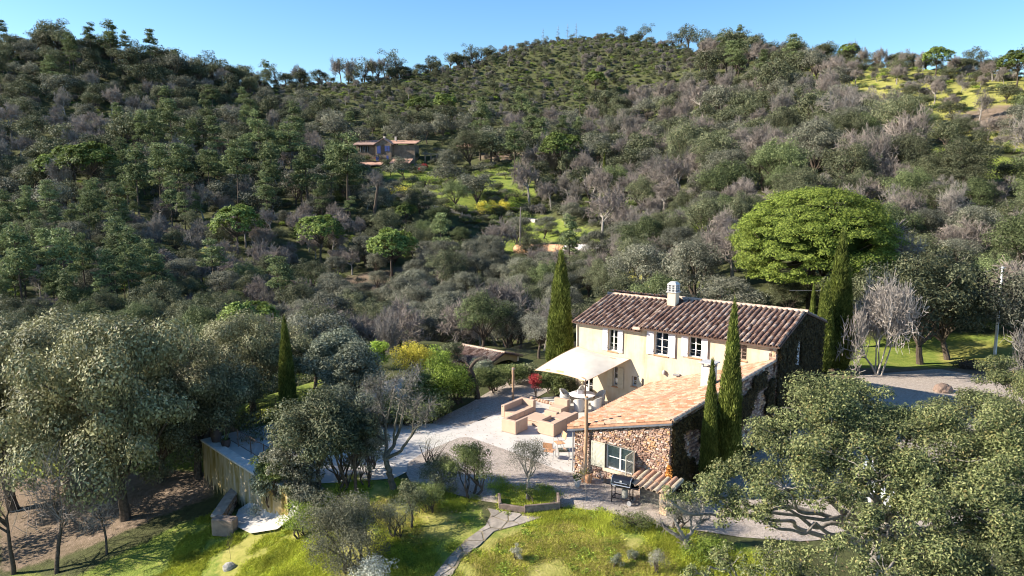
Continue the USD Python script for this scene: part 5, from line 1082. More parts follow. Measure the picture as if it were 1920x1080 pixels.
wall_along('retaining_wall', dl, .45, lambda p: np.minimum(height(p + np.array([-.6, -.6])), -1.2) - .8, lambda p: np.full(len(p), .03), RETAIN, 'tall ochre-stained retaining wall below the corner of the pale terrace', 'retaining wall', PALE_STONE, .10)
ol = [tuple(atz(x, y, -2.35)[:2]) for x, y in [(407, 990), (432, 955), (458, 926)]]
wall_along('parapet_wall', ol, .42, lambda p: np.full(len(p), -3.2), lambda p: np.linspace(-1.78, -1.6, len(p)), MORTAR, 'low rubble wall along the outer edge of the pale ramp below the terrace', 'wall', plain('brown_coping', (.36, .28, .22), .95, .1, var=.3, scale=3, bump=.01), .09, stone=STONE, seed=60)
g = ground_at(436, 997); t = thing('end_pier', 'squat sunlit masonry block ending the low rubble wall at the ramp', 'pier', g)
MB().box((-.35, 0, .3), (1.1, .55, .85), -.15, .04).build('block', plain('pier_render', (.27, .20, .155), .95, .1, var=.3, scale=3, bump=.01), t)
g = ground_at(1020, 752); lw = thing('stone_edging', 'short row of rough dark stones edging the bed under the white sail', 'edging', atz(1017, 752)); rg = np.random.default_rng(5)
a, b = np.array([1.24, 46.04]), np.array([2.75, 44.66])
for i in range(9):
    q = a + (b - a) * (i + .5) / 9; mb = MB(); s_ = trimesh.creation.icosphere(1, .13); vv = s_.vertices * rg.uniform(.7, 1.25, 3) * (1 + .25 * (meshkit.noise(s_.vertices * 9 + i, i)[:, None] - .5)); mb.add(vv + [*q, .1], s_.faces)
    mb.build('stone', STONE, lw, off=atz(1017, 752))
# planted bed with slab kerb round the small tree
bed = thing('planting_bed_kerb', 'angled dark slab kerb round the grass bed of the small round tree', 'kerb', ground_at(985, 952))
ob = ground_at(985, 952)
for (xa, ya), (xb, yb), h in (((938, 955), (985, 962), .28), ((985, 962), (1048, 956), .36), ((938, 955), (936, 938), .34), ((1048, 956), (1046, 938), .40)):
    p, q = ground_at(xa, ya), ground_at(xb, yb); mb = MB(); L = np.linalg.norm((q - p)[:2]); mb.box(((p + q) / 2 + [0, 0, h / 2 - .15]), (L + .1, .12, h + .3), math.atan2(q[1] - p[1], q[0] - p[0]), .02); mb.build('slab', plain('dark_slab_%d' % int(xa + yb), (.16, .12, .10), .9, .1, var=.4, scale=6, bump=.01), bed, off=ob)

# ------------------------------------------------------------------ railing, fence, planters of the terrace corner
def railing(name, pts, hgt, m, label, bars=.13, posts=1.6, r=.012):
    p = np.asarray(pts, float); o = p[0]; t = thing(name, label, 'railing', o)
    L = LineString(p[:, :2]).length; ls = LineString(p[:, :2]); zat = lambda s: np.interp(s, [ls.project(Point(q[:2])) for q in p], p[:, 2])
    P_ = lambda s, h: np.array([*ls.interpolate(s).coords[0], zat(s) + h])
    for h, nm in ((hgt, 'top_rail'), (.12, 'bottom_rail')): MB().tube([P_(s, h) for s in np.linspace(0, L, max(2, int(L / 1.5)))], r * 1.5, 6).build(nm, m, t, off=o)
    for s in np.linspace(0, L, max(2, int(round(L / posts)) + 1)): MB().cyl(P_(s, -.05), P_(s, hgt + .06), r * 2, 6).build('post', m, t, off=o)
    mb = MB()
    for s in np.arange(bars, L, bars): mb.tube([P_(s, .12), P_(s, hgt)], r * .7, 4)
    mb.build('bars', m, t, kind='stuff', off=o); return t
RUST = plain('rusty_iron', (.10, .062, .045), .8, .3, var=.4)
rp = [atz(424, 824, .02), atz(466, 849, .02), atz(510, 876, .02), atz(560, 898, .02)]
railing('terrace_railing', rp, .95, RUST, 'thin rusty railing along the outer edge of the pale terrace', .14, 1.5)
railing('garden_fence', [ground_at(470, 795), ground_at(520, 780), ground_at(575, 768)], 1.25, IRON, 'thin dark bar fence before the bright grass left of the cypress', .13, 1.6, .010)
railing('court_railing', [atz(918, 698, -.1), atz(950, 680, -.1), atz(985, 668, -.1), atz(1005, 662, -.1)], 1.1, IRON, 'dark bar railing beside the small tiled building', .13, 1.5, .010)
p = atz(392, 812, 0); t = thing('pale_handrail', 'pale tubular handrail sloping up from the left corner of the terrace', 'handrail', p)
MB().tube([aty(381, 800, p[1] + .6) + [0, 0, .1], aty(396, 808, p[1]) + [0, 0, .1], aty(410, 817, p[1] - .9) + [0, 0, .1]], .035, 7).build('rail', PALE_STONE, t, off=p)
MB().tube([aty(410, 817, p[1] - .9) + [0, 0, .1], atz(411, 822, 0)], .035, 7).build('leg', PALE_STONE, t, off=p)
for i, (x, y, h, r, lab) in enumerate([(406, 831, .95, .30, 'tall dark urn at the corner of the pale terrace'), (424, 838, .45, .26, 'low dark pot with a spiky plant beside the tall urn on the terrace')]):
    q = atz(x, y, .02); t = thing('terrace_urn', lab, 'planter', q)
    MB().lathe([(0, 0), (r * .7, 0), (r, h * .5), (r * .85, h * .9), (r * .95, h), (r * .8, h), (r * .7, h * .85), (0, h * .8)], sides=14).build('pot', plain(f'urn_dark_{i}', (.05, .035, .03), .7, .3, var=.3), t, smooth=40)
    if i: 
        v, f = blades(np.random.default_rng(3), np.repeat([[0, 0, h * .8]], 40, 0), rnd_dirs(np.random.default_rng(4), 40, .8), .6, .05, .1); mb = MB(); mb.add(v, f); mb.build('leaves', LEAF_SHRUB, t)
# ------------------------------------------------------------------ shade sail and posts
WOOD_POST = plain('post_wood', (.36, .225, .135), .8, .2, var=.18, scale=3, bump=.004)
SAILM = mat('sail_cloth', {'geo': ('geometry', {}), 'n': ('noise_texture', {'scale': 2.2, 'detail': 4.0}), 'r': ('rgb_ramp', {'ramp': [(.3, (.58, .545, .49)), (.6, (.66, .625, .57))]}), 'p': ('principled_bsdf', {'roughness': .8, 'specular_ior_level': .2}), 't': ('translucent_bsdf', {'color': (.80, .66, .44)}), 'm': ('mix_closure', {'fac': .30})},
            [('geo.position', 'n.vector'), ('n.fac', 'r.fac'), ('r.color', 'p.base_color'), ('p.BSDF', 'm.closure1'), ('t.BSDF', 'm.closure2')], 'm.closure')
A_, B_ = Hw([.22, WV - .05, 3.36]), Hw([4.22, WV - .05, 3.12])               # on the house wall
C_ = aty(1098, 715, 42.3); D_ = aty(1003, 694, 45.2)                          # the two outer corners
sail = thing('shade_sail', 'large off-white shade sail stretched from the farmhouse wall over the dining table', 'shade sail', (A_ + C_) / 2)
so = (A_ + C_) / 2
n = 28; s, t = np.meshgrid(np.linspace(0, 1, n), np.linspace(0, 1, n))
e = .055; inn = lambda q: q
S = s + (np.sin(np.pi * t) * e) * (1 - 2 * s); T = t + (np.sin(np.pi * s) * e * 1.0) * (1 - 2 * t)       # edges cut hollow
Q = ((1 - S) * (1 - T))[..., None] * A_ + (S * (1 - T))[..., None] * B_ + (S * T)[..., None] * C_ + ((1 - S) * T)[..., None] * D_
Q[..., 2] += .42 * np.sin(np.pi * s) ** .9 * np.sin(np.pi * np.clip(t, 0, 1)) * (1 - .35 * t) + .22 * np.sin(np.pi * t) * (1 - s) - .16 * np.sin(np.pi * t) * s
v = Q.reshape(-1, 3); i = np.arange(n - 1)[:, None] * n; k = np.arange(n - 1)[None]; f = np.stack([i + k, i + k + 1, i + n + k + 1, i + n + k], -1).reshape(-1, 4)
mb = MB(); mb.add(v, f); mb.add(v - [0, 0, .012], f[:, ::-1]); mb.build('cloth', SAILM, sail, smooth=True, off=so)
HEM = plain('sail_hem', (.50, .33, .20), .8, .2, var=.25, scale=5)
for nm, e_ in (('hem', Q[-1]), ('hem', Q[:, 0]), ('hem', Q[:, -1]), ('hem', Q[0])): MB().tube(e_, .022, 6).build(nm, HEM, sail, off=so)
RUSTP = RUSTP0 = plain('rusted_patch', (.52, .30, .16), .85, .15, var=.3, scale=6)
for k_, (s0, t0, ds, dt) in enumerate([(.20, .955, .055, .022), (.42, .95, .075, .028), (.80, .10, .06, .015), (.9, .93, .05, .02)]):
    a_ = np.linspace(0, 2 * np.pi, 18)[:-1]; rr_ = np.random.default_rng(k_); w_ = 1 + rr_.normal(0, .18, 17); ring = np.stack([s0 + ds * np.cos(a_) * w_, t0 + dt * np.sin(a_) * w_], 1); ring = np.vstack([[s0, t0], np.clip(ring, .01, .99)])
    gi = ring * (n - 1); i0 = np.clip(gi.astype(int), 0, n - 2); fr_ = gi - i0; q_ = [Q[j, i] for i, j in i0]; 
    P_ = np.array([(1 - u) * (1 - w) * Q[j, i] + u * (1 - w) * Q[j, i + 1] + (1 - u) * w * Q[j + 1, i] + u * w * Q[j + 1, i + 1] for (i, j), (u, w) in zip(i0, fr_)])
    mb = MB(); mb.add(P_ + [0, 0, .006], [[0, 1 + q, 1 + (q + 1) % 17] for q in range(17)]); mb.build('rust_stain', RUSTP, sail, off=so)
pole = thing('sail_pole', 'slim rusty metal pole with curved brace holding the front corner of the white sail', 'pole', (C_[0], C_[1], 0))
po = np.array([C_[0], C_[1], 0])
MB().tube([po + [0, 0, 0], C_ + [0, 0, .12]], .035, 8).build('shaft', RUST, pole, off=po)
br = [C_ + (D_ - C_) * .19 + [0, 0, .05], C_ + (D_ - C_) * .10 + [0, 0, -.12], C_ + (D_ - C_) * .03 + [0, 0, -.5], C_ + [0, 0, -1.0]]
MB().tube(br, .018, 6).build('brace', RUST, pole, off=po)
def post(name, base, h, r, lab):
    t = thing(name, lab, 'post', base); mb = MB(); k = 9; z = np.linspace(-.05, h, k); rg = np.random.default_rng(int(h * 100))
    mb.tube(np.c_[rg.normal(0, .008, (k, 2)), z], r * (1 + rg.normal(0, .02, k)), 10); mb.build('shaft', WOOD_POST, t, smooth=50)
    mb = MB(); mb.cyl((0, 0, h - .12), (0, 0, h - .05), r * 1.12, 10); mb.tube([(r, 0, h - .1), (r * 1.9, 0, h - .1)], .02, 5); mb.build('collar', ZINC, t); return t
post('wooden_post', (.07, 45.66, .02), 2.27, .085, 'round wooden post standing alone on the gravel behind the sofas')
post('wooden_post', (3.60, 33.36, .02), 4.06, .085, 'tall wooden post close before the stone annex wall')

# ------------------------------------------------------------------ outdoor lounge
RESIN = plain('woven_resin_beige', (.47, .325, .235), .75, .25, var=.06, scale=3, bump=.004, bscale=140)
LYAW = -36.5
def lounge(name, o, lab, boxes, group=None):
    lw_, _ = frame((.2135, 39.207, .012), LYAW); base = lw_([*o, 0]); t = thing(name, lab, 'sofa' if 'sofa' in name else 'armchair' if 'arm' in name else 'table', base, LYAW, group)
    for nm, lo, hi in boxes: MB().lohi(np.array(lo) - [*o, 0], np.array(hi) - [*o, 0], .018).build(nm, RESIN, t)
    return t
G_ = .02
lounge('lounge_armchair', (-.5, .6), 'beige box armchair at the near left of the lounge group', [('back_panel', (-1.02, 0, .02), (0, .24, .76)), ('side_panel', (-1.02, .242, .02), (-.84, 1.2, .76)), ('side_panel', (-.18, .242, .02), (0, 1.2, .76)), ('seat', (-.838, .242, .02), (-.182, 1.16, .38))])
lounge('lounge_sofa', (-2.0, 3.1), 'beige two-seat box sofa at the left of the lounge group, shaded inside', [('back_panel', (-2.62, 2.05, .02), (-2.36, 4.2, .76)), ('side_panel', (-2.358, 3.92, .02), (-1.50, 4.2, .76)), ('seat', (-2.358, 2.05, .02), (-1.50, 2.97, .38)), ('seat', (-2.358, 2.98, .02), (-1.50, 3.918, .38))])
lounge('lounge_table', (-.28, 2.5), 'low square beige coffee table in the middle of the lounge group', [('top', (-.85, 1.82, .30), (.30, 3.2, .36)), ('base', (-.80, 1.87, .02), (.25, 3.15, .298))])
lounge('lounge_sofa', (1.4, 2.2), 'long beige box sofa at the near right of the lounge group', [('back_panel', (.83, .98, .02), (1.95, 1.2, .76)), ('side_panel', (.83, 1.202, .02), (.97, 2.25, .76)), ('side_panel', (1.70, 1.202, .02), (1.95, 2.36, .76)), ('side_panel', (1.70, 2.372, .02), (1.95, 3.66, .76)), ('seat', (.972, 1.202, .02), (1.698, 2.25, .55)), ('seat', (.90, 2.26, .02), (1.698, 3.66, .62))])
lounge('lounge_armchair', (.45, 3.4), 'small beige box seat beyond the coffee table, right of the middle', [('back_panel', (-.02, 2.95, .02), (.86, 3.22, .70)), ('seat', (-.02, 3.222, .02), (.86, 3.9, .40))])
lounge('lounge_armchair', (-.25, 4.9), 'beige high-backed box armchair farthest from view, before the dining table', [('back_panel', (-.76, 5.15, .02), (.24, 5.42, .80)), ('seat', (-.70, 4.45, .02), (.24, 5.148, .42))])

# ------------------------------------------------------------------ dining set under the sail
WICKER = plain('white_wicker', (.54, .51, .47), .7, .25, var=.06, scale=6, bump=.006, bscale=120)
TP = np.array([4.55, 44.75, .012])
t = thing('dining_table', 'round white dining table under the shade sail', 'table', TP)
MB().lathe([(0, .70), (.82, .70), (.84, .72), (.84, .745), (.82, .755), (0, .755)], sides=32).build('tabletop', WHITE_WOOD, t, smooth=40)
MB().lathe([(0, 0), (.34, 0), (.34, .04), (.10, .10), (.08, .6), (.20, .698), (0, .699)], sides=16).build('pedestal', WICKER, t, smooth=40)
t = thing('table_box', 'small white box standing on the round dining table', 'box', TP + [-.15, .1, .757]); MB().lohi((-.17, -.12, 0), (.17, .12, .22), .02).build('body', WHITE_WOOD, t); MB().lohi((-.18, -.13, .222), (.18, .13, .25), .01).build('lid', CONC, t)
def tub_chair(loc, rz, lab):
    t = thing('wicker_armchair', lab, 'armchair', loc, rz, 'white wicker armchairs round the dining table')
    a = np.radians(np.linspace(-128, 128, 21)); hh = .60 + .28 * np.clip(np.cos(a), 0, 1) ** .7; r0, r1 = .30, .36; V = []
    for q, h in zip(a, hh):
        c, s = math.cos(q), math.sin(q); V += [[-c * r0, s * r0, .03], [-c * (r1 + .05 * max(c, 0)), s * r1, h], [-c * (r1 + .05 * max(c, 0) - .05), s * (r1 - .05), h], [-c * (r0 - .05), s * (r0 - .05), .03]]
    F = []
    for i in range(20):
        for q in range(4): r = (q + 1) % 4; F.append([i * 4 + q, i * 4 + r, i * 4 + 4 + r, i * 4 + 4 + q])
    F += [[0, 3, 2, 1], [80, 81, 82, 83]]
    mb = MB(); mb.add(V, F); mb.build('backrest', WICKER, t, smooth=45)
    MB().lathe([(0, .05), (.27, .05), (.29, .40), (.27, .43), (0, .44)], (.02, 0, 0), 18).build('seat', WICKER, t, smooth=45)
for i, (ang, lab) in enumerate([(205, 'white wicker armchair at the near left of the dining table'), (255, 'white wicker armchair nearest to the sofas at the dining table'), (310, 'white wicker armchair at the near right of the dining table, beside the roof'), (15, 'white wicker armchair right of the dining table by the house wall'), (80, 'white wicker armchair behind the dining table by the house wall'), (148, 'white wicker armchair at the far left of the dining table')]):
    a = math.radians(ang); tub_chair(TP + [1.22 * math.cos(a), 1.22 * math.sin(a), 0], ang + 180 + (7 * i % 11), lab)

# ------------------------------------------------------------------ terracotta chairs and glass table beside the annex
CANVAS = plain('terracotta_canvas', (.52, .27, .145), .8, .2, var=.12)
def canvas_chair(loc, rz, lab):
    t = thing('canvas_armchair', lab, 'chair', loc, rz, 'terracotta canvas chairs beside the annex'); m = MB()
    for s in (-1, 1):
        m.tube([(-.26, s * .27, 0), (.0, s * .27, .62), (.0, s * .27, .62)], .014, 5); m.tube([(.26, s * .27, 0), (.22, s * .27, .62), (-.2, s * .27, .62), (-.32, s * .27, .95)], .014, 5)
    m.tube([(.24, -.27, .42), (.24, .27, .42)], .012, 5); m.build('tube_frame', ZINC, t)
    m = MB(); m.lohi((-.24, -.26, .41), (.24, .26, .435)); m.build('seat', CANVAS, t)
    m = MB(); m.add([[-.25, -.26, .62], [-.25, .26, .62], [-.34, .26, .95], [-.34, -.26, .95], [-.27, -.26, .62], [-.27, .26, .62], [-.36, .26, .95], [-.36, -.26, .95]], [[0, 1, 2, 3], [7, 6, 5, 4], [0, 4, 5, 1], [1, 5, 6, 2], [2, 6, 7, 3], [3, 7, 4, 0]]); m.build('backrest', CANVAS, t)
canvas_chair((2.55, 36.9, .012), 200, 'terracotta canvas chair with metal frame, against the annex side wall')
canvas_chair((1.95, 35.75, .012), 70, 'terracotta canvas chair seen from behind, nearer the small round tree')
t = thing('side_table', 'small glass-topped side table by the two terracotta chairs', 'table', (2.72, 35.75, .012)); MB().lohi((-.3, -.3, .44), (.3, .3, .46), .004).build('glass_top', GLASS, t); m = MB()
for sx in (-1, 1):
    for sy in (-1, 1): m.cyl((sx * .27, sy * .27, 0), (sx * .27, sy * .27, .438), .014, 6)
m.build('legs', ZINC, t)

# ------------------------------------------------------------------ barbecue, tiled shelter, pots by the annex wall
BLACK = plain('black_enamel', (.012, .012, .016), .25, .5, var=.1); STEEL = plain('steel_trim', (.55, .55, .56), .3, .5, metal=.9, var=.05)
t = thing('barbecue', 'black gas barbecue on a wheeled cart in front of the stone annex', 'barbecue', (4.98, 30.55, .024), -28)
m = MB()
for x in (-.42, .42):
    for y in (-.22, .22): m.lohi((x - .02, y - .02, .06 if x > 0 else 0), (x + .02, y + .02, .74))
m.lohi((-.42, -.235, .20), (.42, -.205, .24)); m.lohi((-.42, .205, .20), (.42, .235, .24)); m.lohi((-.44, -.2, .20), (-.40, .2, .24)); m.lohi((.40, -.2, .20), (.44, .2, .24)); m.build('cart', BLACK, t)
m = MB(); m.lohi((-.46, -.27, .742), (.46, .27, .86), .02); m.build('firebox', BLACK, t)
lid = [(-.27, .862), (-.27, .95), (-.20, 1.12), (-.06, 1.2), (.12, 1.2), (.24, 1.10), (.27, .95), (.27, .862)]; m = MB(); V = [[x, a, b] for x in (-.44, .44) for a, b in lid]; k = len(lid)
m.add(V, [[i, i + 1, i + 1 + k] for i in range(k - 1)] + [[i, i + 1 + k, i + k] for i in range(k - 1)] + [[0, i + 1, i] for i in range(1, k - 1)] + [[k, k + i, k + i + 1] for i in range(1, k - 1)]); m.build('lid', BLACK, t, smooth=30)
for s in (-1, 1): MB().tube([(s * .445, a, b) for a, b in lid], .022, 6).build('lid_trim', STEEL, t)
MB().tube([(-.44, -.285, .87), (.44, -.285, .87)], .022, 6).build('front_trim', STEEL, t); MB().tube([(-.3, -.30, 1.0), (.3, -.30, 1.0)], .014, 6).build('handle', STEEL, t)
MB().lohi((-.05, -.262, 1.02), (.05, -.245, 1.09)).build('thermometer', CONC, t); MB().lohi((-.38, -.29, .78), (-.24, -.272, .83)).build('badge', CONC, t)
MB().lohi((-.88, -.25, .80), (-.465, .25, .845), .01).build('side_shelf', BLACK, t); MB().lohi((.465, -.25, .80), (.80, .25, .845), .01).build('side_shelf', BLACK, t)
for y in (-.27, .27): MB().tm(trimesh.creation.cylinder(.11, .05, sections=18, transform=trimesh.transformations.translation_matrix([.42, y, .11]) @ trimesh.transformations.rotation_matrix(np.pi / 2, [1, 0, 0]))).build('wheel', plain(f'wheel_grey_{int(y > 0)}', (.34, .33, .33), .6, .3), t)
MB().lathe([(0, .25), (.15, .25), (.15, .55), (.08, .64), (0, .65)], (.12, 0, 0), 14).build('gas_bottle', plain('gas_bottle', (.30, .28, .24), .5, .4), t, smooth=40)
sh = thing('tiled_shelter', 'lean-to wood store with eight big pale canal tiles against the annex corner', 'shelter', Aw([4.7, -.7, .02]), AYAW)
MB().lohi((.80, -.75, -.1), (1.15, -.35, .92)).build('pier', STONE, sh); MB().lohi((-.75, .35, -.1), (-.45, .65, 1.0)).build('pier', STONE, sh)
MB().add([[-.95, .66, 1.13], [1.25, .66, 1.13], [1.25, -.72, .93], [-.95, -.72, .93], [-.95, .66, 1.09], [1.25, .66, 1.09], [1.25, -.72, .89], [-.95, -.72, .89]], [[0, 3, 2, 1], [4, 5, 6, 7], [0, 1, 5, 4], [1, 2, 6, 5], [2, 3, 7, 6], [3, 0, 4, 7]]).build('boarding', BARK, sh)
PALE_TILE = [plain(f'shelter_tile_{i}', c, .9, .15, var=.3, scale=6, bump=.006) for i, c in enumerate([(.38, .26, .18), (.40, .225, .15), (.37, .30, .22), (.33, .28, .21)])]
for i in range(8):
    for j, (y0, L) in enumerate(((-.80, .78), (-.12, .80))):
        v, f = barrel(L, .125, .11, .02, 9); sl = .145; v = np.c_[v[:, 0], v[:, 1], v[:, 2] + v[:, 1] * sl]; MB().add(v + [-.80 + i * .275, y0, .925 + (y0 + .8) * sl + j * .022], f).build('tile', PALE_TILE[(i * 2 + j) % 4], sh, smooth=50)
MB().lohi((-.6, .0, .0), (.7, .5, .62), .03).build('stacked_logs', BARK_GREY, sh)
for i, (x, y, r, h, lab, plantk) in enumerate([(1103, 905, .20, .46, 'round-bellied terracotta jar against the annex wall', 0), (1094, 903, .16, .30, 'terracotta pot with a yellowish plant next to the round-bellied jar', 1), (1083, 912, .17, .28, 'grey pot at the foot of the tall wooden post', 1)]):
    q = atz(x, y, .024); t = thing('flower_pot', lab, 'pot', q)
    MB().lathe([(0, 0), (r * .6, 0), (r, h * .55), (r * .72, h * .9), (r * .8, h), (r * .62, h), (r * .6, h * .88), (0, h * .85)] if not plantk else [(0, 0), (r * .7, 0), (r, h), (r * 1.1, h), (r * 1.1, h * 1.08), (r * .9, h * 1.08), (r * .85, h * .9), (0, h * .88)], sides=16).build('pot', TERRACOTTA if i < 2 else CONC, t, smooth=40)
    if plantk:
        rr = np.random.default_rng(i); p, d = puff(rr, 160, np.array([0, 0, h + .18]), np.array([.25, .25, .22]), .3); mb = MB(); mb.add(*leaf_quads(rr, p, d, .09)); mb.build('plant', LEAF_YELLOW if i == 1 else LEAF_SHRUB, t)
# ------------------------------------------------------------------ light poles, wires, far poles
g = ground_at(1868, 664); tp = aty(1880, 500, g[1]); t = thing('white_pole', 'tall pale utility pole on the right lawn, carrying a wire', 'utility pole', g)
MB().tube([(-.12, 0, -.3), (tp[0] - g[0], 0, tp[2] - g[2])], [.13, .08], 10).build('shaft', plain('pole_white', (.62, .60, .60), .7, .3, var=.15), t)
m = MB(); m.box((tp[0] - g[0], 0, tp[2] - g[2] - .1), (.5, .06, .06)); m.build('crossarm', ZINC, t)
for dz in (0,): 
    a = np.array([tp[0] - g[0], 0, tp[2] - g[2] - .1]); b = aty(1480, 545, 62.0) - g; s = np.linspace(0, 1, 24)[:, None]; MB().tube(a + (b - a) * s - np.array([0, 0, 1.0]) * (s * (1 - s) * 2.2), .014, 3).build('wire', ZINC, t)
def far_pole(name, x, y, xt, yt, r, m_, lab, cat='utility pole'):
    g = ground_at(x, y); tp = aty(xt, yt, g[1]); t = thing(name, lab, cat, g); d = tp - g; MB().tube([(0, 0, -.5), d], [r, r * .7], 7).build('shaft', m_, t); return t, d, g
t, d, g = far_pole('wooden_utility_pole', 975, 478, 976, 388, .16, BARK_GREY, 'grey wooden utility pole before the green field in the valley')
MB().tube([d - [0, 0, .3], aty(915, 384, 172) - g], .03, 3).build('wire', IRON, t); MB().tube([d - [0, 0, .3], aty(1012, 405, 172) - g], .03, 3).build('wire', IRON, t)
far_pole('dead_pine', 697, 432, 709, 346, .42, BARK, 'leaning bare dead trunk right of the two bushy umbrella pines', 'dead tree')
far_pole('dead_pine', 580, 406, 575, 352, .35, BARK, 'short broken dead trunk left of the tall pines', 'dead tree')
g = ground_at(857, 530); hgt = aty(857, 466, g[1])[2] - g[2]; rr = np.random.default_rng(77); t = thing('dead_fir', 'ghostly white dead fir standing in the valley', 'dead tree', g)
m = MB(); m.tube([(0, 0, -.3), (0, 0, hgt)], [.14, .02], 6)
for i in range(150):
    z = hgt * rr.uniform(.12, .97); a = rr.uniform(0, 6.28); L = (1 - z / hgt) * hgt * .30 + .15; m.tube([(0, 0, z), (math.cos(a) * L * .6, math.sin(a) * L * .6, z - .02 * L), (math.cos(a) * L, math.sin(a) * L, z - .25 * L)], [.035, .028, .015], 3)
m.build('branches', BARK_PALE, t)
# ------------------------------------------------------------------ trees and shrubs of the garden, one by one
def grow(name, label, cat, loc, parts, rz=0, group=None):
    t = thing(name, label, cat, loc, rz, group)
    for nm, m, mt in parts:
        if isinstance(m, MB):
            if m.n: m.build(nm, mt, t, smooth=60 if nm in ('trunk', 'stems') else False)
        else: mb = MB(); mb.add(*m); mb.build(nm, mt, t)
    return t
def size_at(x, y, ytop, halfw, g=None):
    g = ground_at(x, y) if g is None else g; k = g[1] / FPX
    return g, max(aty(x, ytop, g[1])[2] - g[2], .3), halfw * k
def shrub(name, label, x, y, ytop, halfw, leafm, leaf=.08, n=9000, seed=0, cat='shrub', puffs=26, pr=.36, trunk=.07, jit=.7, low=-.8, multi=3, aspect=.42, up=.4, g=None, bark=BARK, kind='leaf', hollow=.3):
    g, H, R = size_at(x, y, ytop, halfw * 1.2, g)
    t = crown_tree(seed, H, R, H * trunk, max(.02, R * .05), puffs, R * pr, int(n / puffs), leaf, hollow=hollow, jit=jit, low=low, multi=multi, aspect=aspect, up=up, lean=.06, kind=kind, limbs=12)
    return grow(name, label, cat, g - [0, 0, .05], [('stems' if multi > 1 else 'trunk', t[0], bark), ('foliage', leaves_of(t), leafm)])
# --- cypresses
for i in range(3):
    mb, core, bv, bf = cypress_tree(400 + i, 10.0, 1.0, 15000, .26, .06)
    klass(f'cypress_{i}', [('trunk', mb, BARK), ('inner_foliage', core, LEAF_CYP), ('foliage', (bv, bf), LEAF_CYP)])
CYPS = [(0, 1050, 690, 464, 27, 'stout dark cypress at the left end of the farmhouse', 50.5), (1, 541, 775, 588, 17, 'slim dark cypress left of the terrace, half in front of an oak', 41.5), (2, 1362, 905, 556, 24, 'tall cypress against the dark side of the stone annex', 33.0), (0, 1327, 900, 668, 17, 'shorter cypress just left of the tall one by the annex', 31.6),
        (1, 1562, 715, 424, 25, 'tallest cypress behind the right end of the farmhouse', 53.5), (2, 1540, 712, 520, 19, 'broad cypress in front of the tallest one at the farmhouse end', 52.6), (0, 1578, 716, 500, 15, 'right-hand narrow cypress of the cluster at the farmhouse end', 53.2), (1, 1516, 700, 523, 8, 'thin brown-tipped cypress rising over the right roof ridge', 54), (2, 1531, 700, 530, 8, 'second thin cypress rising over the right roof ridge', 54.5)]
for k, x, y, yt, hw, lab, D in CYPS:
    if D is None: g = ground_at(x, y)
    else: g = aty(x, y, D); g[2] = height(g[None, :2])[0]
    t = aty(x, yt, g[1]); H = t[2] - g[2]; R = hw * g[1] / FPX
    plant(f'cypress_{k}', 'cypress', lab, 'cypress', g, 40 * k + x % 90, (R, R, H / 10.0), None)
g = ground_at(1132, 362); H = aty(1132, 284, g[1])[2] - g[2]; plant('cypress_0', 'cypress', 'needle-thin dark cypress standing far off among the grey woods', 'cypress', g, 0, (H * .055, H * .055, H / 10.0))
# --- the great umbrella pine
g = aty(1518, 600, 69.0); g[2] = height(g[None, :2])[0]; H = aty(1518, 343, 69)[2] - g[2]
rgu = np.random.default_rng(9); R = 6.9; mb = MB(); fork = np.array([0, 0, H * .42]); limb(rgu, mb, [0, 0, -.4], fork, .42, .32, 0, 8, 10, .03)
Vs, Fs, k = [], [], 0; zc = H * .53
lobes = []
while len(lobes) < 235:
    d = rnd_dirs(rgu, 1, .25)[0]
    if d[2] < -.66: continue
    c = np.array([d[0] * R, d[1] * R, zc + (d[2] * H * .40 if d[2] > 0 else d[2] * H * .36)]) * np.array([1, 1, 1]) ; c[:2] *= rgu.uniform(.90, 1.04)
    if all(np.linalg.norm((c - q) * [1, 1, 1.5]) > .92 for q, _ in lobes) or rgu.random() < .01: lobes.append((c, d))
for c, d in lobes:
    r = rgu.uniform(.8, 1.45); m = int(430 * r); p, dd = puff(rgu, m, c, np.array([r, r, r * .52]) * rgu.uniform(.8, 1.15, 3), .5, -.3); up_ = dd * .75 + d * .35 + [0, 0, .75]; up_ /= np.linalg.norm(up_, axis=1, keepdims=True)
    v, f = leaf_quads(rgu, p, dd * .8 + d * .35 + [0, 0, .55], .19, .5, .5); Vs.append(v); Fs.append(f + k); k += len(v)
    if rgu.random() < .4: limb(rgu, mb, fork, c - d * .7, .20, .03, -.05, 7, 5, .05)
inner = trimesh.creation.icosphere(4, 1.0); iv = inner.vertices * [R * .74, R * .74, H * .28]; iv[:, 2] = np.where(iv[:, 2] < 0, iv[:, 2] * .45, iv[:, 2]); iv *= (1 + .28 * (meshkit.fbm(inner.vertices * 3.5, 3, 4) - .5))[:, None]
grow('great_umbrella_pine', 'huge bright green umbrella pine towering behind the right half of the farmhouse', 'pine', g, [('trunk', mb, BARK), ('crown', (np.vstack(Vs), np.vstack(Fs)), LEAF_UMB), ('shaded_crown', (iv + [0, 0, zc + .1], inner.faces), leafm_in := leafmat('leaf_umbrella_inner', (.02, .03, .008), (.045, .066, .014), (.08, .11, .024), .05, .9, .05))])
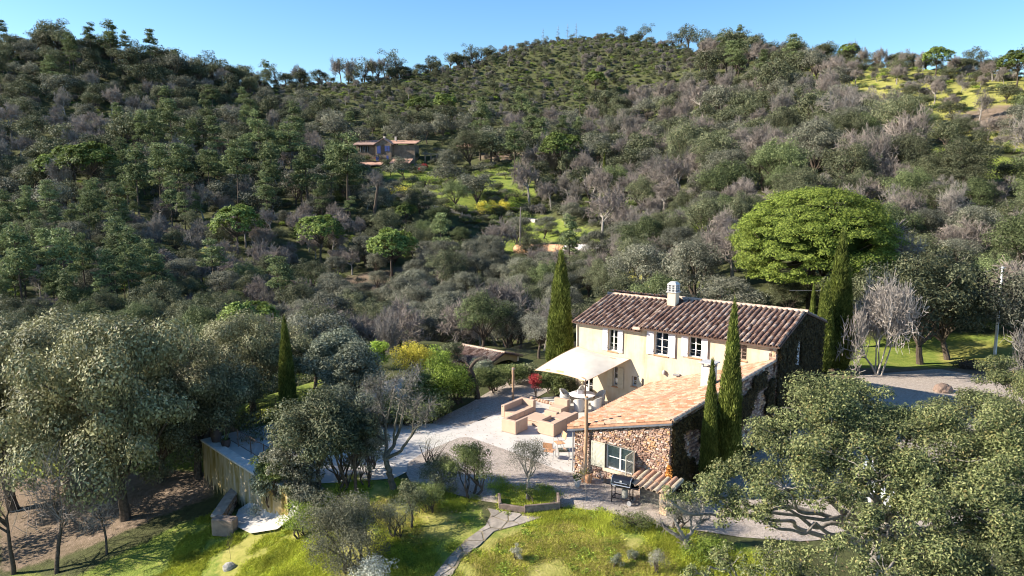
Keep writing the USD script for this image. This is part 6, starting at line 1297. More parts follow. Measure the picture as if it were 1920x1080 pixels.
# --- big oaks on the left slope
def oak(name, label, x, y, yt, hw, leafm, leaf, n, puffs, seed, D=None, trunk=.2, pr=.30, cat='tree', tr=.26, **kw):
    g = ground_at(x, y) if D is None else aty(x, y, D)
    if D is not None: g[2] = height(g[None, :2])[0]
    g, H, R = size_at(x, y, yt, hw, g)
    t = crown_tree(seed, H, R, H * trunk, tr, puffs, R * pr, int(n / puffs), leaf, hollow=.35, limbs=18, lean=.12, jit=.55, **kw)
    return grow(name, label, cat, g - [0, 0, .05], [('trunk', t[0], BARK), ('crown', leaves_of(t), leafm)])
LEAF_LEFT = leafmat('leaf_left_oaks', (.045, .045, .020), (.098, .096, .046), (.185, .176, .092), .15, .40, .6, tvar=.12, warm=(.30, .25, .17))
for i in range(2):
    t = crown_tree(500 + i, 8.5, 4.6, 1.9, .26, 64, 1.0, 700, .165, aspect=.52, irreg=.24, pvar=(.5, 1.6), hollow=.7, limbs=20, lean=.12, jit=.36, low=-.75, up=.15)
    klass(f'cork_oak_{i}', [('trunk', t[0], BARK), ('crown', leaves_of(t), LEAF_LEFT)])
def big_oak(k, name, label, x, y, yt, hw, rz):
    g, H, R = size_at(x, y, yt, hw); plant(f'cork_oak_{k}', name, label, 'tree', g - [0, 0, .1], rz, (R / 4.6, R / 4.6, H / 8.5))
big_oak(0, 'cork_oak', 'large silvery-leaved oak at the middle of the left slope, trunk leaning right', 238, 972, 604, 165, 20)
big_oak(1, 'cork_oak', 'large silvery oak with dark trunk beside the stained retaining wall', 372, 896, 640, 130, 100)
big_oak(1, 'cork_oak', 'silvery oak at the left edge of the picture above the leaf litter', 30, 955, 640, 180, 200)
big_oak(0, 'cork_oak', 'rounded grey-green oak behind the pale terrace, left of the slim cypress', 475, 772, 592, 100, 250)
big_oak(0, 'cork_oak', 'oak behind the silvery ones, its top against the valley', 160, 850, 592, 150, 300)
big_oak(1, 'cork_oak', 'silvery oak filling the gap between the left oaks, low crown over the grass', 300, 905, 690, 110, 40)
big_oak(0, 'cork_oak', 'oak at the far left edge behind the silvery ones', 10, 830, 610, 130, 140)
oak('olive_tree', 'soft grey-green olive behind the slim cypress and the pool terrace', 660, 775, 640, 66, LEAF_OLIVE, .15, 20000, 60, 506, trunk=.22, low=-.6, tr=.14)
oak('olive_tree', 'grey-green olive on the far side of the pale terrace', 628, 765, 620, 60, LEAF_OLIVE, .16, 19000, 56, 507, trunk=.22, low=-.6, tr=.14)
oak('olive_tree', 'grey olive between the oak crown and the olive pair', 590, 728, 590, 76, LEAF_OAK_GREY, .17, 19000, 56, 508, trunk=.2, low=-.6, tr=.14)
oak('holm_oak', 'dark dense small oak in front of the terrace, hiding the ramp', 600, 925, 735, 92, LEAF_OAK, .125, 26000, 70, 509, trunk=.25, low=-.6, tr=.10)
oak('holm_oak', 'dark small oak leaning toward the bare tree above the ramp', 668, 925, 770, 52, LEAF_OAK, .12, 12000, 40, 510, trunk=.3, low=-.6, tr=.08)
oak('olive_tree', 'small grey olive close behind the tall left cypress, above the pale yard', 1012, 672, 590, 42, LEAF_GREY, .09, 9000, 30, 511, trunk=.3, low=-.4, tr=.12)
# --- the great oak at the lower right, near the camera
LEAF_NEAR = leafmat('leaf_near_oak', (.014, .019, .006), (.066, .079, .026), (.18, .182, .076), .25, .35, .6, tscale=.5, tvar=.22, warm=(.27, .20, .07))
def near_oak(name, label, base, pads, seed, leaf, per, tr, fork):
    """pads: (x, y, D, radius in m) of the leaf masses, as seen"""
    rr = np.random.default_rng(seed); mb, tw = MB(), MB(); base = np.asarray(base, float); fork = np.asarray(fork, float)
    limb(rr, mb, base, fork, tr * 1.2, tr * .85, 0, 8, 9, .05); V, Fc, k = [], [], 0
    for x, y, D, r in pads:
        c0 = aty(x, y, D); mid = fork + (c0 - fork) * .55 + rr.normal(size=3) * .3; limb(rr, mb, fork, mid, tr * .6, tr * .32, .05, 7, 7, .10); limb(rr, mb, mid, c0, tr * .34, .035, .05, 6, 6, .12)
        r *= 1.2
        for q in range(max(4, int(11.5 * r))):
            c = c0 + rnd_dirs(rr, 1, .2)[0] * r * rr.uniform(.25, .95) * [1, 1, .62]; pr_ = r * rr.uniform(.20, .42); m = int(per * (pr_ / .5) ** 2)
            limb(rr, tw, c0 + (c - c0) * .1, c, .016, .006, .05, 4, 4, .12)
            p, d = puff(rr, m, c, np.array([pr_, pr_, pr_ * .7]), .35, -.8); v, f = leaf_quads(rr, p, d * .7 + [-.2, -.1, .6], leaf, .42, .55); V.append(v); Fc.append(f + k); k += len(v)
    o = base
    t = thing(name, label, 'tree', o); mb.build('trunk', BARK_GREY, t, smooth=60, off=o); tw.build('twigs', BARK_GREY, t, off=o, kind='stuff'); b = MB(); b.add(np.vstack(V), np.vstack(Fc)); b.build('crown', LEAF_NEAR, t, off=o)
    return t
b0 = atz(1630, 1130, -.9)
near_oak('great_oak', 'great spreading oak filling the lower right corner, with pale twisted limbs', b0, [(1560, 760, 22, 1.35), (1660, 800, 22, 1.2), (1480, 830, 21, 1.2), (1400, 890, 21, 1.0), (1320, 915, 20.5, .85), (1260, 942, 20.5, .55), (1560, 850, 20, 1.3), (1690, 870, 20, 1.2), (1780, 860, 20, 1.3), (1880, 850, 20, 1.4), (1470, 915, 19.5, 1.0), (1560, 930, 19, .9), (1720, 950, 18.5, 1.1), (1820, 960, 18, 1.2), (1900, 980, 18, 1.2), (1640, 990, 17.5, .8), (1760, 1040, 17, 1.1), (1860, 1060, 17, 1.1), (1570, 1030, 17.5, .7), (1660, 1075, 16.5, .8), (1395, 940, 20, .6), (1620, 745, 23.5, .9), (1500, 770, 22.5, .8), (1960, 900, 20, 1.5), (1980, 1020, 18, 1.5), (1520, 880, 20.5, .9), (1630, 900, 19.5, .9), (1440, 800, 22, .8), (1720, 800, 21.5, 1.1), (1840, 800, 21, 1.2), (1600, 810, 21.5, 1.1), (1350, 960, 20.5, .6), (1430, 960, 19.5, .6), (1840, 910, 19, 1.1), (1740, 910, 19, .9)], 601, .088, 500, .18, b0 + [.15, .2, 2.6])
b1 = atz(1880, 935, 0)
near_oak('right_oak', 'darker oak beyond the great one, at the right edge by the gravel yard', b1, [(1840, 760, 30, 1.3), (1900, 770, 31, 1.4), (1800, 810, 29, 1.2), (1870, 700, 33, 1.0), (1960, 740, 31, 1.6), (1760, 770, 29, .7), (1930, 820, 30, 1.3)], 602, .10, 480, .17, b1 + [0, 0, 2.4])
b2 = atz(1420, 1150, -.5)
near_oak('young_oak', 'low young oak along the bottom edge, left of the great oak', b2, [(1440, 1040, 19, .7), (1370, 1060, 19, .65), (1500, 1060, 18.5, .7), (1310, 1075, 19.5, .5), (1450, 1090, 18, .8), (1540, 1090, 18, .6)], 603, .078, 620, .06, b2 + [0, 0, .9])
# --- leafless trees near at hand
def bare(name, label, x, y, yt, hw, seed, thickm, thinm, levels=4, kids=(5, 4, 4, 4), th=.35, tr=.02, D=None, cat='tree', **kw):
    g = ground_at(x, y) if D is None else aty(x, y, D)
    if D is not None: g[2] = height(g[None, :2])[0]
    g, H, R = size_at(x, y, yt, hw, g); a, b = bare_tree(seed, H, R, H * th, H * tr, levels, kids, **kw)
    return grow(name, label, cat, g - [0, 0, .05], [('trunk', a, thickm), ('branches', b, thinm)])
BARK_LICHEN = plain('bark_lichen', (.105, .095, .072), .95, .1, var=.5, scale=6, bump=.02, bscale=30)
def limbed(name, label, base, wid, thickm, paths, cat='tree', twig=60, seed=1, twl=.5, thin=1.0, leafm=None, per=5):
    """a tree whose limbs the picture shows: paths are lists of (x, y, depth offset) from foot to tip"""
    rr = np.random.default_rng(seed); g = ground_at(*base); mb, tw, tips = MB(), MB(), []; t = thing(name, label, cat, g)
    for r0, r1, pth in paths:
        p = np.array([aty(x, y, g[1] + d) for x, y, d in pth]); s = np.linspace(0, 1, len(p)); ss = np.linspace(0, 1, len(p) * 4)
        q = np.stack([np.interp(ss, s, p[:, i]) for i in range(3)], 1); q[1:-1] = (q[:-2] + q[1:-1] * 2 + q[2:]) / 4; q[1:-1] += rr.normal(0, .018, (len(q) - 2, 3))
        mb.tube(q, (r0 + (r1 - r0) * ss ** .8) * thin, 8)
        for k in range(int(twig * (1 if r0 < .2 else .15))):
            i = rr.integers(len(q) // 2, len(q)); d = rnd_dirs(rr, 1, .4)[0]; a = q[i]; L = twl * rr.uniform(.3, 1); tw.tube([a, a + d * L * .5, a + d * L + rr.normal(0, .06, 3)], [.012, .008, .004], 3); tips.append(a + d * L)
    mb.build('trunk', thickm, t, smooth=60, off=g); tw.build('twigs', TWIG_GREY, t, off=g, kind='stuff')
    if leafm:
        c = np.repeat(np.array(tips), per, 0); c = c + rr.normal(0, .11, c.shape); b = MB(); b.add(*leaf_quads(rr, c, rnd_dirs(rr, len(c), .5), .085, .45, .4)); b.build('leaves', leafm, t, off=g)
    return t, g
limbed('pruned_cork_oak', 'nearly leafless pale-limbed tree with dark trunk in front of the terrace', (735, 918), 0, BARK_LICHEN,
       [(.24, .17, [(738, 922, 0), (730, 885, 0), (722, 860, 0)]), (.15, .035, [(722, 860, 0), (738, 835, .2), (752, 800, .3), (758, 765, .4), (770, 735, .5), (772, 700, .6)]), (.13, .03, [(722, 860, 0), (750, 848, -.2), (772, 815, -.4), (786, 795, -.6), (800, 775, -.8), (806, 760, -1)]),
        (.12, .03, [(722, 860, 0), (725, 830, .3), (722, 795, .6), (716, 765, .8), (706, 735, 1.0), (698, 715, 1.1)]), (.09, .025, [(738, 835, .2), (742, 790, 0), (750, 755, -.2), (762, 720, -.3), (786, 695, -.4)]), (.08, .02, [(725, 830, .3), (708, 815, .5), (700, 790, .6), (696, 770, .7)]), (.08, .02, [(722, 795, .6), (730, 770, .6), (736, 735, .5), (746, 705, .4)]),
        (.07, .02, [(772, 815, -.4), (776, 780, -.5), (782, 750, -.6)]), (.06, .02, [(716, 765, .8), (712, 740, .9), (718, 712, .9)]), (.06, .02, [(706, 735, 1.0), (694, 725, 1.1), (688, 726, 1.2)])], twig=150, seed=21, thin=.72, twl=.6, leafm=LEAF_OAK_GREY, per=3)
for i, (x, y, yt, hw, m_, n, lab) in enumerate([(560, 925, 800, 46, LEAF_OAK_GREY, 12000, 'grey-green bush hiding the right end of the stained wall'), (632, 915, 745, 56, LEAF_OAK, 16000, 'dark leafy bush between the two small oaks'), (525, 925, 838, 38, LEAF_SHRUB, 8000, 'green bush over the foot of the stained wall'), (580, 960, 880, 36, LEAF_OAK_GREY, 7000, 'grey-green bush beside the pale ramp, below the dark oak'), (508, 945, 872, 30, LEAF_OLIVE, 5200, 'wispy olive bush growing at the foot of the stained wall'), (548, 950, 868, 34, LEAF_OAK, 6500, 'dark bush at the foot of the stained wall, right of the wispy one'), (700, 880, 790, 34, LEAF_OLIVE, 6000, 'greyish bush at the left of the pruned pale-limbed tree'), (655, 800, 715, 50, LEAF_OLIVE, 14000, 'olive-grey bush beyond the pale terrace'), (720, 790, 735, 40, LEAF_SHRUB, 7000, 'dark bush beyond the terrace, behind the pruned tree')]):
    shrub('terrace_bush', lab, x, y, yt, hw, m_, .13, int(n * .7), 720 + i, 'shrub', 34, .32)
shrub('side_foliage_oak', 'grey-green leafy saplings at the left of the pruned tree', 690, 915, 775, 30, LEAF_OAK_GREY, .07, 5000, 610, 'tree', 20, .34)
limbed('pollarded_mulberry', 'knobbly pollarded tree with dark leaning trunk beside the laurel hedge', (896, 748), 0, BARK,
       [(.20, .17, [(897, 752, 0), (892, 728, 0), (886, 705, 0), (880, 692, 0)]), (.13, .09, [(880, 692, 0), (866, 684, 0), (850, 681, .1), (836, 678, .2)]), (.12, .09, [(880, 692, 0), (892, 676, -.1), (906, 670, -.2), (914, 672, -.2)]), (.12, .10, [(884, 698, 0), (876, 680, .2), (868, 672, .3)]), (.10, .09, [(886, 705, 0), (870, 702, -.3), (862, 700, -.4)])], twig=60, seed=22, twl=.35)
shrub('pollard_knob_leaves', 'reddish-brown dry leaf clusters hanging under the pollarded tree', 868, 748, 690, 20, LEAF_BROWN, .08, 1500, 611, 'shrub', 16, .4)
limbed('young_olive', 'multi-stemmed young tree in front of the barbecue with sparse grey leaves', (1290, 1030), 0, BARK_GREY,
       [(.13, .11, [(1292, 1032, 0), (1284, 1012, 0)]), (.09, .045, [(1284, 1012, 0), (1266, 1004, 0), (1246, 988, .1), (1236, 976, .1)]), (.08, .03, [(1284, 1012, 0), (1272, 990, -.1), (1262, 970, -.1), (1258, 940, 0)]), (.08, .03, [(1284, 1012, 0), (1296, 998, .1), (1312, 980, .2), (1330, 970, .3)]), (.05, .02, [(1272, 990, -.1), (1256, 960, 0), (1240, 938, .1)]), (.05, .02, [(1296, 998, .1), (1296, 976, 0), (1288, 945, 0)]), (.05, .02, [(1312, 980, .2), (1318, 955, .2), (1322, 930, .2)])], twig=70, seed=23)
g = ground_at(1290, 1030); shrub('young_olive_leaves', 'small grey-green crown between barbecue and young tree stems', 1262, 992, 928, 48, LEAF_OAK_GREY, .05, 5200, 612, 'shrub', 24, .36, trunk=.25, low=-.2)
bare('bare_fig', 'pale multi-stemmed leafless tree right of the cypress cluster', 1648, 704, 520, 62, 701, BARK_PALE, BARK_PALE, 4, (7, 5, 5, 5), .22, .009, multi=5, spread=.62, upw=.3, minr=.012)
bare('bare_thicket', 'reddish-grey leafless small tree at the lower left corner', 105, 1075, 830, 95, 702, BARK, TWIG_MAUVE, 4, (6, 5, 5, 6), .30, .016, minr=.007)
bare('bare_thicket', 'leafless reddish-grey tree at the left edge, below the silvery oaks', 25, 1075, 850, 80, 703, BARK, TWIG_MAUVE, 4, (6, 5, 5, 6), .32, .018, minr=.007)
bare('bare_thicket', 'leafless tree between the leaf litter and the two corner trees', 200, 1040, 870, 70, 704, BARK, TWIG_MAUVE, 4, (5, 5, 5, 5), .32, .014, minr=.007)
bare('bare_sapling', 'thin dark sapling in front of the end pier', 432, 1048, 985, 10, 705, BARK, BARK, 3, (4, 4, 5), .5, .02, minr=.006)
bare('bare_sapling', 'slender bare young tree with a thin stake before the annex', 1097, 962, 842, 26, 706, BARK_GREY, TWIG_GREY, 3, (7, 5, 5), .55, .008, minr=.006, spread=.6)
bare('bare_branches', 'tangle of bare branches right of the oak trunk above the pale terrace', 375, 880, 690, 55, 707, BARK_GREY, TWIG_GREY, 4, (5, 5, 5, 5), .4, .014, minr=.008)
bare('bare_branches', 'pale bare branches rising from the dark small oak', 590, 925, 745, 60, 708, BARK_GREY, TWIG_GREY, 4, (5, 4, 4, 4), .4, .012, minr=.006)
bare('bare_right', 'leafless branching tree at the right edge beside the gravel yard', 1925, 790, 600, 60, 709, BARK_GREY, TWIG_GREY, 4, (6, 5, 4, 4), .35, .014, minr=.01)
bare('bare_shrub', 'mauve leafless thicket behind the small tiled building, below the valley', 940, 660, 530, 70, 710, BARK_GREY, TWIG_MAUVE, 4, (7, 6, 6, 6), .25, .012, multi=3, minr=.012, D=72)
bare('bare_shrub', 'grey leafless shrub tree left of the laurel hedge', 640, 690, 590, 65, 711, BARK_GREY, TWIG_GREY, 4, (7, 6, 6, 6), .25, .012, multi=3, minr=.012)
# --- shrubs of the garden
shrub('strawberry_tree', 'large dense evergreen shrub left of the small round tree', 880, 930, 826, 50, LEAF_SHRUB, .075, 12000, 620, puffs=36, pr=.30, jit=.7)
shrub('strawberry_tree', 'lower dark evergreen shrub joined to the left of the large dense one', 820, 925, 850, 36, LEAF_OAK, .07, 6000, 621, puffs=26)
shrub('wispy_shrub', 'wispy pale-green shrub overhanging the shaded paving', 818, 870, 800, 34, LEAF_OLIVE, .05, 1800, 622, puffs=16, kind='blade', aspect=.25)
g, H, R = size_at(990, 938, 822, 42); t = crown_tree(623, H, R, H * .36, .075, 34, R * .34, 190, .055, hollow=.45, limbs=16, lean=.05, jit=.8, aspect=.35, low=-.5, up=.3); grow('small_round_tree', 'small round-crowned tree with short dark trunk in the kerbed grass bed', 'tree', g, [('trunk', t[0], BARK_GREY), ('crown', leaves_of(t), LEAF_OAK_GREY)])
shrub('spiky_plant', 'dark spiky plant at the foot of the small round tree', 993, 942, 912, 16, LEAF_SHRUB, .16, 240, 624, puffs=6, aspect=.14)
g, H, R = size_at(772, 990, 900, 30); t = crown_tree(625, H, R, H * .35, .05, 22, R * .38, 170, .07, hollow=.4, limbs=12, jit=.8, low=-.5); grow('small_garden_tree', 'small dark tree with thin forked stem on the bright grass', 'tree', g, [('trunk', t[0], BARK), ('crown', leaves_of(t), LEAF_OAK)])
shrub('leafy_mound', 'leafy green mound of low plants behind the small dark garden tree', 800, 960, 905, 40, LEAF_SHRUB, .07, 5000, 626, puffs=20)
shrub('heath_bush', 'big wispy grey-brown bush in the middle of the foreground grass', 655, 1075, 930, 78, leafmat('leaf_heath', (.030, .030, .018), (.068, .066, .042), (.125, .118, .078), .15, .7, .2),   .085, 34000, 627, puffs=56, pr=.30, trunk=.03, hollow=.2, aspect=.28, jit=1.0, up=.6)
shrub('heath_bush', 'smaller grey-brown wispy bush just right of the big one', 745, 1010, 930, 40, LEAF_OLIVE, .06, 6000, 628, puffs=26, kind='blade', aspect=.25)
shrub('pale_leaved_bush', 'pale-leaved bush at the bottom edge right of the wispy bushes', 700, 1110, 1045, 46, LEAF_SILVER, .10, 2600, 629, puffs=22, aspect=.3)
shrub('green_bush', 'fresh green bush beside the pale ramp', 566, 1008, 945, 36, LEAF_BRIGHT, .07, 4200, 630, puffs=22)
shrub('rosemary_bush', 'grey-green rosemary bush on the pale ramp', 487, 965, 935, 26, LEAF_OLIVE, .05, 3600, 631, puffs=18, kind='blade', aspect=.25)
for i, (x, y, yt, hw, m_, lab) in enumerate([(1156, 1062, 1037, 13, LEAF_OLIVE, 'leftmost of three small round herb bushes on the lawn'), (1187, 1050, 1026, 11, LEAF_OLIVE, 'middle and smallest of three round herb bushes on the lawn'), (1232, 1074, 1028, 22, LEAF_GREY, 'largest, greyest of the three herb bushes on the lawn'), (968, 1050, 1018, 12, LEAF_GREY, 'dry grey tuft alone on the shaded part of the lawn')]):
    shrub('herb_bush', lab, x, y, yt, hw, m_, .06, 1600, 640 + i, 'bush', 14, .4, kind='blade', aspect=.22, up=.9)
shrub('lawn_edge_plants', 'dark leafy plants with white flowers at the edge of the lawn', 1190, 985, 962, 40, LEAF_SHRUB, .08, 1800, 645, puffs=14)
shrub('lawn_edge_plants', 'bright green leafy clump at the foot of the young tree', 1330, 1045, 1015, 46, LEAF_BRIGHT, .08, 2600, 646, puffs=18)
# hedges and bushes along the terrace
for i, (x, y, yt, hw, m_, n, lab) in enumerate([
    (835, 765, 664, 46, LEAF_BRIGHT, 9000, 'bright green laurel at the left of the pollarded tree'), (800, 770, 690, 40, LEAF_SHRUB, 7000, 'dark green laurel at the near end of the hedge'), (868, 758, 700, 34, LEAF_SHRUB, 5000, 'laurel right behind the trunk of the pollarded tree'),
    (705, 690, 636, 24, LEAF_BRIGHT, 4200, 'round vivid green tree beyond the olive trees'), (778, 712, 645, 38, LEAF_YELLOW, 4600, 'yellow-green bush above the pool terrace'), (820, 700, 650, 30, LEAF_BRIGHT, 4200, 'light green bush just left of the small tiled building'),
    (760, 795, 752, 44, LEAF_SHRUB, 5200, 'clipped dark hedge section behind the pruned bare tree'), (715, 800, 758, 40, LEAF_OAK, 5200, 'dark hedge section at the left behind the pruned bare tree'), (820, 786, 745, 26, LEAF_SHRUB, 3000, 'low hedge end near the gravel corner'),
    (925, 735, 690, 32, LEAF_SHRUB, 4800, 'dark shrub in the hedge left of the lone post'), (958, 722, 684, 30, LEAF_SHRUB, 4200, 'round shrub in the hedge behind the lone post'), (985, 712, 682, 28, LEAF_OAK, 4000, 'dark shrub in the hedge next to the red vine'), (905, 705, 672, 26, LEAF_OLIVE, 3000, 'greyish shrub before the arched gable'),
    (1038, 742, 698, 28, LEAF_SHRUB, 5200, 'dense dark green bush under the left corner of the sail'), (1065, 738, 705, 24, LEAF_OAK, 3600, 'dark bush in the shade below the sail'), (845, 690, 640, 26, LEAF_OAK, 3600, 'dark bush touching the left gable of the small building')]):
    shrub('garden_shrub', lab, x, y, yt, hw, m_, .14, n, 660 + i, 'shrub', 26, .36, trunk=.1, low=-.7)
shrub('red_vine', 'crimson-leaved vine climbing the corner under the white sail', 1003, 746, 698, 12, LEAF_RED, .085, 1700, 690, 'vine', 18, .55, trunk=.1, low=-.9)
# ivy on the dark walls
LEAF_IVY = leafmat('leaf_ivy', (.020, .014, .008), (.042, .032, .015), (.075, .055, .024), .15, .6, .2)
def ivy(name, label, to_world, f_pts, n, leaf, m_, seed, loc):
    rr = np.random.default_rng(seed); p, nrm = f_pts(rr, n); p, nrm = to_world(p), to_world(p + nrm) - to_world(p); v, f = leaf_quads(rr, p, nrm * 1.6 + [0, 0, .35], leaf, .75, .5)
    t = thing(name, label, 'climbing plant', loc); mb = MB(); mb.add(v, f); mb.build('leaves', m_, t, off=loc)
def gab(rr, n):
    v = rr.uniform(WV, 2 * HD - WV, n * 2); z = rr.uniform(0, 6.6, n * 2); top = ZE[1] + (ZR[1] - ZE[1]) * (1 - np.abs(v - HD) / HD) - .15
    k = (z < top) & (meshkit.fbm(np.c_[v * .7, z * .7, v * 0], 3, 2) + .12 * (v > 1.5) > .36) & ~((np.abs(v - (WV + 3.65)) < .34) & (np.abs(z - 4.2) < .8)); v, z = v[k][:n], z[k][:n]
    return np.c_[HLEN - .15 + .08 + rr.uniform(0, .16, len(v)), v, z], np.tile([1.0, 0, 0], (len(v), 1))
ivy('gable_ivy', 'dark ivy covering the shaded right end wall of the farmhouse', Hw, gab, 24000, .13, LEAF_IVY, 1, Hw([HLEN, HD, 0]))
def sid(rr, n):
    s = rr.uniform(0, 1, n * 2); z = rr.uniform(0, 4.3, n * 2); k = (z < ZB + (ZC - ZB) * s - .25) & (meshkit.fbm(np.c_[s * 6, z * .8, s * 0], 3, 6) > .44); s, z = s[k][:n], z[k][:n]
    d = rb - np.array([AW, 0]); L = np.linalg.norm(d); d = d / L; nn = np.array([d[1], -d[0]]); xy = np.array([AW, 0]) + s[:, None] * L * d + nn * (.06 + rr.uniform(0, .15, (len(s), 1)))
    return np.c_[xy, z], np.tile([nn[0], nn[1], 0], (len(s), 1))
ivy('annex_ivy', 'dark ivy creeping over the shaded side wall of the stone annex', Aw, sid, 17000, .12, LEAF_IVY, 2, Aw([AW, 3, 0]))
def corner(rr, n):
    z = rr.uniform(.1, 1.7, n); return np.c_[AW + rr.normal(.06, .10, n) * (1.4 - z / 1.7), -.06 - rr.uniform(0, .16, n), z], np.tile([.3, -1.0, 0], (n, 1))
ivy('corner_creeper', 'orange autumn creeper at the foot of the annex corner', Aw, corner, 900, .10, leafmat('leaf_orange', (.14, .05, .012), (.34, .14, .03), (.50, .26, .07), .3, .5, .3), 3, Aw([AW, 0, 0]))
# rocks
for i, (x, y, r, lab) in enumerate([(1336, 556, 22, 'grey rock outcrop behind the farmhouse roof'), (430, 1066, 13, 'pale boulder on the grass at the bottom left'), (1768, 735, 17, 'brown round boulder on the gravel yard, at the right')]):
    g = ground_at(x, y); R = r * g[1] / FPX; s_ = trimesh.creation.icosphere(4, 1.0); v = s_.vertices * [R, R * .8, R * .75]; v *= (1 + .55 * (meshkit.fbm(s_.vertices * 1.8 + i * 7, 4, i) - .5))[:, None]
    t = thing('boulder', lab, 'rock', g); mb = MB(); mb.add(v + [0, 0, R * .25], s_.faces); mb.build('rock', plain(f'rock_{i}', [(.36, .33, .30), (.30, .285, .26), (.20, .14, .11)][i], .95, .1, var=.35, scale=2.5, bump=.05, bscale=8), t, smooth=40)
# brush piles by the right lawn
for i, (x, y, r, lab) in enumerate([(1820, 690, 24, 'heap of dark cut brushwood at the edge of the right lawn')]):
    g = ground_at(x, y); R = r * g[1] / FPX; rr = np.random.default_rng(i + 50); mb = MB()
    for k in range(420):
        a = np.array([rr.normal(0, R * .5), rr.normal(0, R * .3), rr.uniform(0, R * .5)]); d = rnd_dirs(rr, 1, .2)[0] * R * .6; mb.tube([a - d / 2, a + d / 2], .018, 3)
    t = thing('brush_pile', lab, 'brushwood', g); mb.build('twigs', BARK, t, kind='stuff')
# parked car under the great oak
g = np.array([*atz(1640, 925, .024)[:2], .024]); car = thing('parked_car', 'white parked car glimpsed under the great oak', 'car', g, 62)
prof = [(-2.05, .35), (-2.08, .72), (-1.95, .95), (-1.35, 1.05), (-.85, 1.45), (.75, 1.47), (1.35, 1.02), (2.0, .88), (2.08, .6), (2.05, .35)]
V = [[x, s * (.80 if z < 1.1 else .62), z] for s in (-1, 1) for x, z in prof]; k = len(prof); mb = MB(); v2, t2 = trimesh.creation.triangulate_polygon(Polygon(prof), engine='earcut')
i2 = np.array([np.argmin(((np.array(prof) - q) ** 2).sum(1)) for q in v2]); mb.add(V, np.vstack([i2[t2], i2[t2][:, ::-1] + k, [[i, (i + 1) % k, (i + 1) % k + k] for i in range(k)], [[i, (i + 1) % k + k, i + k] for i in range(k)]])); mb.build('body', plain('car_white', (.72, .72, .74), .25, .5, var=.03), car, smooth=30)
mb = MB(); mb.add([[-1.30, -.66, 1.09], [-.84, -.60, 1.42], [-.84, .60, 1.42], [-1.30, .66, 1.09]], [[0, 1, 2, 3]]); mb.v[-1] = mb.v[-1] + [-.02, 0, .02]; mb.build('windscreen', BLACK, car)
for s in (-1, 1):
    MB().add(np.array([[-1.15, s * .76, 1.1], [1.1, s * .76, 1.1], [.68, s * .645, 1.42], [-.78, s * .645, 1.42]]) + [0, s * .012, 0], [[0, 1, 2, 3]] if s < 0 else [[3, 2, 1, 0]]).build('side_window', BLACK, car)
    for x in (-1.3, 1.3): MB().tm(trimesh.creation.cylinder(.32, .2, sections=20, transform=trimesh.transformations.translation_matrix([x, s * .74, .32]) @ trimesh.transformations.rotation_matrix(np.pi / 2, [1, 0, 0]))).build('wheel', BLACK, car)
# ------------------------------------------------------------------ grass
rr = np.random.default_rng(88); tuft = {}
for i, (h, m_) in enumerate([(.10, LEAF_G := leafmat('grass_blades', (.10, .12, .014), (.19, .215, .024), (.27, .27, .045), .3, .6, .2, tscale=.7)), (.07, leafmat('grass_blades_dry', (.12, .11, .03), (.25, .22, .06), (.36, .30, .11), .3, .6, .2, tscale=.7)), (.16, LEAF_G)]):
    n = 46; c = np.c_[rr.normal(0, .16, (n, 2)), np.zeros(n)]; d = rnd_dirs(rr, n, .45); d[:, 2] = np.abs(d[:, 2]) + .1; v, f = blades(rr, c, d, h, .020, .1); klass(f'grass_tuft_{i}', [('blades', (v, f), m_)])
gx = rr.uniform(-16, 14, 130000); gy = rr.uniform(20, 40, 130000); gp = np.c_[gx, gy]; gzz = height(gp); px_, py_, _ = project(np.c_[gp, gzz])
ok = (px_ > -60) & (px_ < 1500) & (py_ < 1130); lawn = (lambda u: shapely.union_all([u, *[Point(*q).buffer(5) for q in np.array([np.array(u.boundary.interpolate(t_, normalized=True).coords[0]) + rr.normal(0, 7, 2) for t_ in rr.random(260)])]]))(shapely.union_all([Polygon(p) for p in GRASS[:3] + [GRASS[5]] + DRY[6:] + [DRY[1]]])); ok &= shapely.contains_xy(lawn, px_, py_) & ~shapely.contains_xy(path_poly.buffer(.05), gx, gy) & ~shapely.contains_xy(Polygon([(425, 985), (470, 1012), (530, 1000), (610, 940), (640, 900), (500, 880), (440, 940)]), px_, py_)
gp, gzz, px_, py_ = gp[ok], gzz[ok], px_[ok], py_[ok]; dry = shapely.contains_xy(shapely.union_all([Polygon(DRY[1]).buffer(0), Polygon(DRY[6])]), px_, py_) & (rr.random(len(gp)) < .78)
dens = meshkit.fbm(np.c_[gp / 1.6, gzz * 0], 3, 4) > .45; gp, gzz, dry = gp[dens], gzz[dens], dry[dens]
w = np.where(dry, 1, np.where(rr.random(len(gp)) < .18, 2, 0))
scatter('lawn_grass', ['grass_tuft_0', 'grass_tuft_1', 'grass_tuft_2'], w, np.c_[gp, gzz - .01], rr.uniform(0, 6.28, len(gp)), rr.uniform(.6, 1.3, len(gp)), label='short green and yellowing grass of the sloping lawn', cat='grass')
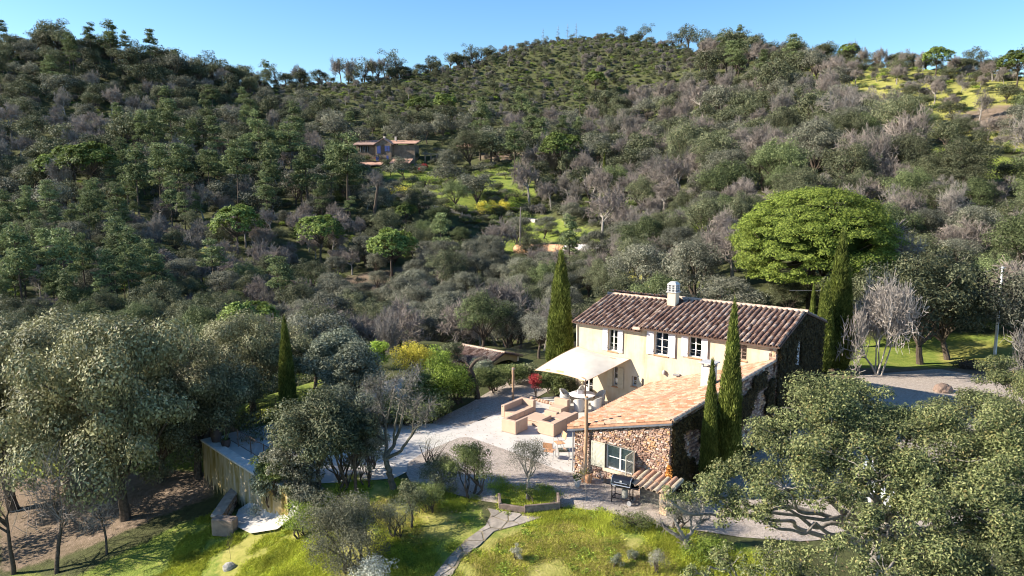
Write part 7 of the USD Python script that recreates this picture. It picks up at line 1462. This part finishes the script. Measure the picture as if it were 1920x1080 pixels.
# fallen leaves on lawn, gravel and paving
q = np.c_[rr.uniform(-17, 13, 9000), rr.uniform(22, 52, 9000)]; k = meshkit.fbm(np.c_[q / 2.5, q[:, :1] * 0], 3, 12) > .52; q = q[k]; fz = height(q); k = (np.abs(fz) < .9) & ~shapely.contains_xy(Polygon([tuple(Hw(p)[:2]) for p in [(0, -.5, 0), (13.6, -.5, 0), (13.6, 9.5, 0), (0, 9.5, 0)]]), q[:, 0], q[:, 1]) & ~shapely.contains_xy(Polygon([tuple(Aw(p)[:2]) for p in [(-.3, -.2, 0), (AW + .3, -.2, 0), (*rb, 0), (*lb, 0)]]), q[:, 0], q[:, 1])
q, fz = q[k], fz[k]; mb = MB(); mb.add(*leaf_quads(rr, np.c_[q, fz + .045], np.tile([0, 0, 1.0], (len(q), 1)), .085, .5, .25)); lf = mb.build('fallen_leaves', LEAF_BROWN, kind='stuff', label='brown fallen leaves strewn over the lawn, gravel and paving', cat='leaves')
wp = gp[rr.random(len(gp)) < .009]; wp = np.repeat(wp, 3, 0) + rr.normal(0, .18, (len(wp) * 3, 2))
wm = MB(); wm.add(*leaf_quads(rr, np.c_[rr.normal(0, .11, (26, 2)), rr.uniform(.02, .10, 26)], np.tile([0, 0, 1.0], (26, 1)), .13, .4, .5)); klass('weed', [('leaves', wm, LEAF_BRIGHT)])
scatter('lawn_weeds', ['weed'], np.zeros(len(wp), int), np.c_[wp, height(wp)], rr.uniform(0, 6.28, len(wp)), rr.uniform(.35, 1.0, len(wp)), label='broad-leaved green weeds dotted through the lawn', cat='weeds')
print('grass', len(gp))
# ------------------------------------------------------------------ the distant house on the hillside
FO = ground_at(705, 308); FY = -6.0; kF = FO[1] / FPX
fh = thing('distant_house', 'distant long stone house with blue shutters and terraces on the wooded hillside', 'house', FO, FY)
S_ = lambda px: px * kF
STONE_FAR = plain('distant_stone', (.22, .165, .12), .95, .1, var=.35, scale=1.2, bump=.03); TILE_FAR = plain('distant_tiles', (.30, .20, .165), .95, .1, var=.35, scale=1.0); TILE_FAR2 = plain('distant_tiles_warm', (.42, .25, .185), .95, .1, var=.3, scale=1.0)
def fbx(nm, x0, x1, y0, y1, z0, z1, m_, parent=None): return MB().lohi((S_(x0), y0, S_(z0)), (S_(x1), y1, S_(z1))).build(nm, m_, parent or fh)
def froof(nm, x0, x1, y0, y1, z0, z1, m_, th=.25):
    mb = MB(); V = [[S_(x0), y0, S_(z0)], [S_(x1), y0, S_(z0)], [S_(x1), y1, S_(z1)], [S_(x0), y1, S_(z1)]]; V += [[a, b, c - th] for a, b, c in V]; mb.add(V, [[0, 1, 2, 3], [7, 6, 5, 4], [0, 4, 5, 1], [1, 5, 6, 2], [2, 6, 7, 3], [3, 7, 4, 0]]); return mb.build(nm, m_, fh)
fbx('wall', -44, 68, 4.0, 10.0, -30, 36, STONE_FAR); froof('roof', -48, 12, 2.6, 9.8, 37, 47, TILE_FAR); froof('roof', 14, 72, 3.4, 9.8, 39, 46.5, TILE_FAR2)
mb = MB(); mb.add([[S_(-4), 2.2, S_(8)], [S_(26), 2.2, S_(8)], [S_(26), 2.2, S_(38)], [S_(11), 2.2, S_(47)], [S_(-4), 2.2, S_(38)], [S_(-4), 3.99, S_(8)], [S_(26), 3.99, S_(8)], [S_(26), 3.99, S_(38)], [S_(11), 3.99, S_(47)], [S_(-4), 3.99, S_(38)]], [[0, 1, 2], [0, 2, 4], [4, 2, 3], [5, 7, 6], [5, 9, 7], [9, 8, 7], [0, 5, 6], [0, 6, 1], [1, 6, 7], [1, 7, 2], [2, 7, 8], [2, 8, 3], [3, 8, 9], [3, 9, 4], [4, 9, 5], [4, 5, 0]]); mb.build('gabled_front', STONE_FAR, fh)
for s, (xa, xb) in ((0, (-7, 11)), (1, (11, 29))):
    za, zb = (37, 48.5) if s == 0 else (48.5, 37); mb = MB(); V = [[S_(xa), 1.9, S_(za)], [S_(xb), 1.9, S_(zb)], [S_(xb), 8, S_(zb)], [S_(xa), 8, S_(za)]]; V += [[a, b, c - .22] for a, b, c in V]; mb.add(V, [[0, 1, 2, 3], [7, 6, 5, 4], [0, 4, 5, 1], [1, 5, 6, 2], [2, 6, 7, 3], [3, 7, 4, 0]]); mb.build('roof', TILE_FAR, fh)
BLUE_FAR = plain('distant_blue_shutters', (.05, .075, .22), .7, .3, var=.15)
for a, b, z0, z1, m_ in [(-1, 6, 20, 34, BLUE_FAR), (14, 18, 24, 34, BLUE_FAR), (19, 23, 24, 34, BLUE_FAR), (8, 12, 20, 36, ROOM), (-2, 3, 6, 16, BLUE_FAR), (18, 22, 6, 16, BLUE_FAR)]: fbx('shutter' if m_ is BLUE_FAR else 'window', a, b, 2.08 if z0 > 10 else 1.2, 2.19 if z0 > 10 else 1.4, z0, z1, m_)
for a, b in [(-38, -33), (-31, -27), (-25, -20)]: fbx('window', a, b, 3.9, 3.99, 24, 34, ROOM); fbx('window_frame', a + 2, a + 2.5, 3.85, 3.895, 24, 34, FRAME_W)
fbx('balcony', -30, 30, -.5, 2.15, 5, 6.5, STONE_FAR); fbx('lower_wall', -30, 62, .2, 3.9, -28, 5, STONE_FAR)
froof('porch_roof', -30, 16, -3.5, .2, -1, 5, TILE_FAR2); froof('porch_roof', 32, 70, -4.5, .2, 2, 10, TILE_FAR2)
fbx('annex_wall', 33, 62, -3.8, .18, -22, 2.0, PLASTER_PALE)
for a in (36, 44, 52): fbx('window', a, a + 5, -3.9, -3.81, -8, 0, ROOM)
for a in np.arange(38, 62, 4.0): fbx('baluster', a, a + 1, -5.0, -4.8, -20, -10, FRAME_W)
fbx('balustrade_rail', 37, 62, -5.05, -4.75, -10, -8.8, FRAME_W)
for a in (-32, -8, 18): fbx('porch_post', a, a + 1.4, -3.3, -3.0, -26, -1, STONE_FAR)
fbx('chimney', 5, 8, 6, 7, 45, 53, PLASTER_PALE); fbx('chimney', 27, 30, 6, 7, 44, 52, PLASTER_PALE)
g = ground_at(822, 303); pg = thing('pergola', 'stone-pillared pergola right of the distant house', 'pergola', g)
for i in range(6): MB().lohi((S_(-26 + i * 11), -.2, -1), (S_(-23.5 + i * 11), .3, 2.4)).build('pillar', STONE_FAR, pg)
for y in (-.1, 2.5): MB().lohi((S_(-28), y, 2.41), (S_(34), y + .25, 2.62)).build('beam', BARK_GREY, pg)
g = ground_at(872, 292); fb = thing('distant_shed', 'small dark-fronted building under the broad oak right of the distant house', 'outbuilding', g); 
MB().lohi((-S_(14), 0, -1), (S_(12), 4, 3.0)).build('wall', plain('distant_plaster_pink', (.50, .33, .24), .95, .1, var=.2), fb); MB().lohi((-S_(8), -.1, 0), (S_(4), -.02, 2.4)).build('opening', ROOM, fb)
MB().add([[-S_(16), -.8, 2.9], [S_(14), -.8, 2.9], [S_(14), 4.4, 4.2], [-S_(16), 4.4, 4.2], [-S_(16), -.8, 3.1], [S_(14), -.8, 3.1], [S_(14), 4.4, 4.4], [-S_(16), 4.4, 4.4]], [[0, 3, 2, 1], [4, 5, 6, 7], [0, 1, 5, 4], [1, 2, 6, 5], [2, 3, 7, 6], [3, 0, 4, 7]]).build('roof', TILE_FAR2, fb)
# lanes
def ribbon(name, px, w, m_, lift=.25):
    p = np.array([ground_at(x, y) for x, y in px]); l = LineString(p[:, :2]).segmentize(2.0); q = np.array(l.coords); d = np.gradient(q, axis=0); d /= np.linalg.norm(d, axis=1, keepdims=True); n = np.stack([-d[:, 1], d[:, 0]], 1)
    a, b = q - n * w / 2, q + n * w / 2; z = height(q) + lift; V = np.vstack([np.c_[a, z], np.c_[b, z], np.c_[a, z - 1.2], np.c_[b, z - 1.2]]); k = len(q); i = np.arange(k - 1)
    mb = MB(); mb.add(V, np.vstack([np.c_[i, i + 1, i + k + 1, i + k], np.c_[i + 2 * k, i + 2 * k + 1, i + 1, i], np.c_[i + k, i + k + 1, i + 3 * k + 1, i + 3 * k]])); mb.build(name, m_, kind='structure')
LANE = plain('lane_dirt', (.46, .40, .35), .95, .1, var=.15, scale=.8)
ribbon('hillside_lane', [(690, 340), (715, 347), (745, 358), (775, 372), (800, 386), (830, 392), (870, 396)], 3.4, LANE)
ribbon('valley_lane', [(955, 405), (980, 408), (1012, 413)], 3.2, LANE)
ribbon('valley_track', [(640, 584), (690, 568), (735, 552), (765, 530), (790, 498)], 3.0, plain('track_dirt', (.27, .20, .15), .95, .1, var=.3, scale=.6), .12)
# the rusty pipe
a, b = ground_at(970, 474), ground_at(1128, 476); a, b = a + [0, 0, .7], b + [0, 0, .7]; pp = thing('rusty_pipe', 'long rust and grey pipe lying along the foot of the green field', 'pipe', a); d = (b - a)
RUST_P = plain('pipe_rust', (.42, .23, .13), .9, .2, var=.35, scale=.8); GREY_P = plain('pipe_grey', (.40, .37, .35), .9, .2, var=.3, scale=.8)
for s0, s1, m_ in ((0, .30, RUST_P), (.315, .62, RUST_P), (.63, 1.0, GREY_P)): MB().tube([d * s0, d * s1], 1.05, 14).build('segment', m_, pp, smooth=40)
# yellow reed hedge, red shrubs, bright bushes on the slope
for i, (x, y, yt, hw, m_, lab) in enumerate([(902, 408, 374, 12, LEAF_YELLOW, 'left part of the yellow reed hedge by the lane'), (922, 408, 372, 12, LEAF_YELLOW, 'middle part of the yellow reed hedge by the lane'), (942, 406, 370, 12, LEAF_YELLOW, 'right part of the yellow reed hedge by the lane'), (964, 404, 372, 13, LEAF_BRIGHT, 'green end of the reed hedge by the lane'), (955, 380, 356, 30, LEAF_SHRUB, 'dark green reeds behind the yellow hedge'),
    (750, 372, 346, 20, LEAF_YELLOW, 'yellow-flowering bush below the lane'), (796, 318, 306, 6, LEAF_RED, 'small red shrub below the pergola'), (788, 324, 314, 5, LEAF_RED, 'smaller red shrub just left below the other one'), (710, 300, 286, 6, LEAF_RED, 'reddish creeper at the porch of the distant house'), (1295, 450, 412, 34, LEAF_BRIGHT, 'bright green bush left of the big umbrella pine'), (690, 665, 640, 20, LEAF_BRIGHT, 'vivid green bush in the gap below the track'), (800, 350, 325, 20, LEAF_BRIGHT, 'light green bush on the sunny slope'), (850, 345, 322, 22, LEAF_BRIGHT, 'light green shrub under the pergola')]):
    shrub('slope_bush', lab, x, y, yt, hw, m_, .30 if y < 420 else .12, 900 if y < 420 else 2500, 800 + i, 'bush', 16, .42, trunk=.08, low=-.8, jit=.9)
